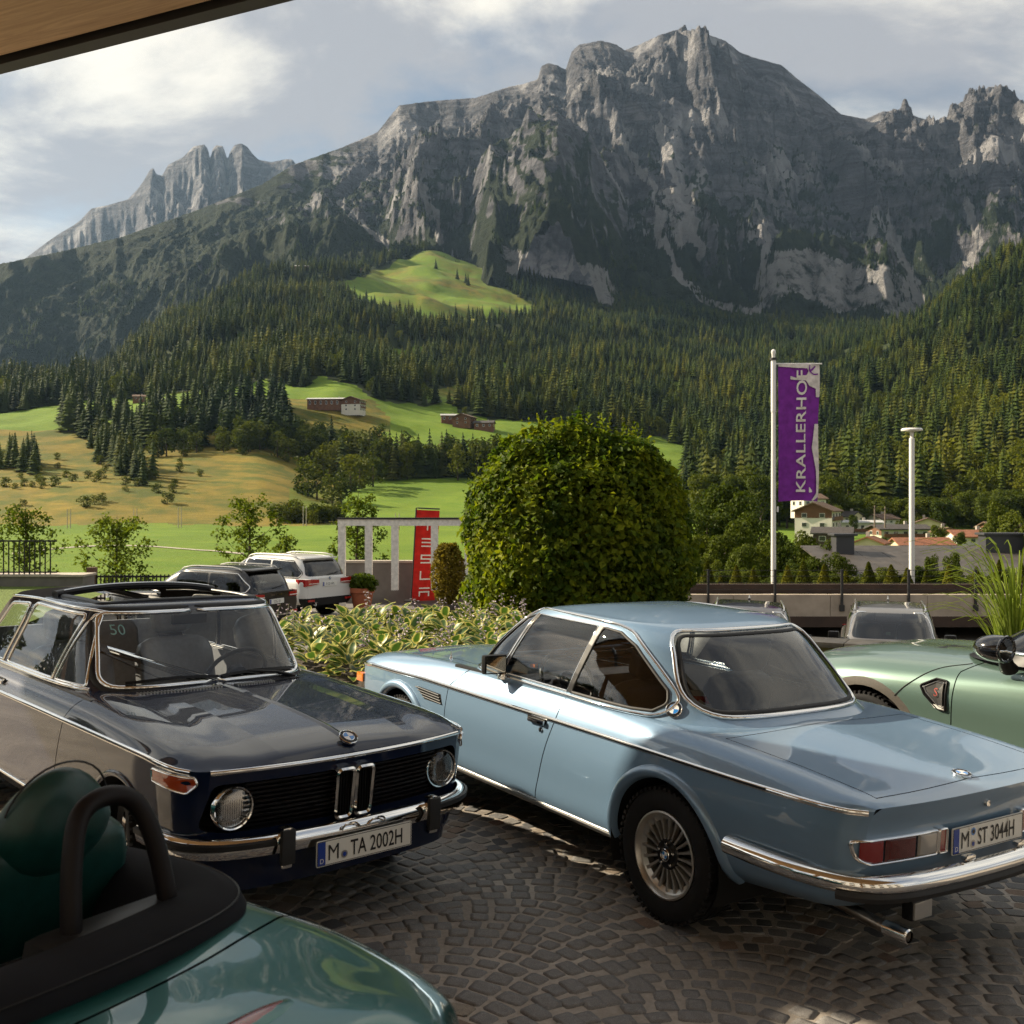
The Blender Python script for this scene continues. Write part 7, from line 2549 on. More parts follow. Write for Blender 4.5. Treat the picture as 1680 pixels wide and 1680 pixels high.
  # mirrors, handles
  mr = obj('door_mirror', box(x0 + 0.02, (hw + 0.08) * sg, zb + 0.12, 0.13, 0.20, 0.15, 0.04), body if D.get('mirror_body') else BLACK, root)
  obj('mirror_foot', box(x0 + 0.02, hw * 0.95 * sg, zb + 0.06, 0.08, 0.12, 0.04, 0.01), BLACK, mr)
  for hx in (b0 + 0.12, b1 + 0.18):
   h = bv.ray_cast(Vector((hx, 3 * sg, zb - 0.12)), Vector((0, -sg, 0)))[0]
   obj('door_handle', box(h.x, h.y + 0.012 * sg, h.z, 0.19, 0.025, 0.03, 0.01), P.get('handle', body), root)
 ws = rpoly([(-hw * 0.76, zb + 0.10), (hw * 0.76, zb + 0.10), (hw * 0.64, H - 0.12), (-hw * 0.64, H - 0.12)], 0.07, 4)
 sh.cut(ws, 'yz', 'windscreen', lambda c: c.x > D['wb'] - 1.75 and c.z > zb + 0.02, 'roof')
 rw_ = rpoly([(-hw * 0.74, zb + 0.09), (hw * 0.74, zb + 0.09), (hw * 0.62, H - 0.16), (-hw * 0.62, H - 0.16)], 0.08, 4)
 sh.cut(rw_, 'yz', 'rear_window', lambda c: c.x < rt + 0.25 and c.z > zb + 0.02, 'roof')
 tb = [(-hw, 0.35), (hw, 0.35), (hw, D.get('clad', 0.52)), (-hw, D.get('clad', 0.52))]
 sh.cut(tb, 'yz', 'cladding', lambda c: c.x < R_ + 0.2, ['body', 'tailgate'])
 foot = [(x, y) for x, y in zip(*outline(D['wb'] - 0.5, R_ + 0.12, hw * 0.84, 5.0, 6.0, 32))]
 sh.cut(foot, 'xy', 'hole', lambda c: c.z > zb - 0.06, ['body', 'front_door', 'rear_door', 'panel_gap', 'tailgate'])
 sh.export(root, {'*': body, 'panel_gap': DARK, 'cladding': P.get('clad', BLACK), 'windscreen': GLASST, 'rear_window': glass_rear, 'front_door_window': GLASST, 'rear_door_window': glass_side, 'quarter_window': glass_side})
 # tail
 def rx(y, z):
  h = bv.ray_cast(Vector((R_ - 3, y, z)), Vector((1, 0, 0)))
  return h[0].x if h[0] else R_
 RED = simple('suv_red_lens', (0.42, 0.012, 0.012), 0.18, coat=1.0)
 zt = D['lampz']
 for sg in (1, -1):
  lamp = empty('tail_lamp')
  lamp.parent = root
  for y0, y1, zt0, zt1 in D['lamps']:
   ys = np.linspace(y0, y1, 8)
   v = [(rx(hw * y * sg, zt) - 0.03, hw * y * sg, zt + np.interp(y, [y0, y1], [zt0[0], zt1[0]])) for y in ys] + [(rx(hw * y * sg, zt) - 0.03, hw * y * sg, zt + np.interp(y, [y0, y1], [zt0[1], zt1[1]])) for y in ys]
   n_ = len(ys)
   vb = [(p[0] + 0.10, p[1], p[2]) for p in v]
   F = [(i, i + 1, n_ + i + 1, n_ + i) for i in range(n_ - 1)] + [(i, i + 1, 2 * n_ + i + 1, 2 * n_ + i) for i in range(n_ - 1)] + [(n_ + i, n_ + i + 1, 3 * n_ + i + 1, 3 * n_ + i) for i in range(n_ - 1)] + [(0, n_, 3 * n_, 2 * n_), (n_ - 1, 2 * n_ - 1, 4 * n_ - 1, 3 * n_ - 1)]
   obj('lens', (v + vb, F), RED, lamp, False)
  wx = [(rx(hw * y * sg, zt) - 0.034, hw * y * sg, zt - 0.025) for y in np.linspace(D['lamps'][0][0], 0.80, 6)]
  obj('lamp_strip', tube(wx, 0.011, 6, flat=1.0), simple('lamp_clear2', (0.7, 0.66, 0.6), 0.2), lamp)
  obj('reflector', box(rx(hw * 0.70 * sg, 0.55) - 0.01, hw * 0.70 * sg, 0.555, 0.03, 0.22, 0.05), RED, root, False)
  h = bv.ray_cast(Vector((F_ + 3, hw * 0.62 * sg, 0.74)), Vector((-1, 0, 0)))
  obj('headlight', box((h[0].x if h[0] else F_), hw * 0.62 * sg, 0.76, 0.12, 0.34, 0.13, 0.03), CHROME, root)
 spo = obj('roof_spoiler', box(rt - 0.02, 0, H - 0.105, 0.24, hw * 1.22, 0.035, 0.012), body if D.get('spoiler_body') else BLACK, root)
 obj('rear_wiper', tube([(rx(0, zb + 0.12) - 0.03, 0.0, zb + 0.12), (rx(-0.3, zb + 0.16) - 0.03, -0.38, zb + 0.17)], 0.011, 6), BLACK, root)
 obj('licence_plate', box(rx(0, D['platez']) - 0.012, 0, D['platez'], 0.02, 0.52, 0.115), WHITEP, root, False)
 pl = root.children[-1]
 obj('lettering', xf(text_mesh(D['txt'], 0.10, 0.62, align='CENTER'), Matrix(((0, 0, -1, rx(0, D['platez']) - 0.024), (-1, 0, 0, 0), (0, 1, 0, D['platez'] - 0.036), (0, 0, 0, 1)))), INK, pl, False)
 obj('country_band', box(rx(0, D['platez']) - 0.0235, 0.238, D['platez'], 0.002, 0.042, 0.105), EUBLUE, pl, False)
 obj('floor_pan', box(D['wb'] / 2, 0, 0.36, D['wb'] + 1.0, hw * 1.5, 0.04), DARK, root, False)
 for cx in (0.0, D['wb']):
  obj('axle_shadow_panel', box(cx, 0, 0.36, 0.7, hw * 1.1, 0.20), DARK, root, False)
 for y in (0.38, -0.38):
  seat(root, D['wb'] - 1.55, y, 0.55, LEATHERK, name='front_seat', back=0.62, tilt=0.28)
  seat(root, D['wb'] - 2.35, y, 0.55, LEATHERK, name='rear_seat', back=0.58, tilt=0.30)
 obj('dashboard', box(D['wb'] - 0.78, 0, zb - 0.03, 0.40, hw * 1.5, 0.16, 0.05), BLACK, root)
 return bv, rx

def park_suvs():
 BLK = paint('black_brown_paint', (0.010, 0.008, 0.007), 0.3, 0.35)
 D1 = dict(ro=1.0, wb=2.79, fo=0.90, w=1.88, h=1.66, belt=1.02, rake=0.42, tyre=0.355, lampz=0.97, lamps=[(0.50, 0.96, (-0.05, 0.045), (-0.07, 0.075))], platez=0.83, txt='S DG 153', nsp=12)
 a = empty('suv_car', label='black SUV with chrome window trim parked beside the white SUV', cat='car')
 bv, rx = build_suv(a, dict(), BLK, GLASST, GLASST, D1)
 t = text_mesh('SKODA', 0.055, 1.5, align='CENTER', spacing=1.7)
 obj('lettering', xf(t, Matrix(((0, 0, -1, rx(0, 0.98) - 0.012), (-1, 0, 0, 0), (0, 1, 0, 0.965), (0, 0, 0, 1)))), CHROME, a, False)
 obj('bumper_strip', box(rx(0, 0.50) - 0.01, 0, 0.50, 0.04, 1.3, 0.03, 0.01), STEEL, a)
 place_car(a, -6.50, 25.8, 154.0)
 WHT = paint('white_paint', (0.72, 0.71, 0.68), 0.0, 0.35)
 D2 = dict(ro=1.02, wb=2.93, fo=0.92, w=1.94, h=1.76, belt=1.10, rake=0.46, tyre=0.375, lampz=1.03, lamps=[(0.42, 0.97, (-0.04, 0.075), (-0.10, 0.10))], platez=0.98, txt='M CO 1876', nsp=14, clad=0.62, spoiler_body=True)
 b = empty('suv_car', label='white SUV with red tail lamps in front of the white pergola', cat='car')
 bv, rx = build_suv(b, dict(trim=BLACK), WHT, GLASSD, GLASSD, D2)
 emblem(b, (rx(0, 1.12) - 0.012, 0, 1.125), (-1, 0, 0), 0.042)
 obj('exhaust_tip', lathe([(0.05, -0.03), (0.055, 0.0), (0.04, 0.02)], 14, 'x', cap=False), CHROME, b, loc=(rx(0.5, 0.45) - 0.02, 0.55, 0.46))
 place_car(b, -5.75, 29.4, 144.0)
 GRY = paint('grey_paint', (0.16, 0.15, 0.145), 0.6, 0.36)
 D3 = dict(ro=0.95, wb=2.70, fo=0.88, w=1.86, h=1.62, belt=1.0, rake=0.44, tyre=0.35, lampz=0.95, lamps=[(0.50, 0.96, (-0.05, 0.05), (-0.05, 0.07))], platez=0.80, txt='SZ 418', nsp=10)
 c = empty('suv_car', label='grey SUV with silver roof rails below the dark capped wall', cat='car')
 build_suv(c, dict(rail=simple('silver_rail', (0.55, 0.55, 0.54), 0.25, 0.9)), GRY, GLASST, GLASST, D3)
 obj('windscreen_vignette', box(1.93, -0.05, 1.18, 0.004, 0.075, 0.06), simple('sticker_pale_green', (0.45, 0.62, 0.42), 0.5), c, False)
 obj('roof_aerial', tube([(-0.25, 0, 1.60), (-0.38, 0, 1.68)], [0.03, 0.006], 8), STEEL, c)
 place_car(c, 7.55, 21.4, -108.0)
 d = empty('suv_car', label='dark car mostly hidden behind the light blue coupe roof', cat='car')
 for ch in list(c.children):
  if ch.name.split('.')[0] not in ('windscreen_vignette',): copy_tree(ch, d)
 DK = paint('flag_tinted_dark_paint', (0.012, 0.006, 0.014), 0.3, 0.3)  # purple reflection of the flag is put into the dark body colour
 for ch in d.children:
  if ch.type == 'MESH' and ch.data.materials and ch.data.materials[0] == GRY:
   ch.data = ch.data.copy()
   ch.data.materials[0] = DK
 place_car(d, 4.75, 21.6, -102.0)

park_suvs()

# ---------------------------------------------------------------- garden plants
def limb_tree(name, loc, h, cw, seed, label, group, leafn=1700, leaf=0.13, mat=None, crown0=0.25, cat='tree'):
 """young leafy tree: trunk, limbs, leaves on the limbs"""
 rg = np.random.default_rng(seed)
 t = empty(name, loc, 0, label, cat, group)
 obj('trunk', tube([(0, 0, -0.1), (0.04 * h * (rg.random() - 0.5), 0, h * 0.5), (0, 0, h * 0.96)], [h * 0.014 + 0.02, h * 0.010 + 0.01, 0.008], 7), BARK, t)
 tips, parts = [], []
 for k in range(26):
  z0 = h * (crown0 * 0.8 + (0.90 - crown0 * 0.8) * (k / 26) ** 0.9)
  a = k * 2.4 + rg.normal() * 0.3
  rel = (z0 / h - crown0 * 0.8) / (1 - crown0 * 0.8)
  r = cw * 0.5 * (np.sin(pi * min(1, rel * 0.82 + 0.22)) ** 0.8) * rg.uniform(0.75, 1.12)
  e = (r * cos(a), r * sin(a), min(h * 0.98, z0 + r * rg.uniform(0.45, 0.8)))
  m = (e[0] * 0.55, e[1] * 0.55, z0 + (e[2] - z0) * 0.4)
  parts.append(tube([(0, 0, z0), m, e], [0.012 + 0.004 * h * (1 - rel), 0.010, 0.004], 4, caps=False))
  for q in np.linspace(0.35, 1.0, 7):
   tips.append(tuple((1 - q) * np.array(m) + q * np.array(e) if q > 0.6 else (1 - q) * np.array((0, 0, z0)) + q * np.array(m) * 1.0))
 lb = obj('limbs', join(*parts), BARK, t)
 tag(lb, kind='stuff')
 tips = np.array(tips)
 n = leafn
 P = tips[rg.integers(0, len(tips), n)] + rg.normal(size=(n, 3)) * np.array([0.11, 0.11, 0.09]) * cw * 0.5
 N = rg.normal(size=(n, 3)) * 0.8 + np.array([0, 0, 0.9])
 V, F = leaf_cloud(P, N, np.full(n, leaf), rg, 0.75)
 tag(np_mesh('crown', V, F, mat or MAPLE, t), kind='stuff')
 return t

def young_trees():
 d = 47.0
 for i, (px, top, base_z, w, dd) in enumerate(((42, 822, -3.6, 3.0, 48), (192, 838, -3.6, 3.0, 44), (408, 806, -3.8, 3.0, 47), (588, 796, -3.8, 2.5, 48), (470, 868, -3.6, 1.6, 52))):
  ztop = EYE - (top - HPX) / FPX * dd
  lab = ['young maple behind the railing by the wall', 'young maple with loose branches between the railing and the black SUV', 'young maple rising behind the roof of the black SUV', 'young maple seen through the white pergola posts', 'small young maple behind the white SUV'][i]
  limb_tree('maple_tree', ((px - 840) / FPX * dd, dd, base_z), ztop - base_z, w, 300 + i, lab, None, 2300 if i < 4 else 900, 0.15, crown0=0.18)

def round_bush():
 rg = np.random.default_rng(77)
 d = 16.6
 x = (948 - 840) / FPX * d
 b = empty('round_bush', (x, d, float(gz(x, d))), 0, 'big round clipped leafy bush behind the light blue coupe', 'bush')
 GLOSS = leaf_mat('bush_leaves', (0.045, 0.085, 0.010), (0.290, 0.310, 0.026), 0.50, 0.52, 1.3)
 n = 30000
 dr = rg.normal(size=(n, 3))
 dr /= np.linalg.norm(dr, axis=1, keepdims=True)
 dr[:, 2] = np.where(dr[:, 2] < -0.55, -dr[:, 2], dr[:, 2])
 e = 2.15
 r = (np.abs(dr[:, 0]) ** e + np.abs(dr[:, 1]) ** e + np.abs(dr[:, 2]) ** e) ** (-1 / e)
 lump = 0.88 + 0.25 * fbm(np.arctan2(dr[:, 1], dr[:, 0]) * 2.6 + 9, dr[:, 2] * 4.0, 3)
 dep = 1 - 0.20 * rg.random(n) ** 2.0 + 0.05 * (rg.random(n) ** 8)
 P = dr * (r * lump * dep)[:, None] * np.array([1.77, 1.77, 2.06]) + np.array([0, 0, 2.0])
 N = dr + rg.normal(size=(n, 3)) * 0.55 + np.array([0, 0, 0.4])
 keep = P[:, 2] > 0.02
 V, F = leaf_cloud(P[keep], N[keep], 0.06 + 0.075 * rg.random(keep.sum()), rg, 0.72)
 tag(np_mesh('leaves', V, F, GLOSS, b), kind='stuff')
 # shoots sticking out of the top
 m = 320
 a, t = rg.random(m) * 6.28, np.arccos(1 - rg.random(m) * 0.75)
 D = np.stack([np.sin(t) * np.cos(a), np.sin(t) * np.sin(a), np.cos(t)], 1)
 S0 = D * np.array([1.74, 1.74, 2.02]) + np.array([0, 0, 2.0])
 P2, N2 = [], []
 for k in range(m):
  L = rg.uniform(0.08, 0.32)
  for q in np.linspace(0.1, 1, 5):
   P2.append(S0[k] + (D[k] * 0.7 + np.array([0, 0, 0.5])) * L * q)
   N2.append(rg.normal(size=3) + np.array([0, 0, 0.5]))
 V, F = leaf_cloud(np.array(P2), np.array(N2), np.full(len(P2), 0.08), rg, 0.6)
 tag(np_mesh('shoots', V, F, GLOSS, b), kind='stuff')
 # stems inside
 parts = []
 for k in range(22):
  a = k * 2.399
  q = 0.75 * ((k + 0.5) / 22) ** 0.5
  parts.append(tube([(0.1 * cos(a), 0.1 * sin(a), 0), (q * cos(a), q * sin(a), 1.1), (q * 1.7 * cos(a), q * 1.7 * sin(a), 2.2 + 1.2 * (1 - q))], [0.05, 0.035, 0.01], 6, caps=False))
 tag(obj('stems', join(*parts), BARK, b), kind='stuff')
 # dense shaded twigs that close the middle
 n2 = 2600
 dr = rg.normal(size=(n2, 3))
 dr /= np.linalg.norm(dr, axis=1, keepdims=True)
 P = dr * (0.62 + 0.14 * rg.random(n2))[:, None] * np.array([1.86, 1.86, 2.16]) + np.array([0, 0, 2.06])
 V, F = leaf_cloud(P, dr + rg.normal(size=(n2, 3)) * 0.3, np.full(n2, 0.30), rg, 0.9, 0.05)
 tag(np_mesh('inner_foliage', V, F, GLOSS, b), kind='stuff')

BED = [(-2.85, 11.4), (-1.6, 10.75), (0.2, 11.3), (0.9, 13.2), (0.2, 15.2), (-1.9, 15.2), (-2.75, 13.4)]

def bed_z(x, y):
 return float(gz(x, 9.5)) - 0.02 + 0.06 * np.clip((y - 10.8) / 1.5, 0, 1) - 0.02 * np.clip((y - 12.2) / 2.0, 0, 1)

def hosta_bed():
 rg = np.random.default_rng(31)
 SOIL = simple('soil', (0.045, 0.032, 0.022), 0.95, var=0.4, scale=12, bump=0.8, bdist=0.03)
 n = 34
 ring = [p[:2] for p in curve3([(a, b, 0) for a, b in BED], 6, True)]
 c = (sum(p[0] for p in ring) / len(ring), sum(p[1] for p in ring) / len(ring))
 V = [(p[0], p[1], -1.3) for p in ring] + [(p[0], p[1], float(bed_z(*p)) - 0.03) for p in ring] + [(c[0] + (p[0] - c[0]) * 0.5, c[1] + (p[1] - c[1]) * 0.5, float(bed_z(c[0] + (p[0] - c[0]) * 0.5, c[1] + (p[1] - c[1]) * 0.5)) + 0.03) for p in ring] + [(c[0], c[1], float(bed_z(*c)) + 0.05)]
 m = len(ring)
 F = []
 for q in range(2): F += [(q * m + j, q * m + (j + 1) % m, (q + 1) * m + (j + 1) % m, (q + 1) * m + j) for j in range(m)]
 F += [(2 * m + j, 2 * m + (j + 1) % m, 3 * m) for j in range(m)]
 tag(obj('flower_bed', (V, F), SOIL), kind='structure')
 # leaf with a cream margin
 s = NT('hosta_leaf')
 at_ = s.n('Attribute', attribute_name='tint')
 s.p.inputs['Roughness'].default_value = 0.42
 oi = s.n('ObjectInfo')
 col = s.mix(s.ramp(oi.outputs['Random'], [(0, 0.0), (1, 0.35)]), at_.outputs['Color'], s.mix(1.0, at_.outputs['Color'], (1.25, 1.1, 0.5), 'MULTIPLY'))
 s.set(col=col)
 tr = s.n('BsdfTranslucent')
 s.l(col, tr.inputs[0])
 mx = s.n('MixShader')
 mx.inputs[0].default_value = 0.35
 s.l(s.p.outputs[0], mx.inputs[1])
 s.l(tr.outputs[0], mx.inputs[2])
 s.l(mx.outputs[0], s.out.inputs[0])
 variants = []
 for k in range(6):
  nu, nv = 7, 5
  V, C = [], []
  for i in range(nu):
   t = i / (nu - 1)
   w = 0.34 * (sin(pi * min(1, t * 0.98 + 0.02)) ** 0.62) * (1 - 0.35 * t)
   arch = 0.16 * t - 0.34 * t ** 2.2 * (0.7 + 0.1 * k)
   for j in range(nv):
    q = (j / (nv - 1)) * 2 - 1
    V.append((t, w * q, arch + 0.16 * w * abs(q) ** 1.3 + 0.025 * sin(9 * t + k) * abs(q) * (1 if q > 0 else -1)))
    e = max(abs(q), 0.0 if 0.08 < t < 0.9 else 1.0)
    f = 1.0 if e > 0.72 else 0.0
    g = np.array([0.050, 0.115, 0.016]) * (0.8 + 0.08 * k)
    C.append((*(g * (1 - f) + np.array([0.66, 0.60, 0.20]) * f), 1))
  F = [(i * nv + j, (i + 1) * nv + j, (i + 1) * nv + j + 1, i * nv + j + 1) for i in range(nu - 1) for j in range(nv - 1)]
  me = bpy.data.meshes.new('leaf')
  me.from_pydata(V, [], F)
  me.shade_smooth()
  ca = me.color_attributes.new('tint', 'FLOAT_COLOR', 'POINT')
  ca.data.foreach_set('color', np.array(C, np.float32).reshape(-1))
  me.materials.append(s.m)
  variants.append(me)
 LIL = simple('hosta_flower', (0.42, 0.34, 0.40), 0.6)
 STK = simple('hosta_stalk', (0.16, 0.17, 0.07), 0.6)
 fl = tube([(0, 0, 0), (0, 0, 0.18), (0.01, 0, 0.34)], [0.004, 0.003, 0.002], 4)
 bells = []
 for k in range(9):
  a, zz = k * 2.4, 0.15 + 0.022 * k
  bells.append(xf(lathe([(0.002, 0), (0.006, 0.012), (0.010, 0.03)], 5, cap=False), Matrix.Translation((0.012 * cos(a), 0.012 * sin(a), zz)) @ Matrix.Rotation(a, 4, 'Z') @ Matrix.Rotation(2.0, 4, 'Y')))
 flm = new_mesh('stalk', *fl)
 flm.materials.append(STK)
 blm = new_mesh('flowers', *join(*bells))
 blm.materials.append(LIL)
 sites = []
 for t in range(4000):
  x, y = rg.uniform(-2.9, 0.95), rg.uniform(10.75, 15.2)
  if not poly_mask(np.array([x]), np.array([y]), BED)[0]: continue
  if all((x - a) ** 2 + ((y - b) * 0.9) ** 2 > 0.40 ** 2 for a, b in sites): sites.append((x, y))
  if len(sites) >= 62: break
 for i, (x, y) in enumerate(sites):
  h = empty('hosta_plant', (x, y, float(bed_z(x, y))), rg.random() * 6.28, 'hosta with cream edged leaves in the bed beside the coupe bonnet', 'plant', 'hostas in the bed')
  nl = 21
  for k in range(nl):
   u = k / nl
   o = bpy.data.objects.new('leaf', variants[rg.integers(0, 6)])
   L = rg.uniform(0.17, 0.27)
   up = 0.15 + 1.05 * u + rg.normal() * 0.08
   a = k * 2.399 + rg.normal() * 0.2
   r0 = 0.13 * (1 - u) + 0.02
   o.location = (r0 * cos(a), r0 * sin(a), 0.14 + 0.22 * u + rg.random() * 0.05)
   o.rotation_euler = (rg.normal() * 0.25, -up * 0.75, a)
   o.scale = (L, L * rg.uniform(0.8, 1.05), L)
   o.parent = h
   COL.objects.link(o)
  if rg.random() < 0.55:
   for q in range(2):
    o = bpy.data.objects.new('flower_stalk', flm)
    o.location = (rg.normal() * 0.06, rg.normal() * 0.06, 0.34)
    o.rotation_euler = (rg.normal() * 0.18, rg.normal() * 0.18, 0)
    o.parent = h
    COL.objects.link(o)
    f = bpy.data.objects.new('flowers', blm)
    f['kind'] = 'stuff'
    f.parent = o
    COL.objects.link(f)

def grass_clump():
 rg = np.random.default_rng(41)
 d = 10.6
 x = (1668 - 840) / FPX * d
 g = empty('ornamental_grass', (x, d, float(gz(x, d))), 0, 'tall arching ornamental grass behind the sage green crossover', 'grass')
 BL = leaf_mat('grass_blades', (0.110, 0.175, 0.020), (0.270, 0.330, 0.070), 0.4, 0.5)
 z0 = float(gz(x, d))
 for k in range(150):
  a = rg.random() * 6.28
  H = rg.uniform(1.3, 2.3)
  R = rg.uniform(0.3, 1.05)
  w = rg.uniform(0.008, 0.014)
  b = rg.random() * 0.12
  pts = []
  for t in np.linspace(0, 1, 9):
   r = b + R * t ** 2.1
   z = H * (1.35 * t - 0.55 * t ** 3.2)
   pts.append((r * cos(a + 0.15 * t), r * sin(a + 0.15 * t), z))
  side = np.array([-sin(a), cos(a), 0])
  V, F = [], []
  for i, p in enumerate(pts):
   ww = w * (1 - (i / 8) ** 3) + 0.001
   V += [tuple(np.array(p) - side * ww), tuple(np.array(p) + np.array([0, 0, -0.004])), tuple(np.array(p) + side * ww)]
  for i in range(8): F += [(3 * i, 3 * i + 3, 3 * i + 4, 3 * i + 1), (3 * i + 1, 3 * i + 4, 3 * i + 5, 3 * i + 2)]
  obj('blade', (V, F), BL, g)
 return g

def planter_shrubs():
 rg = np.random.default_rng(51)
 YEW = leaf_mat('cypress_leaves', (0.060, 0.080, 0.008), (0.175, 0.165, 0.018), 0.3, 0.6)
 n = 2200
 P, N = [], []
 z = rg.random(n) ** 1.25
 a = rg.random(n) * 6.28
 r = 0.30 * (1 - z) ** 0.8 * (1 - 0.35 * rg.random(n) ** 2) * (0.85 + 0.25 * fbm(a * 1.6, z * 5, 2))
 P = np.stack([r * np.cos(a), r * np.sin(a), 0.04 + 0.96 * z], 1)
 N = np.stack([np.cos(a), np.sin(a), 0.6 + 0 * a], 1) + rg.normal(size=(n, 3)) * 0.5
 V, F = leaf_cloud(P, N, np.full(n, 0.085), rg, 0.55)
 base = np_mesh('crown', V, F, YEW)
 COL.objects.unlink(base)
 tm = new_mesh('trunk', *tube([(0, 0, 0), (0, 0, 0.8)], [0.03, 0.01], 5))
 tm.materials.append(BARK)
 for i, px in enumerate((1160, 1182, 1208, 1236, 1292, 1318, 1352, 1388, 1425, 1462, 1488, 1520, 1556, 1602, 1640, 1676, 1712)):
  d = 30.5 + rg.normal() * 0.25
  x = (px - 840) / FPX * d
  t = empty('dwarf_conifer', (x, d, -0.78), rg.random() * 6.28, 'small cone shaped conifer in the planter behind the concrete parapet', 'shrub', 'dwarf conifers in the planter')
  h = rg.uniform(0.6, 1.05)
  t.scale = (h * rg.uniform(0.9, 1.25), h * rg.uniform(0.9, 1.25), h)
  link('crown', base.data, None, t)
  link('trunk', tm, None, t)

def valley_trees():
 """leafy trees between the planter and the village"""
 rg = np.random.default_rng(61)
 B2_ = leaf_mat('valley_leaves', (0.030, 0.052, 0.008), (0.115, 0.135, 0.018), 0.35, 0.55)
 protos = []
 for k in range(4):
  n = 3600
  lobes = [(0, 0, 0.55, 0.26, 0.26, 0.30)]
  for j in range(14):
   a, zz = rg.random() * 6.28, 0.22 + 0.66 * rg.random()
   r = 0.27 * (1 - abs(zz - 0.5) * 0.9)
   lobes.append((r * cos(a), r * sin(a), zz, *(0.10 + 0.06 * rg.random(3))))
  P, N = blob_points(rg, n, lobes)
  V, F = leaf_cloud(P, N, np.full(n, 0.042), rg, 0.8)
  o = np_mesh('crown', V, F, B2_)
  COL.objects.unlink(o)
  parts = [tube([(0, 0, -0.02), (0.01, 0, 0.3), (0, 0, 0.75)], [0.024, 0.018, 0.006], 6, caps=False)]
  for j in range(9):
   a, zz = j * 2.4, 0.2 + 0.05 * j
   parts.append(tube([(0, 0, zz), (0.14 * cos(a), 0.14 * sin(a), zz + 0.10), (0.22 * cos(a), 0.22 * sin(a), zz + 0.2)], [0.010, 0.007, 0.003], 4, caps=False))
  tm = new_mesh('trunk', *join(*parts))
  tm.materials.append(BARK)
  protos.append((o.data, tm))
 def put(px, ytop, ybase, d, wide, label, group):
  zb = EYE - (ybase - HPX) / FPX * d
  h = (ybase - ytop) / FPX * d
  t = empty('broadleaf_tree', ((px - 840) / FPX * d, d, zb), rg.random() * 6.28, label, 'tree', group)
  t.scale = (h * wide, h * wide, h)
  cm, tm = protos[rg.integers(0, 4)]
  link('crown', cm, None, t)
  link('trunk', tm, None, t)
 for px, yt, yb, d, w in ((1160, 820, 985, 78, 0.8), (1192, 798, 985, 84, 0.85), (1222, 845, 985, 70, 0.8), (1250, 830, 985, 74, 0.8), (1180, 870, 985, 58, 0.9), (1212, 890, 985, 54, 0.9), (1245, 880, 985, 56, 0.9), (1150, 880, 985, 60, 0.9), (1165, 915, 985, 48, 1.0), (1228, 925, 985, 46, 1.0)):
  put(px, yt, yb, d, w, 'leafy tree in the thicket beside the flagpole', 'trees of the thicket by the flagpole')
 for px, yt, yb, d, w in ((1290, 880, 985, 58, 0.75), (1322, 862, 985, 62, 0.75), (1355, 875, 985, 58, 0.75), (1382, 900, 985, 52, 0.75), (1305, 915, 985, 48, 0.9), (1342, 905, 985, 50, 0.9)):
  put(px, yt, yb, d, w, 'leafy tree in front of the village houses beside the dark roof', 'trees in front of the village')
 for k in range(34):
  px = 1375 + k * 11 + rg.normal() * 3
  put(px, 818 - 6 * rg.random() - (10 if k > 18 else 0), 872, 400 + rg.normal() * 12, 1.1, 'leafy tree in the row behind the village houses', 'trees behind the village')
 for k in range(16):
  put(1150 + k * 14 + rg.normal() * 4, 775 + 14 * rg.random(), 868, 395 + rg.normal() * 14, 1.0, 'leafy tree at the edge of the small meadow by the village', 'trees at the small meadow')
 for px, yt, yb, d, w in ((1640, 815, 905, 190, 0.8), (1665, 830, 930, 150, 0.9), (1560, 905, 968, 46, 0.7), (1530, 905, 970, 43, 0.55), (1368, 830, 880, 290, 0.9), (1400, 845, 872, 300, 0.9), (1625, 850, 900, 210, 0.9), (1480, 850, 885, 320, 1.0), (1540, 862, 905, 240, 0.9), (1445, 880, 910, 235, 1.1), (1575, 870, 900, 230, 1.0)):
  put(px, yt, yb, d, w, 'single leafy tree among the village roofs', 'trees among the village roofs')
 # trees on the lawn to the side of the forecourt, seen mirrored in the paintwork
 for x, y, h in ((-18.5, -3, 6.0), (-20, 2.5, 6.6), (-18.8, 7.5, 5.6), (-20.5, 12, 6.4), (-19, 17, 5.8), (-22, 21, 6.2)):
  t = empty('broadleaf_tree', (x, y, float(gz(x, y)) - 0.1), rg.random() * 6.28, 'leafy tree on the lawn beside the forecourt', 'tree', 'trees on the side lawn')
  t.scale = (h, h, h)
  cm, tm = protos[rg.integers(0, 4)]
  link('crown', cm, None, t)
  link('trunk', tm, None, t)
 # shrubs along the back of the planter
 for k in range(26):
  px = 1150 + k * 20.5 + rg.normal() * 6
  put(px, 928 + 18 * rg.random(), 985, 33.5 + rg.normal() * 0.6, 1.3, 'low shrub at the back of the planter', 'shrubs of the planter')

young_trees()
round_bush()
hosta_bed()
grass_clump()
planter_shrubs()
valley_trees()

# ---------------------------------------------------------------- walls, flags, furniture
IRON = simple('dark_iron', (0.022, 0.022, 0.024), 0.5, 0.3)
CONC = simple('concrete', (0.40, 0.35, 0.29), 0.9, var=0.16, scale=2.2, bump=0.35, bdist=0.01)
CONCD = simple('dark_concrete', (0.165, 0.150, 0.135), 0.9, var=0.2, scale=2.0, bump=0.35, bdist=0.01)

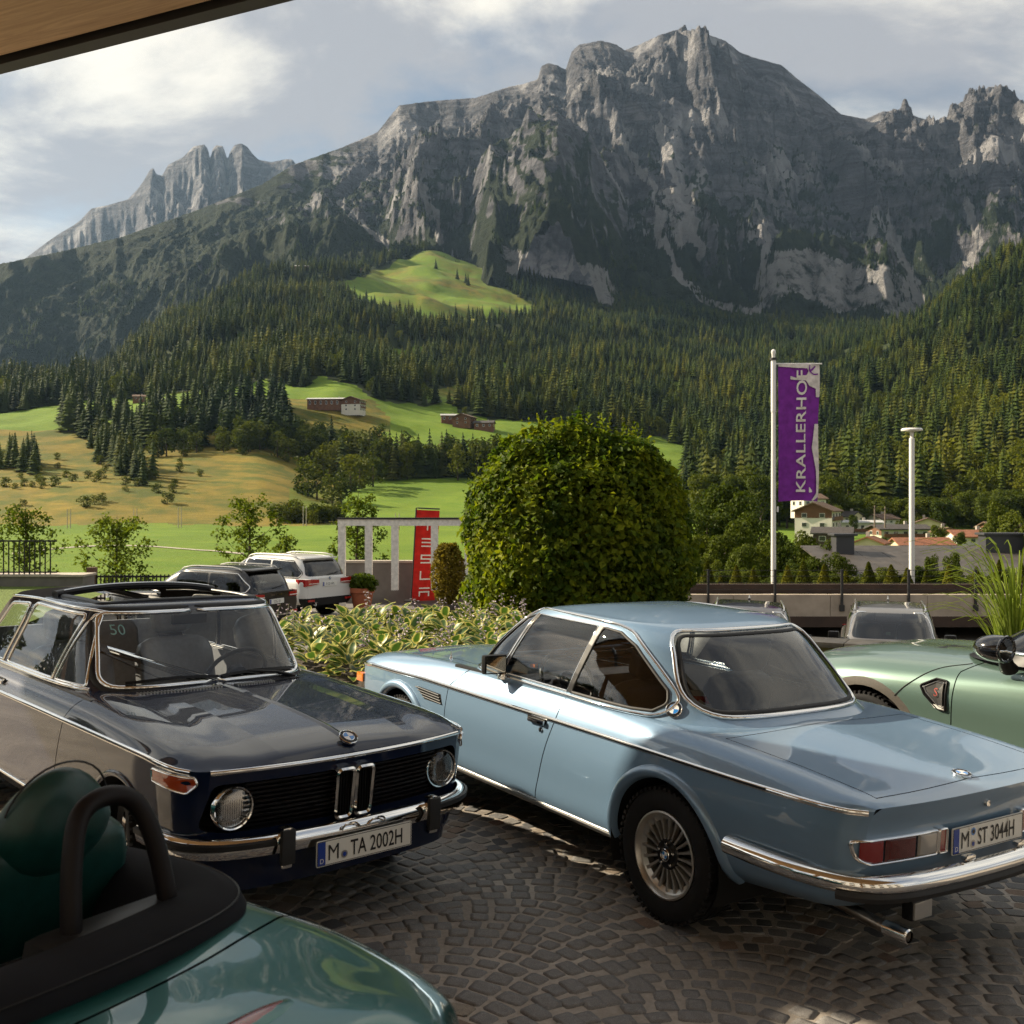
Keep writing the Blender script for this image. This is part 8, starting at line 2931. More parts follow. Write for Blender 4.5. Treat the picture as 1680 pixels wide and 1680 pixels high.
def walls():
 # low olive wall with a dark cap behind the crossover
 a, b = Vector((1.7, 11.75)), Vector((8.6, 8.35))
 u = (b - a).normalized()
 L = (b - a).length
 ang = math.atan2(u.y, u.x)
 z = 0.0
 w = empty('garden_wall', (a.x, a.y, 0), ang, 'low olive wall with weathered dark metal cap behind the crossover', 'wall')
 OLV = simple('olive_render', (0.120, 0.105, 0.045), 0.85, var=0.2, scale=3, bump=0.3, bdist=0.01)
 CAP = simple('weathered_cap', (0.075, 0.068, 0.060), 0.45, 0.2, var=0.45, scale=7, bump=0.25, bdist=0.008)
 obj('wall_body', box(L / 2, 0, -0.20, L, 0.28, 1.36), OLV, w, False)
 for k in range(4):
  obj('cap_sheet', box(L * (k + 0.5) / 4, 0, 0.515, L / 4 - 0.006, 0.42, 0.055, 0.008), CAP, w)
 g = bpy.data.objects.new('x', None)
 # strip of lawn in front of the wall
 s = NT('lawn_grass')
 p = s.coords('Position')
 n = s.noise(p, 14.0, 6, 0.7)
 s.set(col=s.mix(s.ramp(n, [(0.3, 0), (0.7, 1)]), (0.060, 0.100, 0.010), (0.150, 0.205, 0.025)), rough=0.9)
 s.bump(s.noise(p, 55.0, 4, 0.7), 0.8, 0.04)
 def strip(name, p0, p1, wd, zo, nseg=18):
  P0, P1 = Vector(p0), Vector(p1)
  d = (P1 - P0).normalized()
  nn = Vector((-d.y, d.x))
  G = np.zeros((nseg, 6, 3))
  for i in range(nseg):
   for j in range(6):
    q = P0.lerp(P1, i / (nseg - 1)) + nn * (wd * (j / 5 - 0.5))
    G[i, j] = (q.x, q.y, float(gz(q.x, q.y)) + zo)
  return np_grid_mesh(name, G, s.m)
 tag(strip('lawn', (1.9, 11.15), (7.4, 8.45), 0.9, 0.03), kind='structure')
 rg = np.random.default_rng(3)
 n = 5200
 t, q = rg.random(n), (rg.random(n) - 0.5) * 0.9
 P0, P1 = np.array([1.9, 11.15]), np.array([7.4, 8.45])
 dd = (P1 - P0) / np.linalg.norm(P1 - P0)
 xy = P0 + (P1 - P0) * t[:, None] + np.stack([-dd[1] * q, dd[0] * q], 1)
 zz = gz(xy[:, 0], xy[:, 1]) + 0.03
 hgt = rg.uniform(0.05, 0.14, n)
 ln = rg.normal(size=(n, 2)) * 0.03
 sx = rg.normal(size=(n, 2))
 sx /= np.linalg.norm(sx, axis=1, keepdims=True)
 V = np.stack([np.c_[xy - sx * 0.004, zz], np.c_[xy + sx * 0.004, zz], np.c_[xy + ln, zz + hgt]], 1).reshape(-1, 3)
 o = np_mesh('grass_tufts', V, np.arange(3 * n).reshape(-1, 3), leaf_mat('lawn_blades', (0.075, 0.120, 0.012), (0.180, 0.230, 0.035), 0.4))
 tag(o, 'short green lawn grass along the olive wall', 'grass', kind='stuff')
 # parapet of the lower car park
 z0, z1, d = -1.02, -0.46, 27.6
 pr = empty('parapet_wall', (0, d, 0), 0, 'long stained concrete parapet with wire fence behind the grey SUV', 'wall')
 x = 3.2
 STN = simple('stained_concrete', (0.36, 0.30, 0.24), 0.9, var=0.22, scale=1.6, bump=0.3, bdist=0.01)
 while x < 26:
  obj('concrete_panel', box(x + 1.25, 0, (z0 + z1) / 2, 2.488, 0.25, z1 - z0), STN, pr, False)
  x += 2.5
 BRN = simple('beam_and_shade_brown', (0.040, 0.022, 0.014), 0.7, var=0.3, scale=3)
 obj('base_shade_strip', box(14.6, -0.02, -1.16, 23, 0.22, 0.27), BRN, pr, False)  # dark strip stands in for the shaded gap under the panels
 obj('planter_edge', box(14.6, 0.35, -0.34, 23, 0.20, 0.24), BRN, pr, False)
 for k in range(14):
  xx = 5.05 + k * 1.72
  ps = obj('fence_post', box(xx, -0.15, -0.33, 0.055, 0.06, 1.05), IRON, pr, False)
  obj('post_foot', box(xx, -0.14, -0.80, 0.12, 0.10, 0.16), IRON, ps, False)
 for zz in (-0.32, -0.14, 0.02, 0.17):
  obj('fence_wire', tube([(3.2, -0.15, zz), (27.5, -0.15, zz)], 0.006, 5), IRON, pr)
 # planter soil
 obj('planter_soil', box(14.6, 3.6, -0.95, 24, 6.2, 0.40), simple('soil', (0.045, 0.032, 0.022), 0.95), pr, False)
 # left: wall with railing, kerb, fence behind the cars
 d = 32.0
 rl = empty('railing_wall', (0, d, 0), 0, 'low grey wall topped by a dark bar railing on the lawn', 'railing')
 obj('wall_body', box(-17.4, 0, -0.60, 9.4, 0.9, 0.62), CONCD, rl, False)
 obj('wall_cap', box(-17.4, 0, -0.26, 9.5, 1.0, 0.06), CONC, rl, False)
 xx = -21.8
 while xx < -13.6:
  obj('bar', box(xx, -0.25, 0.26, 0.022, 0.05, 0.98), IRON, rl, False)
  xx += 0.155
 obj('top_rail', box(-17.7, -0.25, 0.76, 8.3, 0.06, 0.05), IRON, rl, False)
 obj('bottom_rail', box(-17.7, -0.25, -0.17, 8.3, 0.05, 0.04), IRON, rl, False)
 fn = empty('picket_fence', (0, 33.4, 0), 0, 'dark picket fence with brown posts behind the black SUV', 'fence')
 xx = -13.0
 while xx < -7.4:
  obj('picket', box(xx, 0, -0.76, 0.035, 0.03, 0.82), IRON, fn, False)
  xx += 0.125
 for zz in (-0.42, -1.10):
  obj('rail', box(-10.2, 0.03, zz, 5.8, 0.03, 0.06), IRON, fn, False)
 for xx in (-13.15, -7.3):
  obj('post', box(xx, 0, -0.70, 0.26, 0.26, 1.15, 0.02), simple('brown_post', (0.10, 0.055, 0.028), 0.7, var=0.3, scale=5), fn)
 G = np.zeros((16, 12, 3))
 for i in range(16):
  for j in range(12):
   x_, y_ = -40 + 28.5 * i / 15, 21.5 + 10.4 * j / 11
   G[i, j] = (x_, y_, -1.18 + 0.62 * (j / 11) ** 0.9 + 0.0)
 tag(np_grid_mesh('lawn', G, s.m), kind='structure')
 G = np.zeros((12, 16, 3))
 for i in range(12):
  for j in range(16):
   x_, y_ = -45 + 32.5 * i / 11, -12 + 33 * j / 15
   G[i, j] = (x_, y_, float(gz(x_, y_)) + 0.02)
 tag(np_grid_mesh('lawn', G, s.m), kind='structure')
 obj('kerb_stone', box(-26.2, 21.4, -1.16, 28.4, 0.22, 0.22), CONC)
 k = bpy.data.objects['kerb_stone']
 tag(k, 'pale stone kerb along the lawn by the road', 'kerb')

def pergola():
 d = 32.2
 WHT = simple('weathered_white_wood', (0.74, 0.70, 0.64), 0.8, var=0.20, scale=9, bump=0.4, bdist=0.01)
 p = empty('pergola', (0, d, 0), 0, 'weathered white timber pergola frame beside the red banner', 'pergola')
 X = lambda px: (px - 840) / FPX * d
 Zp = lambda py: EYE - (py - HPX) / FPX * d
 obj('beam', box((X(555) + X(775)) / 2, 0, Zp(857), X(775) - X(555), 0.22, 0.20), WHT, p, False)
 obj('beam_cap', box((X(554) + X(776)) / 2, 0, Zp(850.5), X(776) - X(554), 0.30, 0.05), IRON, p, False)
 for px, yb in ((561, 1005), (605, 962), (648, 968), (713, 968), (768, 968)):
  obj('post', box(X(px), 0, (Zp(862) + Zp(yb)) / 2, 0.21, 0.20, Zp(862) - Zp(yb)), WHT, p, False)
 w = empty('terrace_wall', (0, 33.8, 0), 0, 'grey rendered wall with pale cap behind the pergola posts', 'wall')
 X2 = lambda px: (px - 840) / FPX * 33.8
 obj('wall_body', box((X2(560) + X2(800)) / 2, 0, -0.65, X2(800) - X2(560), 0.3, 1.30), CONCD, w, False)
 obj('wall_cap', box((X2(560) + X2(800)) / 2, 0, 0.03, X2(800) - X2(560), 0.40, 0.07), CONC, w, False)

def banner():
 d = 32.7
 X = lambda px: (px - 840) / FPX * d
 Zp = lambda py: EYE - (py - HPX) / FPX * d
 b = empty('banner_flag', (X(682), d, Zp(985)), 0, 'red advertising banner with white letters TESLA on a black pole', 'banner')
 RED = fabric('banner_red', (0.52, 0.022, 0.016), 0.7, 200)
 x0, x1, y0, y1 = X(675) - X(682), X(713) - X(682), 0.0, Zp(838) - Zp(985)
 def cl(u, v, off=0.0):
  lean = 0.16 * v
  return (x0 + (x1 - x0) * u + lean + 0.0 * v, -off + 0.05 * sin(3.0 * v + 2.2 * u), y0 + (y1 - y0) * v + 0.10 * (1 - u) * (v - 0.5) * 0.6)
 G = np.array([[cl(u, v) for v in np.linspace(0, 1, 18)] for u in np.linspace(0, 1, 7)])
 V, F = gridvf(G)
 nV = len(V)
 V2 = V + [(p[0], p[1] + 0.008, p[2]) for p in V]
 obj('cloth', (V2, F + [tuple(i + nV for i in reversed(q)) for q in F]), RED, b)
 obj('pole', tube([cl(-0.02, v) for v in np.linspace(-0.03, 1.02, 12)] + [cl(u, 1.02) for u in np.linspace(0.1, 1.0, 5)], 0.022, 8), IRON, b)
 obj('base_plate', box(x0 + 0.02, 0, -0.01, 0.45, 0.45, 0.03), IRON, b, False)
 WH = simple('print_white', (0.75, 0.74, 0.70), 0.7)
 # five letters as strokes: T E S L A in a wide technical hand
 S_ = {'T': [((0, 1), (1, 1)), ((0.5, 0.78), (0.5, 0))], 'E': [((0, 1), (1, 1)), ((0, 0.5), (1, 0.5)), ((0, 0), (1, 0))],
    'S': [((1, 1), (0, 1)), ((0, 1), (0, 0.5)), ((0, 0.5), (1, 0.5)), ((1, 0.5), (1, 0)), ((1, 0), (0, 0))], 'L': [((0, 1), (0, 0)), ((0, 0), (1, 0))], 'A': [((0, 1), (1, 1)), ((0, 0), (0, 0.5)), ((0, 0.5), (1, 0.5)), ((1, 0.5), (1, 0))]}
 for i, ch in enumerate('TESLA'):
  vb = 0.785 - i * 0.182
  parts = []
  for (a0, b0), (a1, b1) in S_[ch]:
   P0 = cl(0.32 + 0.40 * a0, vb + 0.082 * b0, 0.012)
   P1 = cl(0.32 + 0.40 * a1, vb + 0.082 * b1, 0.012)
   dx, dz = P1[0] - P0[0], P1[2] - P0[2]
   L = sqrt(dx * dx + dz * dz)
   nx, nz = -dz / L * 0.020, dx / L * 0.020
   ex, ez = dx / L * 0.020, dz / L * 0.020
   parts.append(([(P0[0] - ex + nx, P0[1], P0[2] - ez + nz), (P0[0] - ex - nx, P0[1], P0[2] - ez - nz), (P1[0] + ex - nx, P1[1], P1[2] + ez - nz), (P1[0] + ex + nx, P1[1], P1[2] + ez + nz)], [(0, 1, 2, 3)]))
  for q, pp in enumerate(parts): parts[q] = ([(v[0], v[1] - 0.001 * q, v[2]) for v in pp[0]], pp[1])
  obj('letter', join(*parts), WH, b, False)

def flag():
 d = 31.0
 X = lambda px: (px - 840) / FPX * d
 Zp = lambda py: EYE - (py - HPX) / FPX * d
 f = empty('flagpole', (X(1269), d, Zp(990)), 0, 'white flagpole carrying a tall purple hotel flag', 'flagpole')
 H = Zp(588) - Zp(990)
 POL = simple('pole_white', (0.72, 0.70, 0.66), 0.35, 0.1)
 pole = obj('pole', lathe([(0.075, 0), (0.070, H * 0.45), (0.062, H * 0.78), (0.074, H * 0.782), (0.074, H * 0.985), (0.060, H)], 16), POL, f)
 obj('collar', lathe([(0.11, H - 0.05), (0.11, H + 0.01), (0.07, H + 0.02)], 16), IRON, pole)
 obj('finial', lathe([(0.05, H), (0.055, H + 0.12), (0.07, H + 0.16), (0.065, H + 0.22), (0.03, H + 0.26), (0, H + 0.27)], 14), POL, pole)
 zt, zb = Zp(598) - Zp(990), Zp(823) - Zp(990)
 xa, xb = X(1277) - X(1269), X(1345) - X(1269)
 obj('crossbar', tube([(0, 0, zt + 0.02), (xb + 0.06, 0, zt + 0.02)], 0.022, 8), POL, f)
 fl = empty('flag', (X(1269), d, Zp(990)), 0, 'tall purple flag lettered KRALLERHOF with a pale stag print', 'flag')
 def cl(u, v, off=0.0):
  # u across (0 at the pole), v up
  wob = 0.055 * sin(6.5 * u + 1.2 * v) * (0.4 + u) + 0.03 * sin(13 * u - 4 * v)
  x = xa + (xb - xa) * u * (1 - 0.05 * (1 - v)) + 0.02 * sin(9 * v) * u
  return (x, wob - off, zb + (zt - zb) * v + 0.03 * sin(3 * u) * (1 - v))
 PUR = fabric('flag_purple', (0.195, 0.030, 0.280), 0.65, 150)
 WH = fabric('flag_white', (0.66, 0.60, 0.55), 0.65, 150)
 V, F = gridvf(np.array([[cl(u, v) for v in np.linspace(0, 1, 60)] for u in np.linspace(0, 1, 40)]))
 nV = len(V)
 obj('cloth', (V + [(p[0], p[1] + 0.006, p[2]) for p in V], F + [tuple(i + nV for i in reversed(q)) for q in F]), PUR, fl)
 def printed(name, polys, mat, off=0.045):
  for poly in polys:
   bm = bmesh.new()
   vs = [bm.verts.new((a, b, 0)) for a, b in densify(rpoly(poly, 0.012, 4), 0.03)]
   fc = bm.faces.new(vs)
   bmesh.ops.triangulate(bm, faces=[fc])
   for _ in range(4):
    bmesh.ops.subdivide_edges(bm, edges=[e for e in bm.edges if e.calc_length() > 0.045], cuts=1, use_grid_fill=False)
    bmesh.ops.triangulate(bm, faces=[q for q in bm.faces if len(q.verts) > 3])
   bm.verts.index_update()
   vf = ([cl(v.co.x, v.co.y, off) for v in bm.verts], [tuple(v.index for v in q.verts) for q in bm.faces])
   bm.free()
   obj(name, vf, mat, fl)
 printed('white_hem', [[(0, 1), (0, 0.985), (0.66, 0.968), (0.66, 1)]], WH)
 # pale stag seen from the side: neck, muzzle, back edge of the flag
 printed('stag_print', [[(0.66, 1.0), (0.66, 0.968), (0.70, 0.952), (0.66, 0.925), (0.60, 0.906), (0.40, 0.902), (0.28, 0.916), (0.28, 0.890), (0.62, 0.880), (0.66, 0.868), (0.72, 0.842), (0.90, 0.825), (0.91, 0.762), (0.995, 0.762), (0.995, 1.0)],
       [(0.90, 0.565), (0.995, 0.565), (0.995, 0.035), (0.86, 0.005), (0.80, 0.0), (0.93, 0.06), (0.91, 0.22), (0.82, 0.39), (0.86, 0.46)]], WH)
 printed('antler_print', [[(0.70, 0.952), (0.72, 0.995), (0.745, 0.995), (0.735, 0.958), (0.80, 0.972), (0.88, 0.992), (0.90, 0.985), (0.82, 0.958), (0.76, 0.945), (0.84, 0.932), (0.95, 0.935), (0.95, 0.926), (0.84, 0.922), (0.73, 0.940)]], PUR, 0.060)
 printed('arrow_print', [[(0.74, 0.060), (0.84, 0.066), (0.74, 0.105)]], WH)
 t = text_mesh('KRALLERHOF', 1.0, 1.0, spacing=1.06, weight=0.012)
 w = max(p[0] for p in t[0])
 v = []
 for p in t[0]:
  v.append(cl(0.645 - p[1] / 0.73 * 0.235, 0.055 + p[0] / w * 0.900, 0.070))
 obj('lettering', (v, t[1]), simple('print_cream', (0.72, 0.66, 0.60), 0.7), fl, False)
 for vv in (0.03, 0.28, 0.50, 0.73):
  q = cl(0, vv)
  obj('flag_ring', tube([(0.08, 0, q[2] - 0.10), (0.14, -0.01, q[2] - 0.05), q], 0.010, 6), IRON, fl)
 q = cl(0, 0)
 obj('flag_weight', box(0.12, 0, q[2] - 0.22, 0.05, 0.05, 0.16), POL, fl, False)

def lamp():
 d = 32.5
 X = lambda px: (px - 840) / FPX * d
 Zp = lambda py: EYE - (py - HPX) / FPX * d
 l = empty('street_lamp', (X(1496), d, Zp(990)), 0, 'slim white lamp post with flat disc head above the parapet', 'lamp')
 M_ = simple('lamp_white', (0.70, 0.68, 0.64), 0.4)
 H = Zp(708) - Zp(990)
 obj('post', lathe([(0.085, 0), (0.082, H * 0.5), (0.078, H * 0.96), (0.05, H * 0.965), (0.055, H)], 16), M_, l)
 obj('lamp_head', lathe([(0.05, H - 0.03), (0.12, H + 0.0), (0.31, H + 0.02), (0.32, H + 0.06), (0.28, H + 0.10), (0.0, H + 0.12)], 28), M_, l)

def pots():
 d = 29.6
 X = lambda px: (px - 840) / FPX * d
 TER = simple('terracotta', (0.42, 0.125, 0.055), 0.75, var=0.15, scale=12)
 z = float(gz(X(594), d))
 p = empty('plant_pot', (X(594), d, z), 0, 'terracotta pot with a leafy green plant next to the white SUV', 'pot')
 obj('pot', lathe([(0.20, 0), (0.31, 0.66), (0.35, 0.67), (0.35, 0.80), (0.30, 0.80), (0.28, 0.70), (0.0, 0.70)], 24), TER, p)
 rg = np.random.default_rng(8)
 P, N = blob_points(rg, 700, [(0, 0, 0.95, 0.38, 0.38, 0.25), (0.2, -0.1, 0.9, 0.25, 0.25, 0.2), (-0.22, 0, 0.92, 0.22, 0.22, 0.2)])
 V, F = leaf_cloud(P, N, np.full(700, 0.12), rg, 0.7)
 tag(np_mesh('foliage', V, F, MAPLE, p), kind='stuff')
 d = 27.5
 X = lambda px: (px - 840) / FPX * d
 b = empty('bamboo_tub', (X(735), d, float(gz(X(735), d))), 0, 'yellowish bamboo in a dark tub between banner and round bush', 'potted plant')
 obj('tub', lathe([(0.26, 0), (0.34, 0.50), (0.36, 0.50), (0.36, 0.56), (0.31, 0.56), (0.30, 0.48), (0, 0.48)], 22), simple('dark_tub', (0.05, 0.042, 0.038), 0.6), b)
 n = 2600
 a = rg.random(n) * 6.28
 zz = 0.55 + 1.55 * rg.random(n)
 r = (0.10 + 0.36 * np.sin(np.clip((zz - 0.45) / 1.75, 0, 1) * pi) ** 0.7) * rg.random(n) ** 0.45
 P = np.stack([r * np.cos(a), r * np.sin(a), zz], 1)
 N = rg.normal(size=(n, 3)) + np.array([0, 0, 0.2])
 V, F = leaf_cloud(P, N, np.full(n, 0.13), rg, 0.22)
 tag(np_mesh('foliage', V, F, leaf_mat('bamboo_leaves', (0.10, 0.095, 0.012), (0.30, 0.21, 0.03), 0.35), b), kind='stuff')
 for k in range(14):
  aa, rr = rg.random() * 6.28, 0.22 * rg.random() ** 0.5
  obj('cane', tube([(rr * cos(aa), rr * sin(aa), 0.48), (rr * 1.5 * cos(aa), rr * 1.5 * sin(aa), 1.9)], 0.010, 5), simple('bamboo_cane', (0.22, 0.16, 0.04), 0.5), b)

walls()
pergola()
banner()
flag()
lamp()
pots()

# ---------------------------------------------------------------- houses
def house(name, px, ybase, d, w, dep, hw, hr, ang, wallm, roofm, label, group=None, storeys=2, balcony=False, flat=False, over=0.7, cat='house', ncol=4, zt=None):
 """gabled house; ridge along local x. w along x, dep along y, wall height hw, ridge rise hr"""
 z = EYE - (ybase - HPX) / FPX * d if zt is None else zt
 h = empty(name, ((px - 840) / FPX * d, d, z), rad(ang), label, cat, group)
 V = [(-w / 2, -dep / 2, -3), (w / 2, -dep / 2, -3), (w / 2, dep / 2, -3), (-w / 2, dep / 2, -3), (-w / 2, -dep / 2, hw), (w / 2, -dep / 2, hw), (w / 2, dep / 2, hw), (-w / 2, dep / 2, hw), (-w / 2, 0, hw + hr), (w / 2, 0, hw + hr)]
 F = [(0, 1, 5, 4), (2, 3, 7, 6), (1, 2, 6, 9, 5), (3, 0, 4, 8, 7)]
 obj('wall', (V, F), wallm, h, False)
 k = hr / (dep / 2)
 t = 0.28
 o = over
 for sg in (-1, 1):
  y1 = sg * (dep / 2 + o)
  z1 = hw + hr - k * (dep / 2 + o)
  R = [(-w / 2 - o, 0, hw + hr + 0.02), (w / 2 + o, 0, hw + hr + 0.02), (w / 2 + o, y1, z1 + 0.02), (-w / 2 - o, y1, z1 + 0.02)]
  V = R + [(a, b, c + t) for a, b, c in R]
  obj('roof', (V, [(0, 1, 2, 3), (7, 6, 5, 4), (0, 4, 5, 1), (1, 5, 6, 2), (2, 6, 7, 3), (3, 7, 4, 0)]), roofm, h, False)
 WN = simple('house_window', (0.030, 0.032, 0.036), 0.12, coat=0.6)
 FR = simple('window_white', (0.60, 0.58, 0.54), 0.6)
 sh = hw / storeys
 for side in (-1, 1):
  for s_ in range(storeys):
   for c in range(ncol):
    x = -w / 2 + w * (c + 0.5) / ncol
    fr = obj('window', box(x, side * (dep / 2 + 0.03), sh * (s_ + 0.52), min(1.5, w / ncol * 0.5), 0.10, sh * 0.48), FR, h, False)
    obj('pane', box(x, side * (dep / 2 + 0.07), sh * (s_ + 0.52), min(1.3, w / ncol * 0.42), 0.06, sh * 0.40), WN, fr, False)
  for s_ in range(storeys):
   for c in (-1, 1):
    fr = obj('window', box(side * (w / 2 + 0.03), c * dep * 0.24, sh * (s_ + 0.52), 0.10, 1.3, sh * 0.48), FR, h, False)
    obj('pane', box(side * (w / 2 + 0.07), c * dep * 0.24, sh * (s_ + 0.52), 0.06, 1.1, sh * 0.40), WN, fr, False)
 if balcony:
  WD = simple('balcony_wood', (0.130, 0.055, 0.024), 0.75, var=0.2, scale=1.0)
  for s_ in range(1, storeys):
   obj('balcony', box(0, -dep / 2 - 0.6, sh * s_ + 0.45, w * 0.92, 0.10, 0.95), WD, h, False)
   obj('balcony_floor', box(0, -dep / 2 - 0.3, sh * s_ - 0.05, w * 0.92, 0.7, 0.12), WD, h, False)
  V = [(-w / 2 - 0.02, -dep / 2 - 0.02, hw * 0.62), (-w / 2 - 0.02, dep / 2 + 0.02, hw * 0.62), (-w / 2 - 0.02, dep / 2 + 0.02, hw), (-w / 2 - 0.02, 0, hw + hr - 0.05), (-w / 2 - 0.02, -dep / 2 - 0.02, hw)]
  obj('gable_boards', (V, [(0, 1, 2, 3, 4)]), WD, h, False)
 ch = obj('chimney', box(w * 0.18, dep * 0.12, hw + hr + 0.35, 0.7, 0.7, 1.5), simple('chimney_render', (0.35, 0.32, 0.28), 0.9), h, False)
 return h

def village():
 WH = simple('house_white', (0.62, 0.58, 0.50), 0.85, var=0.08, scale=0.5)
 CR = simple('house_cream', (0.56, 0.47, 0.32), 0.85, var=0.08, scale=0.5)
 YE = simple('house_pale_green', (0.50, 0.52, 0.36), 0.85, var=0.08, scale=0.5)
 def tiles(nm, c):
  s = NT(nm)
  v = s.coords('Object', (1, 1, 1))
  wv = s.n('TexWave', wave_type='BANDS', bands_direction='X')
  wv.inputs['Scale'].default_value = 4.0
  s.l(v, wv.inputs[0])
  n = s.noise(v, 1.2, 5, 0.6)
  s.set(col=s.mix(s.ramp(n, [(0.3, 0), (0.7, 1)]), tuple(k * 0.7 for k in c), tuple(k * 1.2 for k in c)), rough=0.8)
  s.bump(wv.outputs[0], 0.4, 0.05)
  return s.m
 OR_ = tiles('orange_tiles', (0.235, 0.088, 0.042))
 BR = tiles('brown_tiles', (0.120, 0.070, 0.042))
 DK = tiles('dark_tiles', (0.050, 0.042, 0.038))
 WDK = simple('shed_timber', (0.06, 0.04, 0.028), 0.8)
 GR = tiles('grey_sheet', (0.42, 0.42, 0.41))
 for px, yb, d, w, dp, hw, hr, an, wm, rm, lab, st, bal, nc, ov in (
   (1342, 868, 267, 11, 9, 4.6, 1.9, 62, WH, BR, 'white gabled village house with brown roof below the purple flag', 2, True, 3, 0.7),
   (1405, 886, 330, 13.5, 8, 5.4, 0.5, -8, WH, GR, 'long white village house with flat grey roof and balcony rows', 2, True, 6, 0.9),
   (1474, 894, 278, 13, 8, 4.2, 0.9, 6, YE, DK, 'pale green village house with low dark roof behind the lamp post', 2, True, 5, 0.9),
   (1522, 882, 340, 9, 9, 4.4, 1.7, 70, CR, BR, 'cream village house with brown gable roof', 2, False, 3, 0.7),
   (1510, 908, 225, 11, 6, 1.9, 1.2, 4, CR, OR_, 'low village house with wide orange tile roof beside the lamp post', 1, False, 4, 0.7),
   (1594, 893, 250, 10, 6.5, 1.9, 1.25, 3, WH, OR_, 'village house with orange tile roof above the dark roofed hall', 1, False, 4, 0.7),
   (1553, 890, 262, 5, 6, 2.6, 0.9, 80, WH, BR, 'small white village house wedged between orange roofs', 1, False, 2, 0.7),
   (1326, 834, 330, 8, 7, 3.0, 1.3, 20, WH, BR, 'small white village house at the foot of the wooded hill', 1, False, 3, 0.7),
   (1350, 815, 400, 6, 5, 2.2, 0.8, 10, WH, GR, 'tiny white village house high at the edge of the wood', 1, False, 2, 0.5),
   (1388, 866, 372, 9, 8, 4.0, 1.6, -50, CR, DK, 'cream village house with dark gable behind the long white one', 2, False, 3, 0.6),
   (1446, 868, 380, 10, 8, 3.6, 1.5, 35, WH, BR, 'white village house with brown roof below the power poles', 2, False, 3, 0.6),
   (1428, 906, 215, 6, 6, 1.8, 1.2, 60, CR, OR_, 'tiny village house with orange gable beside the box chimney', 1, False, 2, 0.5),
   (1640, 884, 330, 10, 8, 3.6, 1.5, 12, WH, BR, 'white village house half hidden behind the arching grass', 2, True, 3, 0.7),
   (1366, 892, 240, 8, 7, 2.4, 1.1, -20, WDK, DK, 'dark timber shed below the white gabled village house', 1, False, 2, 0.6)):
  house('village_house', px, yb, d, w, dp, hw, hr, an, wm, rm, lab, None, st, bal, ncol=nc, over=ov)
 house('farmhouse', 1243, 819, 425, 10, 8, 3.6, 2.0, 15, CR, BR, 'brown roofed farmhouse in the small meadow beside the flagpole', None, 2, True, ncol=3)
 WDW = simple('farm_wood', (0.150, 0.066, 0.032), 0.8, var=0.3, scale=0.6)
 zt = lambda px, d: float(terrain_z(np.array([float(px)]), np.array([float(d)]))[0]) + 0.2
 house('farmhouse', 580, 0, 770, 12, 14, 8.0, 2.4, 78, WH, BR, 'large farmhouse with white base and wooden balconies on the terrace', None, 3, True, ncol=4, over=1.4, zt=zt(580, 770) + 1.5)
 house('barn', 543, 0, 775, 32, 12, 5.2, 1.2, -4, WDW, GR, 'long wooden barn with pale sheet roof joined to the farmhouse', None, 1, False, ncol=8, over=1.0, cat='barn', zt=zt(543, 775) + 1.5)
 house('farmhouse', 762, 0, 790, 12, 14, 5.5, 2.4, 70, WDW, BR, 'brown timber farmhouse at the wood edge above the terrace meadow', None, 2, True, ncol=3, over=1.3, zt=zt(762, 790) + 1.5)
 house('barn', 738, 0, 800, 13, 9, 4.0, 1.2, 5, WDW, GR, 'barn with pale roof beside the brown timber farmhouse', None, 1, False, ncol=3, cat='barn', zt=zt(738, 800) + 1.5)
 house('barn', 795, 0, 785, 14, 10, 3.6, 1.8, -8, WDW, DK, 'low dark roofed barn on the other side of the timber farmhouse', None, 1, False, ncol=3, cat='barn', zt=zt(795, 785) + 0.8)
 house('hut', 229, 0, 830, 9, 7, 2.6, 1.4, 10, WDW, BR, 'small wooden hut on the narrow green terrace', None, 1, False, ncol=2, cat='hut', zt=zt(229, 830) + 1.5)
 house('mountain_hut', 496, 0, 1960, 26, 12, 6, 2.0, 5, WDW, GR, 'lift station with pale roof at the edge of the upper wood', None, 1, False, ncol=5, cat='hut', zt=zt(496, 1960) + 9)
 house('mountain_hut', 580, 0, 2050, 30, 12, 5, 1.6, 3, WDW, BR, 'dark mountain hut below the high pasture', None, 1, False, ncol=5, cat='hut', zt=zt(580, 2050) + 10)
 house('chapel', 567, 0, 2200, 9, 12, 8, 8, 80, CR, GR, 'pale pointed chapel at the edge of the high pasture', None, 1, False, ncol=2, cat='chapel', zt=zt(567, 2200) + 14)
 # white lift mast
 d = 2060
 m = empty('lift_mast', ((537 - 840) / FPX * d, d, zt(537, d)), 0, 'white forked lift mast at the edge of the high pasture', 'mast')
 MW = simple('mast_white', (0.6, 0.6, 0.58), 0.5)
 obj('column', tube([(0, 0, 0), (0, 0, 30)], [1.3, 0.9], 8), MW, m)
 for sg in (-1, 1): obj('arm', tube([(0, 0, 28), (sg * 5, 0, 36)], [0.9, 0.6], 6), MW, m)
 # wide hall with a dark roof just below the planter
 SH = NT('dark_roof_sheet')
 v = SH.coords('Object')
 n = SH.noise(v, 1.3, 5, 0.6)
 SH.set(col=SH.mix(SH.ramp(n, [(0.3, 0), (0.7, 1)]), (0.030, 0.026, 0.024), (0.075, 0.064, 0.056)), rough=0.6)
 hl = empty('hall_building', (21.2, 50, 0), 0, 'wide hall with dark low pitched roof and box chimneys below the village', 'building')
 RW = simple('red_timber_wall', (0.150, 0.036, 0.020), 0.75, var=0.25, scale=1.5)
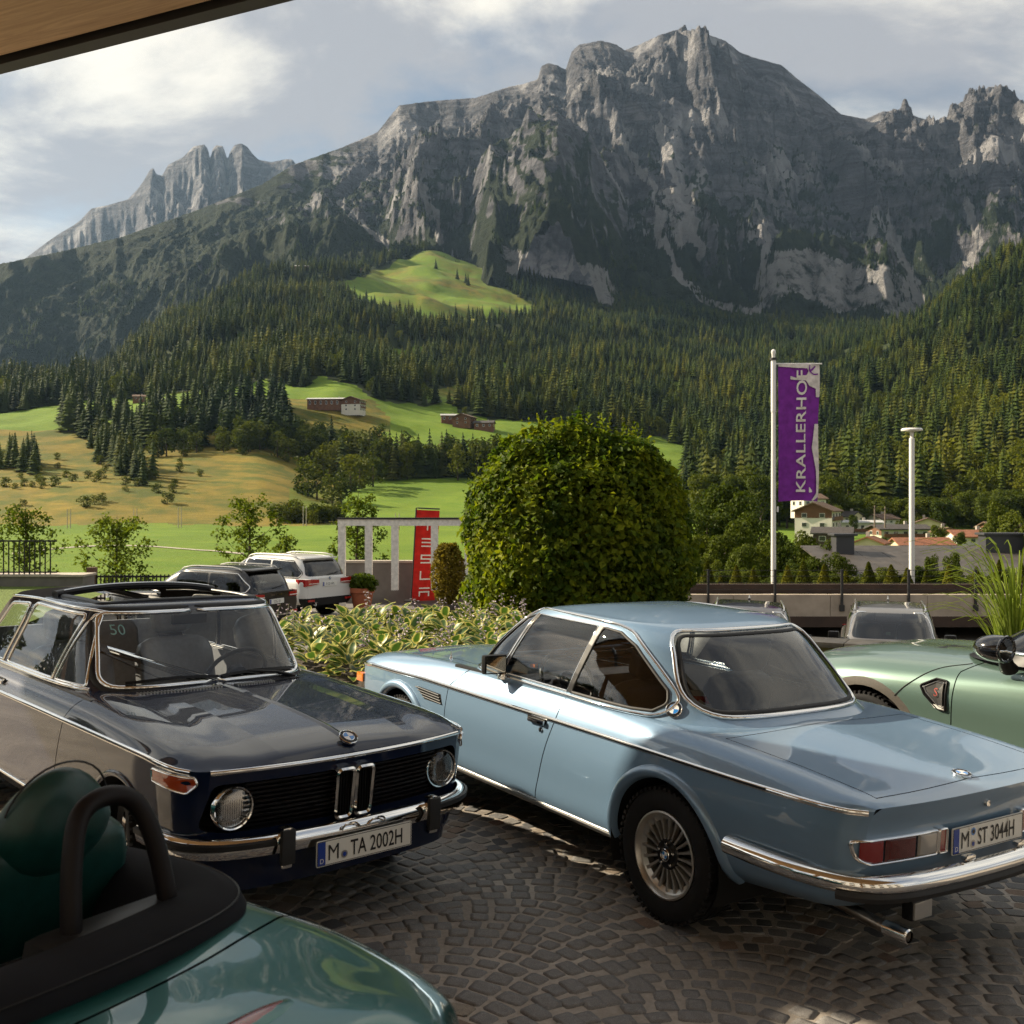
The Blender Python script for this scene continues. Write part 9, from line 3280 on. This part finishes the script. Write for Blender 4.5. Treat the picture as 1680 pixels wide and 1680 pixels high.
 obj('wall', box(0.3, 3.0, -4.0, 9.6, 5.0, 3.4), RW, hl, False)
 x0, x1 = -5.4, 6.2
 for k in range(9):
  a, b = x0 + (x1 - x0) * k / 9, x0 + (x1 - x0) * (k + 1) / 9
  V = [(a + 0.015, 0, -2.02), (b - 0.015, 0, -2.02), (b - 0.015, 8.5, -0.62), (a + 0.015, 8.5, -0.62)]
  V += [(p[0], p[1], p[2] + 0.10) for p in V]
  obj('roof_panel', (V, [(3, 2, 1, 0), (4, 5, 6, 7), (0, 1, 5, 4), (1, 2, 6, 5), (2, 3, 7, 6), (3, 0, 4, 7)]), SH.m, hl, False)
 for i, (a, b, w, hh) in enumerate(((-3.6, 6.8, 0.95, 1.05), (5.0, 7.2, 2.0, 1.1), (6.6, 5.8, 1.2, 1.2))):
  c = obj('box_chimney', box(a, b, -0.45, w, 0.95, hh), simple('zinc_dark', (0.055, 0.055, 0.062), 0.5, 0.4), hl, False)
  obj('chimney_cap', box(a, b, -0.45 + hh / 2 + 0.06, w + 0.3, 1.2, 0.12, 0.03), simple('zinc_dark', (0.055, 0.055, 0.062), 0.5, 0.4), c)
 for k in range(7):
  obj('snow_guard', box(-4.2 + k * 1.1, 1.2 + 0.25 * k, -1.65 + 0.045 * k, 0.5, 0.05, 0.08), STEEL, hl, False)
 # power poles
 for px, yt, yb, dd in ((1435, 829, 866, 230), (1452, 831, 866, 225)):
  zb, z1 = EYE - (yb - HPX) / FPX * dd, EYE - (yt - HPX) / FPX * dd
  p = empty('power_pole', ((px - 840) / FPX * dd, dd, zb), 0, 'tall thin wooden power pole rising between the village houses', 'pole', 'power poles in the village')
  obj('pole', tube([(0, 0, 0), (0, 0, z1 - zb)], [0.2, 0.13], 7), simple('pole_wood', (0.16, 0.12, 0.09), 0.8), p)
  obj('crossarm', box(0, 0, z1 - zb - 0.5, 1.7, 0.12, 0.12), IRON, p, False)
 for px, yt, yb, dd in ((113, 835, 862, 372), (222, 834, 858, 378), (295, 832, 855, 380), (500, 830, 852, 385), (652, 842, 868, 330)):
  z1 = EYE - (yt - HPX) / FPX * dd
  zb = float(terrain_z(np.array([float(px)]), np.array([float(dd)]))[0])
  p = empty('power_pole', ((px - 840) / FPX * dd, dd, zb), 0, 'twin power pole standing in the valley meadow', 'pole', 'power poles in the meadow')
  for sg in (-1, 1):
   obj('pole', tube([(0.55 * sg, 0, 0), (0.55 * sg, 0, z1 - zb)], [0.16, 0.11], 7), simple('pole_pale', (0.32, 0.28, 0.23), 0.8), p)

village()

# ---------------------------------------------------------------- air
def haze():
 s = NT('haze_air')
 s.t.nodes.remove(s.p)
 v = s.n('VolumePrincipled')
 v.inputs['Color'].default_value = (0.44, 0.68, 1.0, 1)
 v.inputs['Density'].default_value = 0.000020
 v.inputs['Anisotropy'].default_value = 0.35
 s.l(v.outputs[0], s.out.inputs['Volume'])
 o = obj('haze', box(0, 3000, 990, 15000, 9600, 2080), s.m, None, False)
 tag(o, 'pale blue mountain haze in the valley air', 'haze', kind='stuff')

haze()
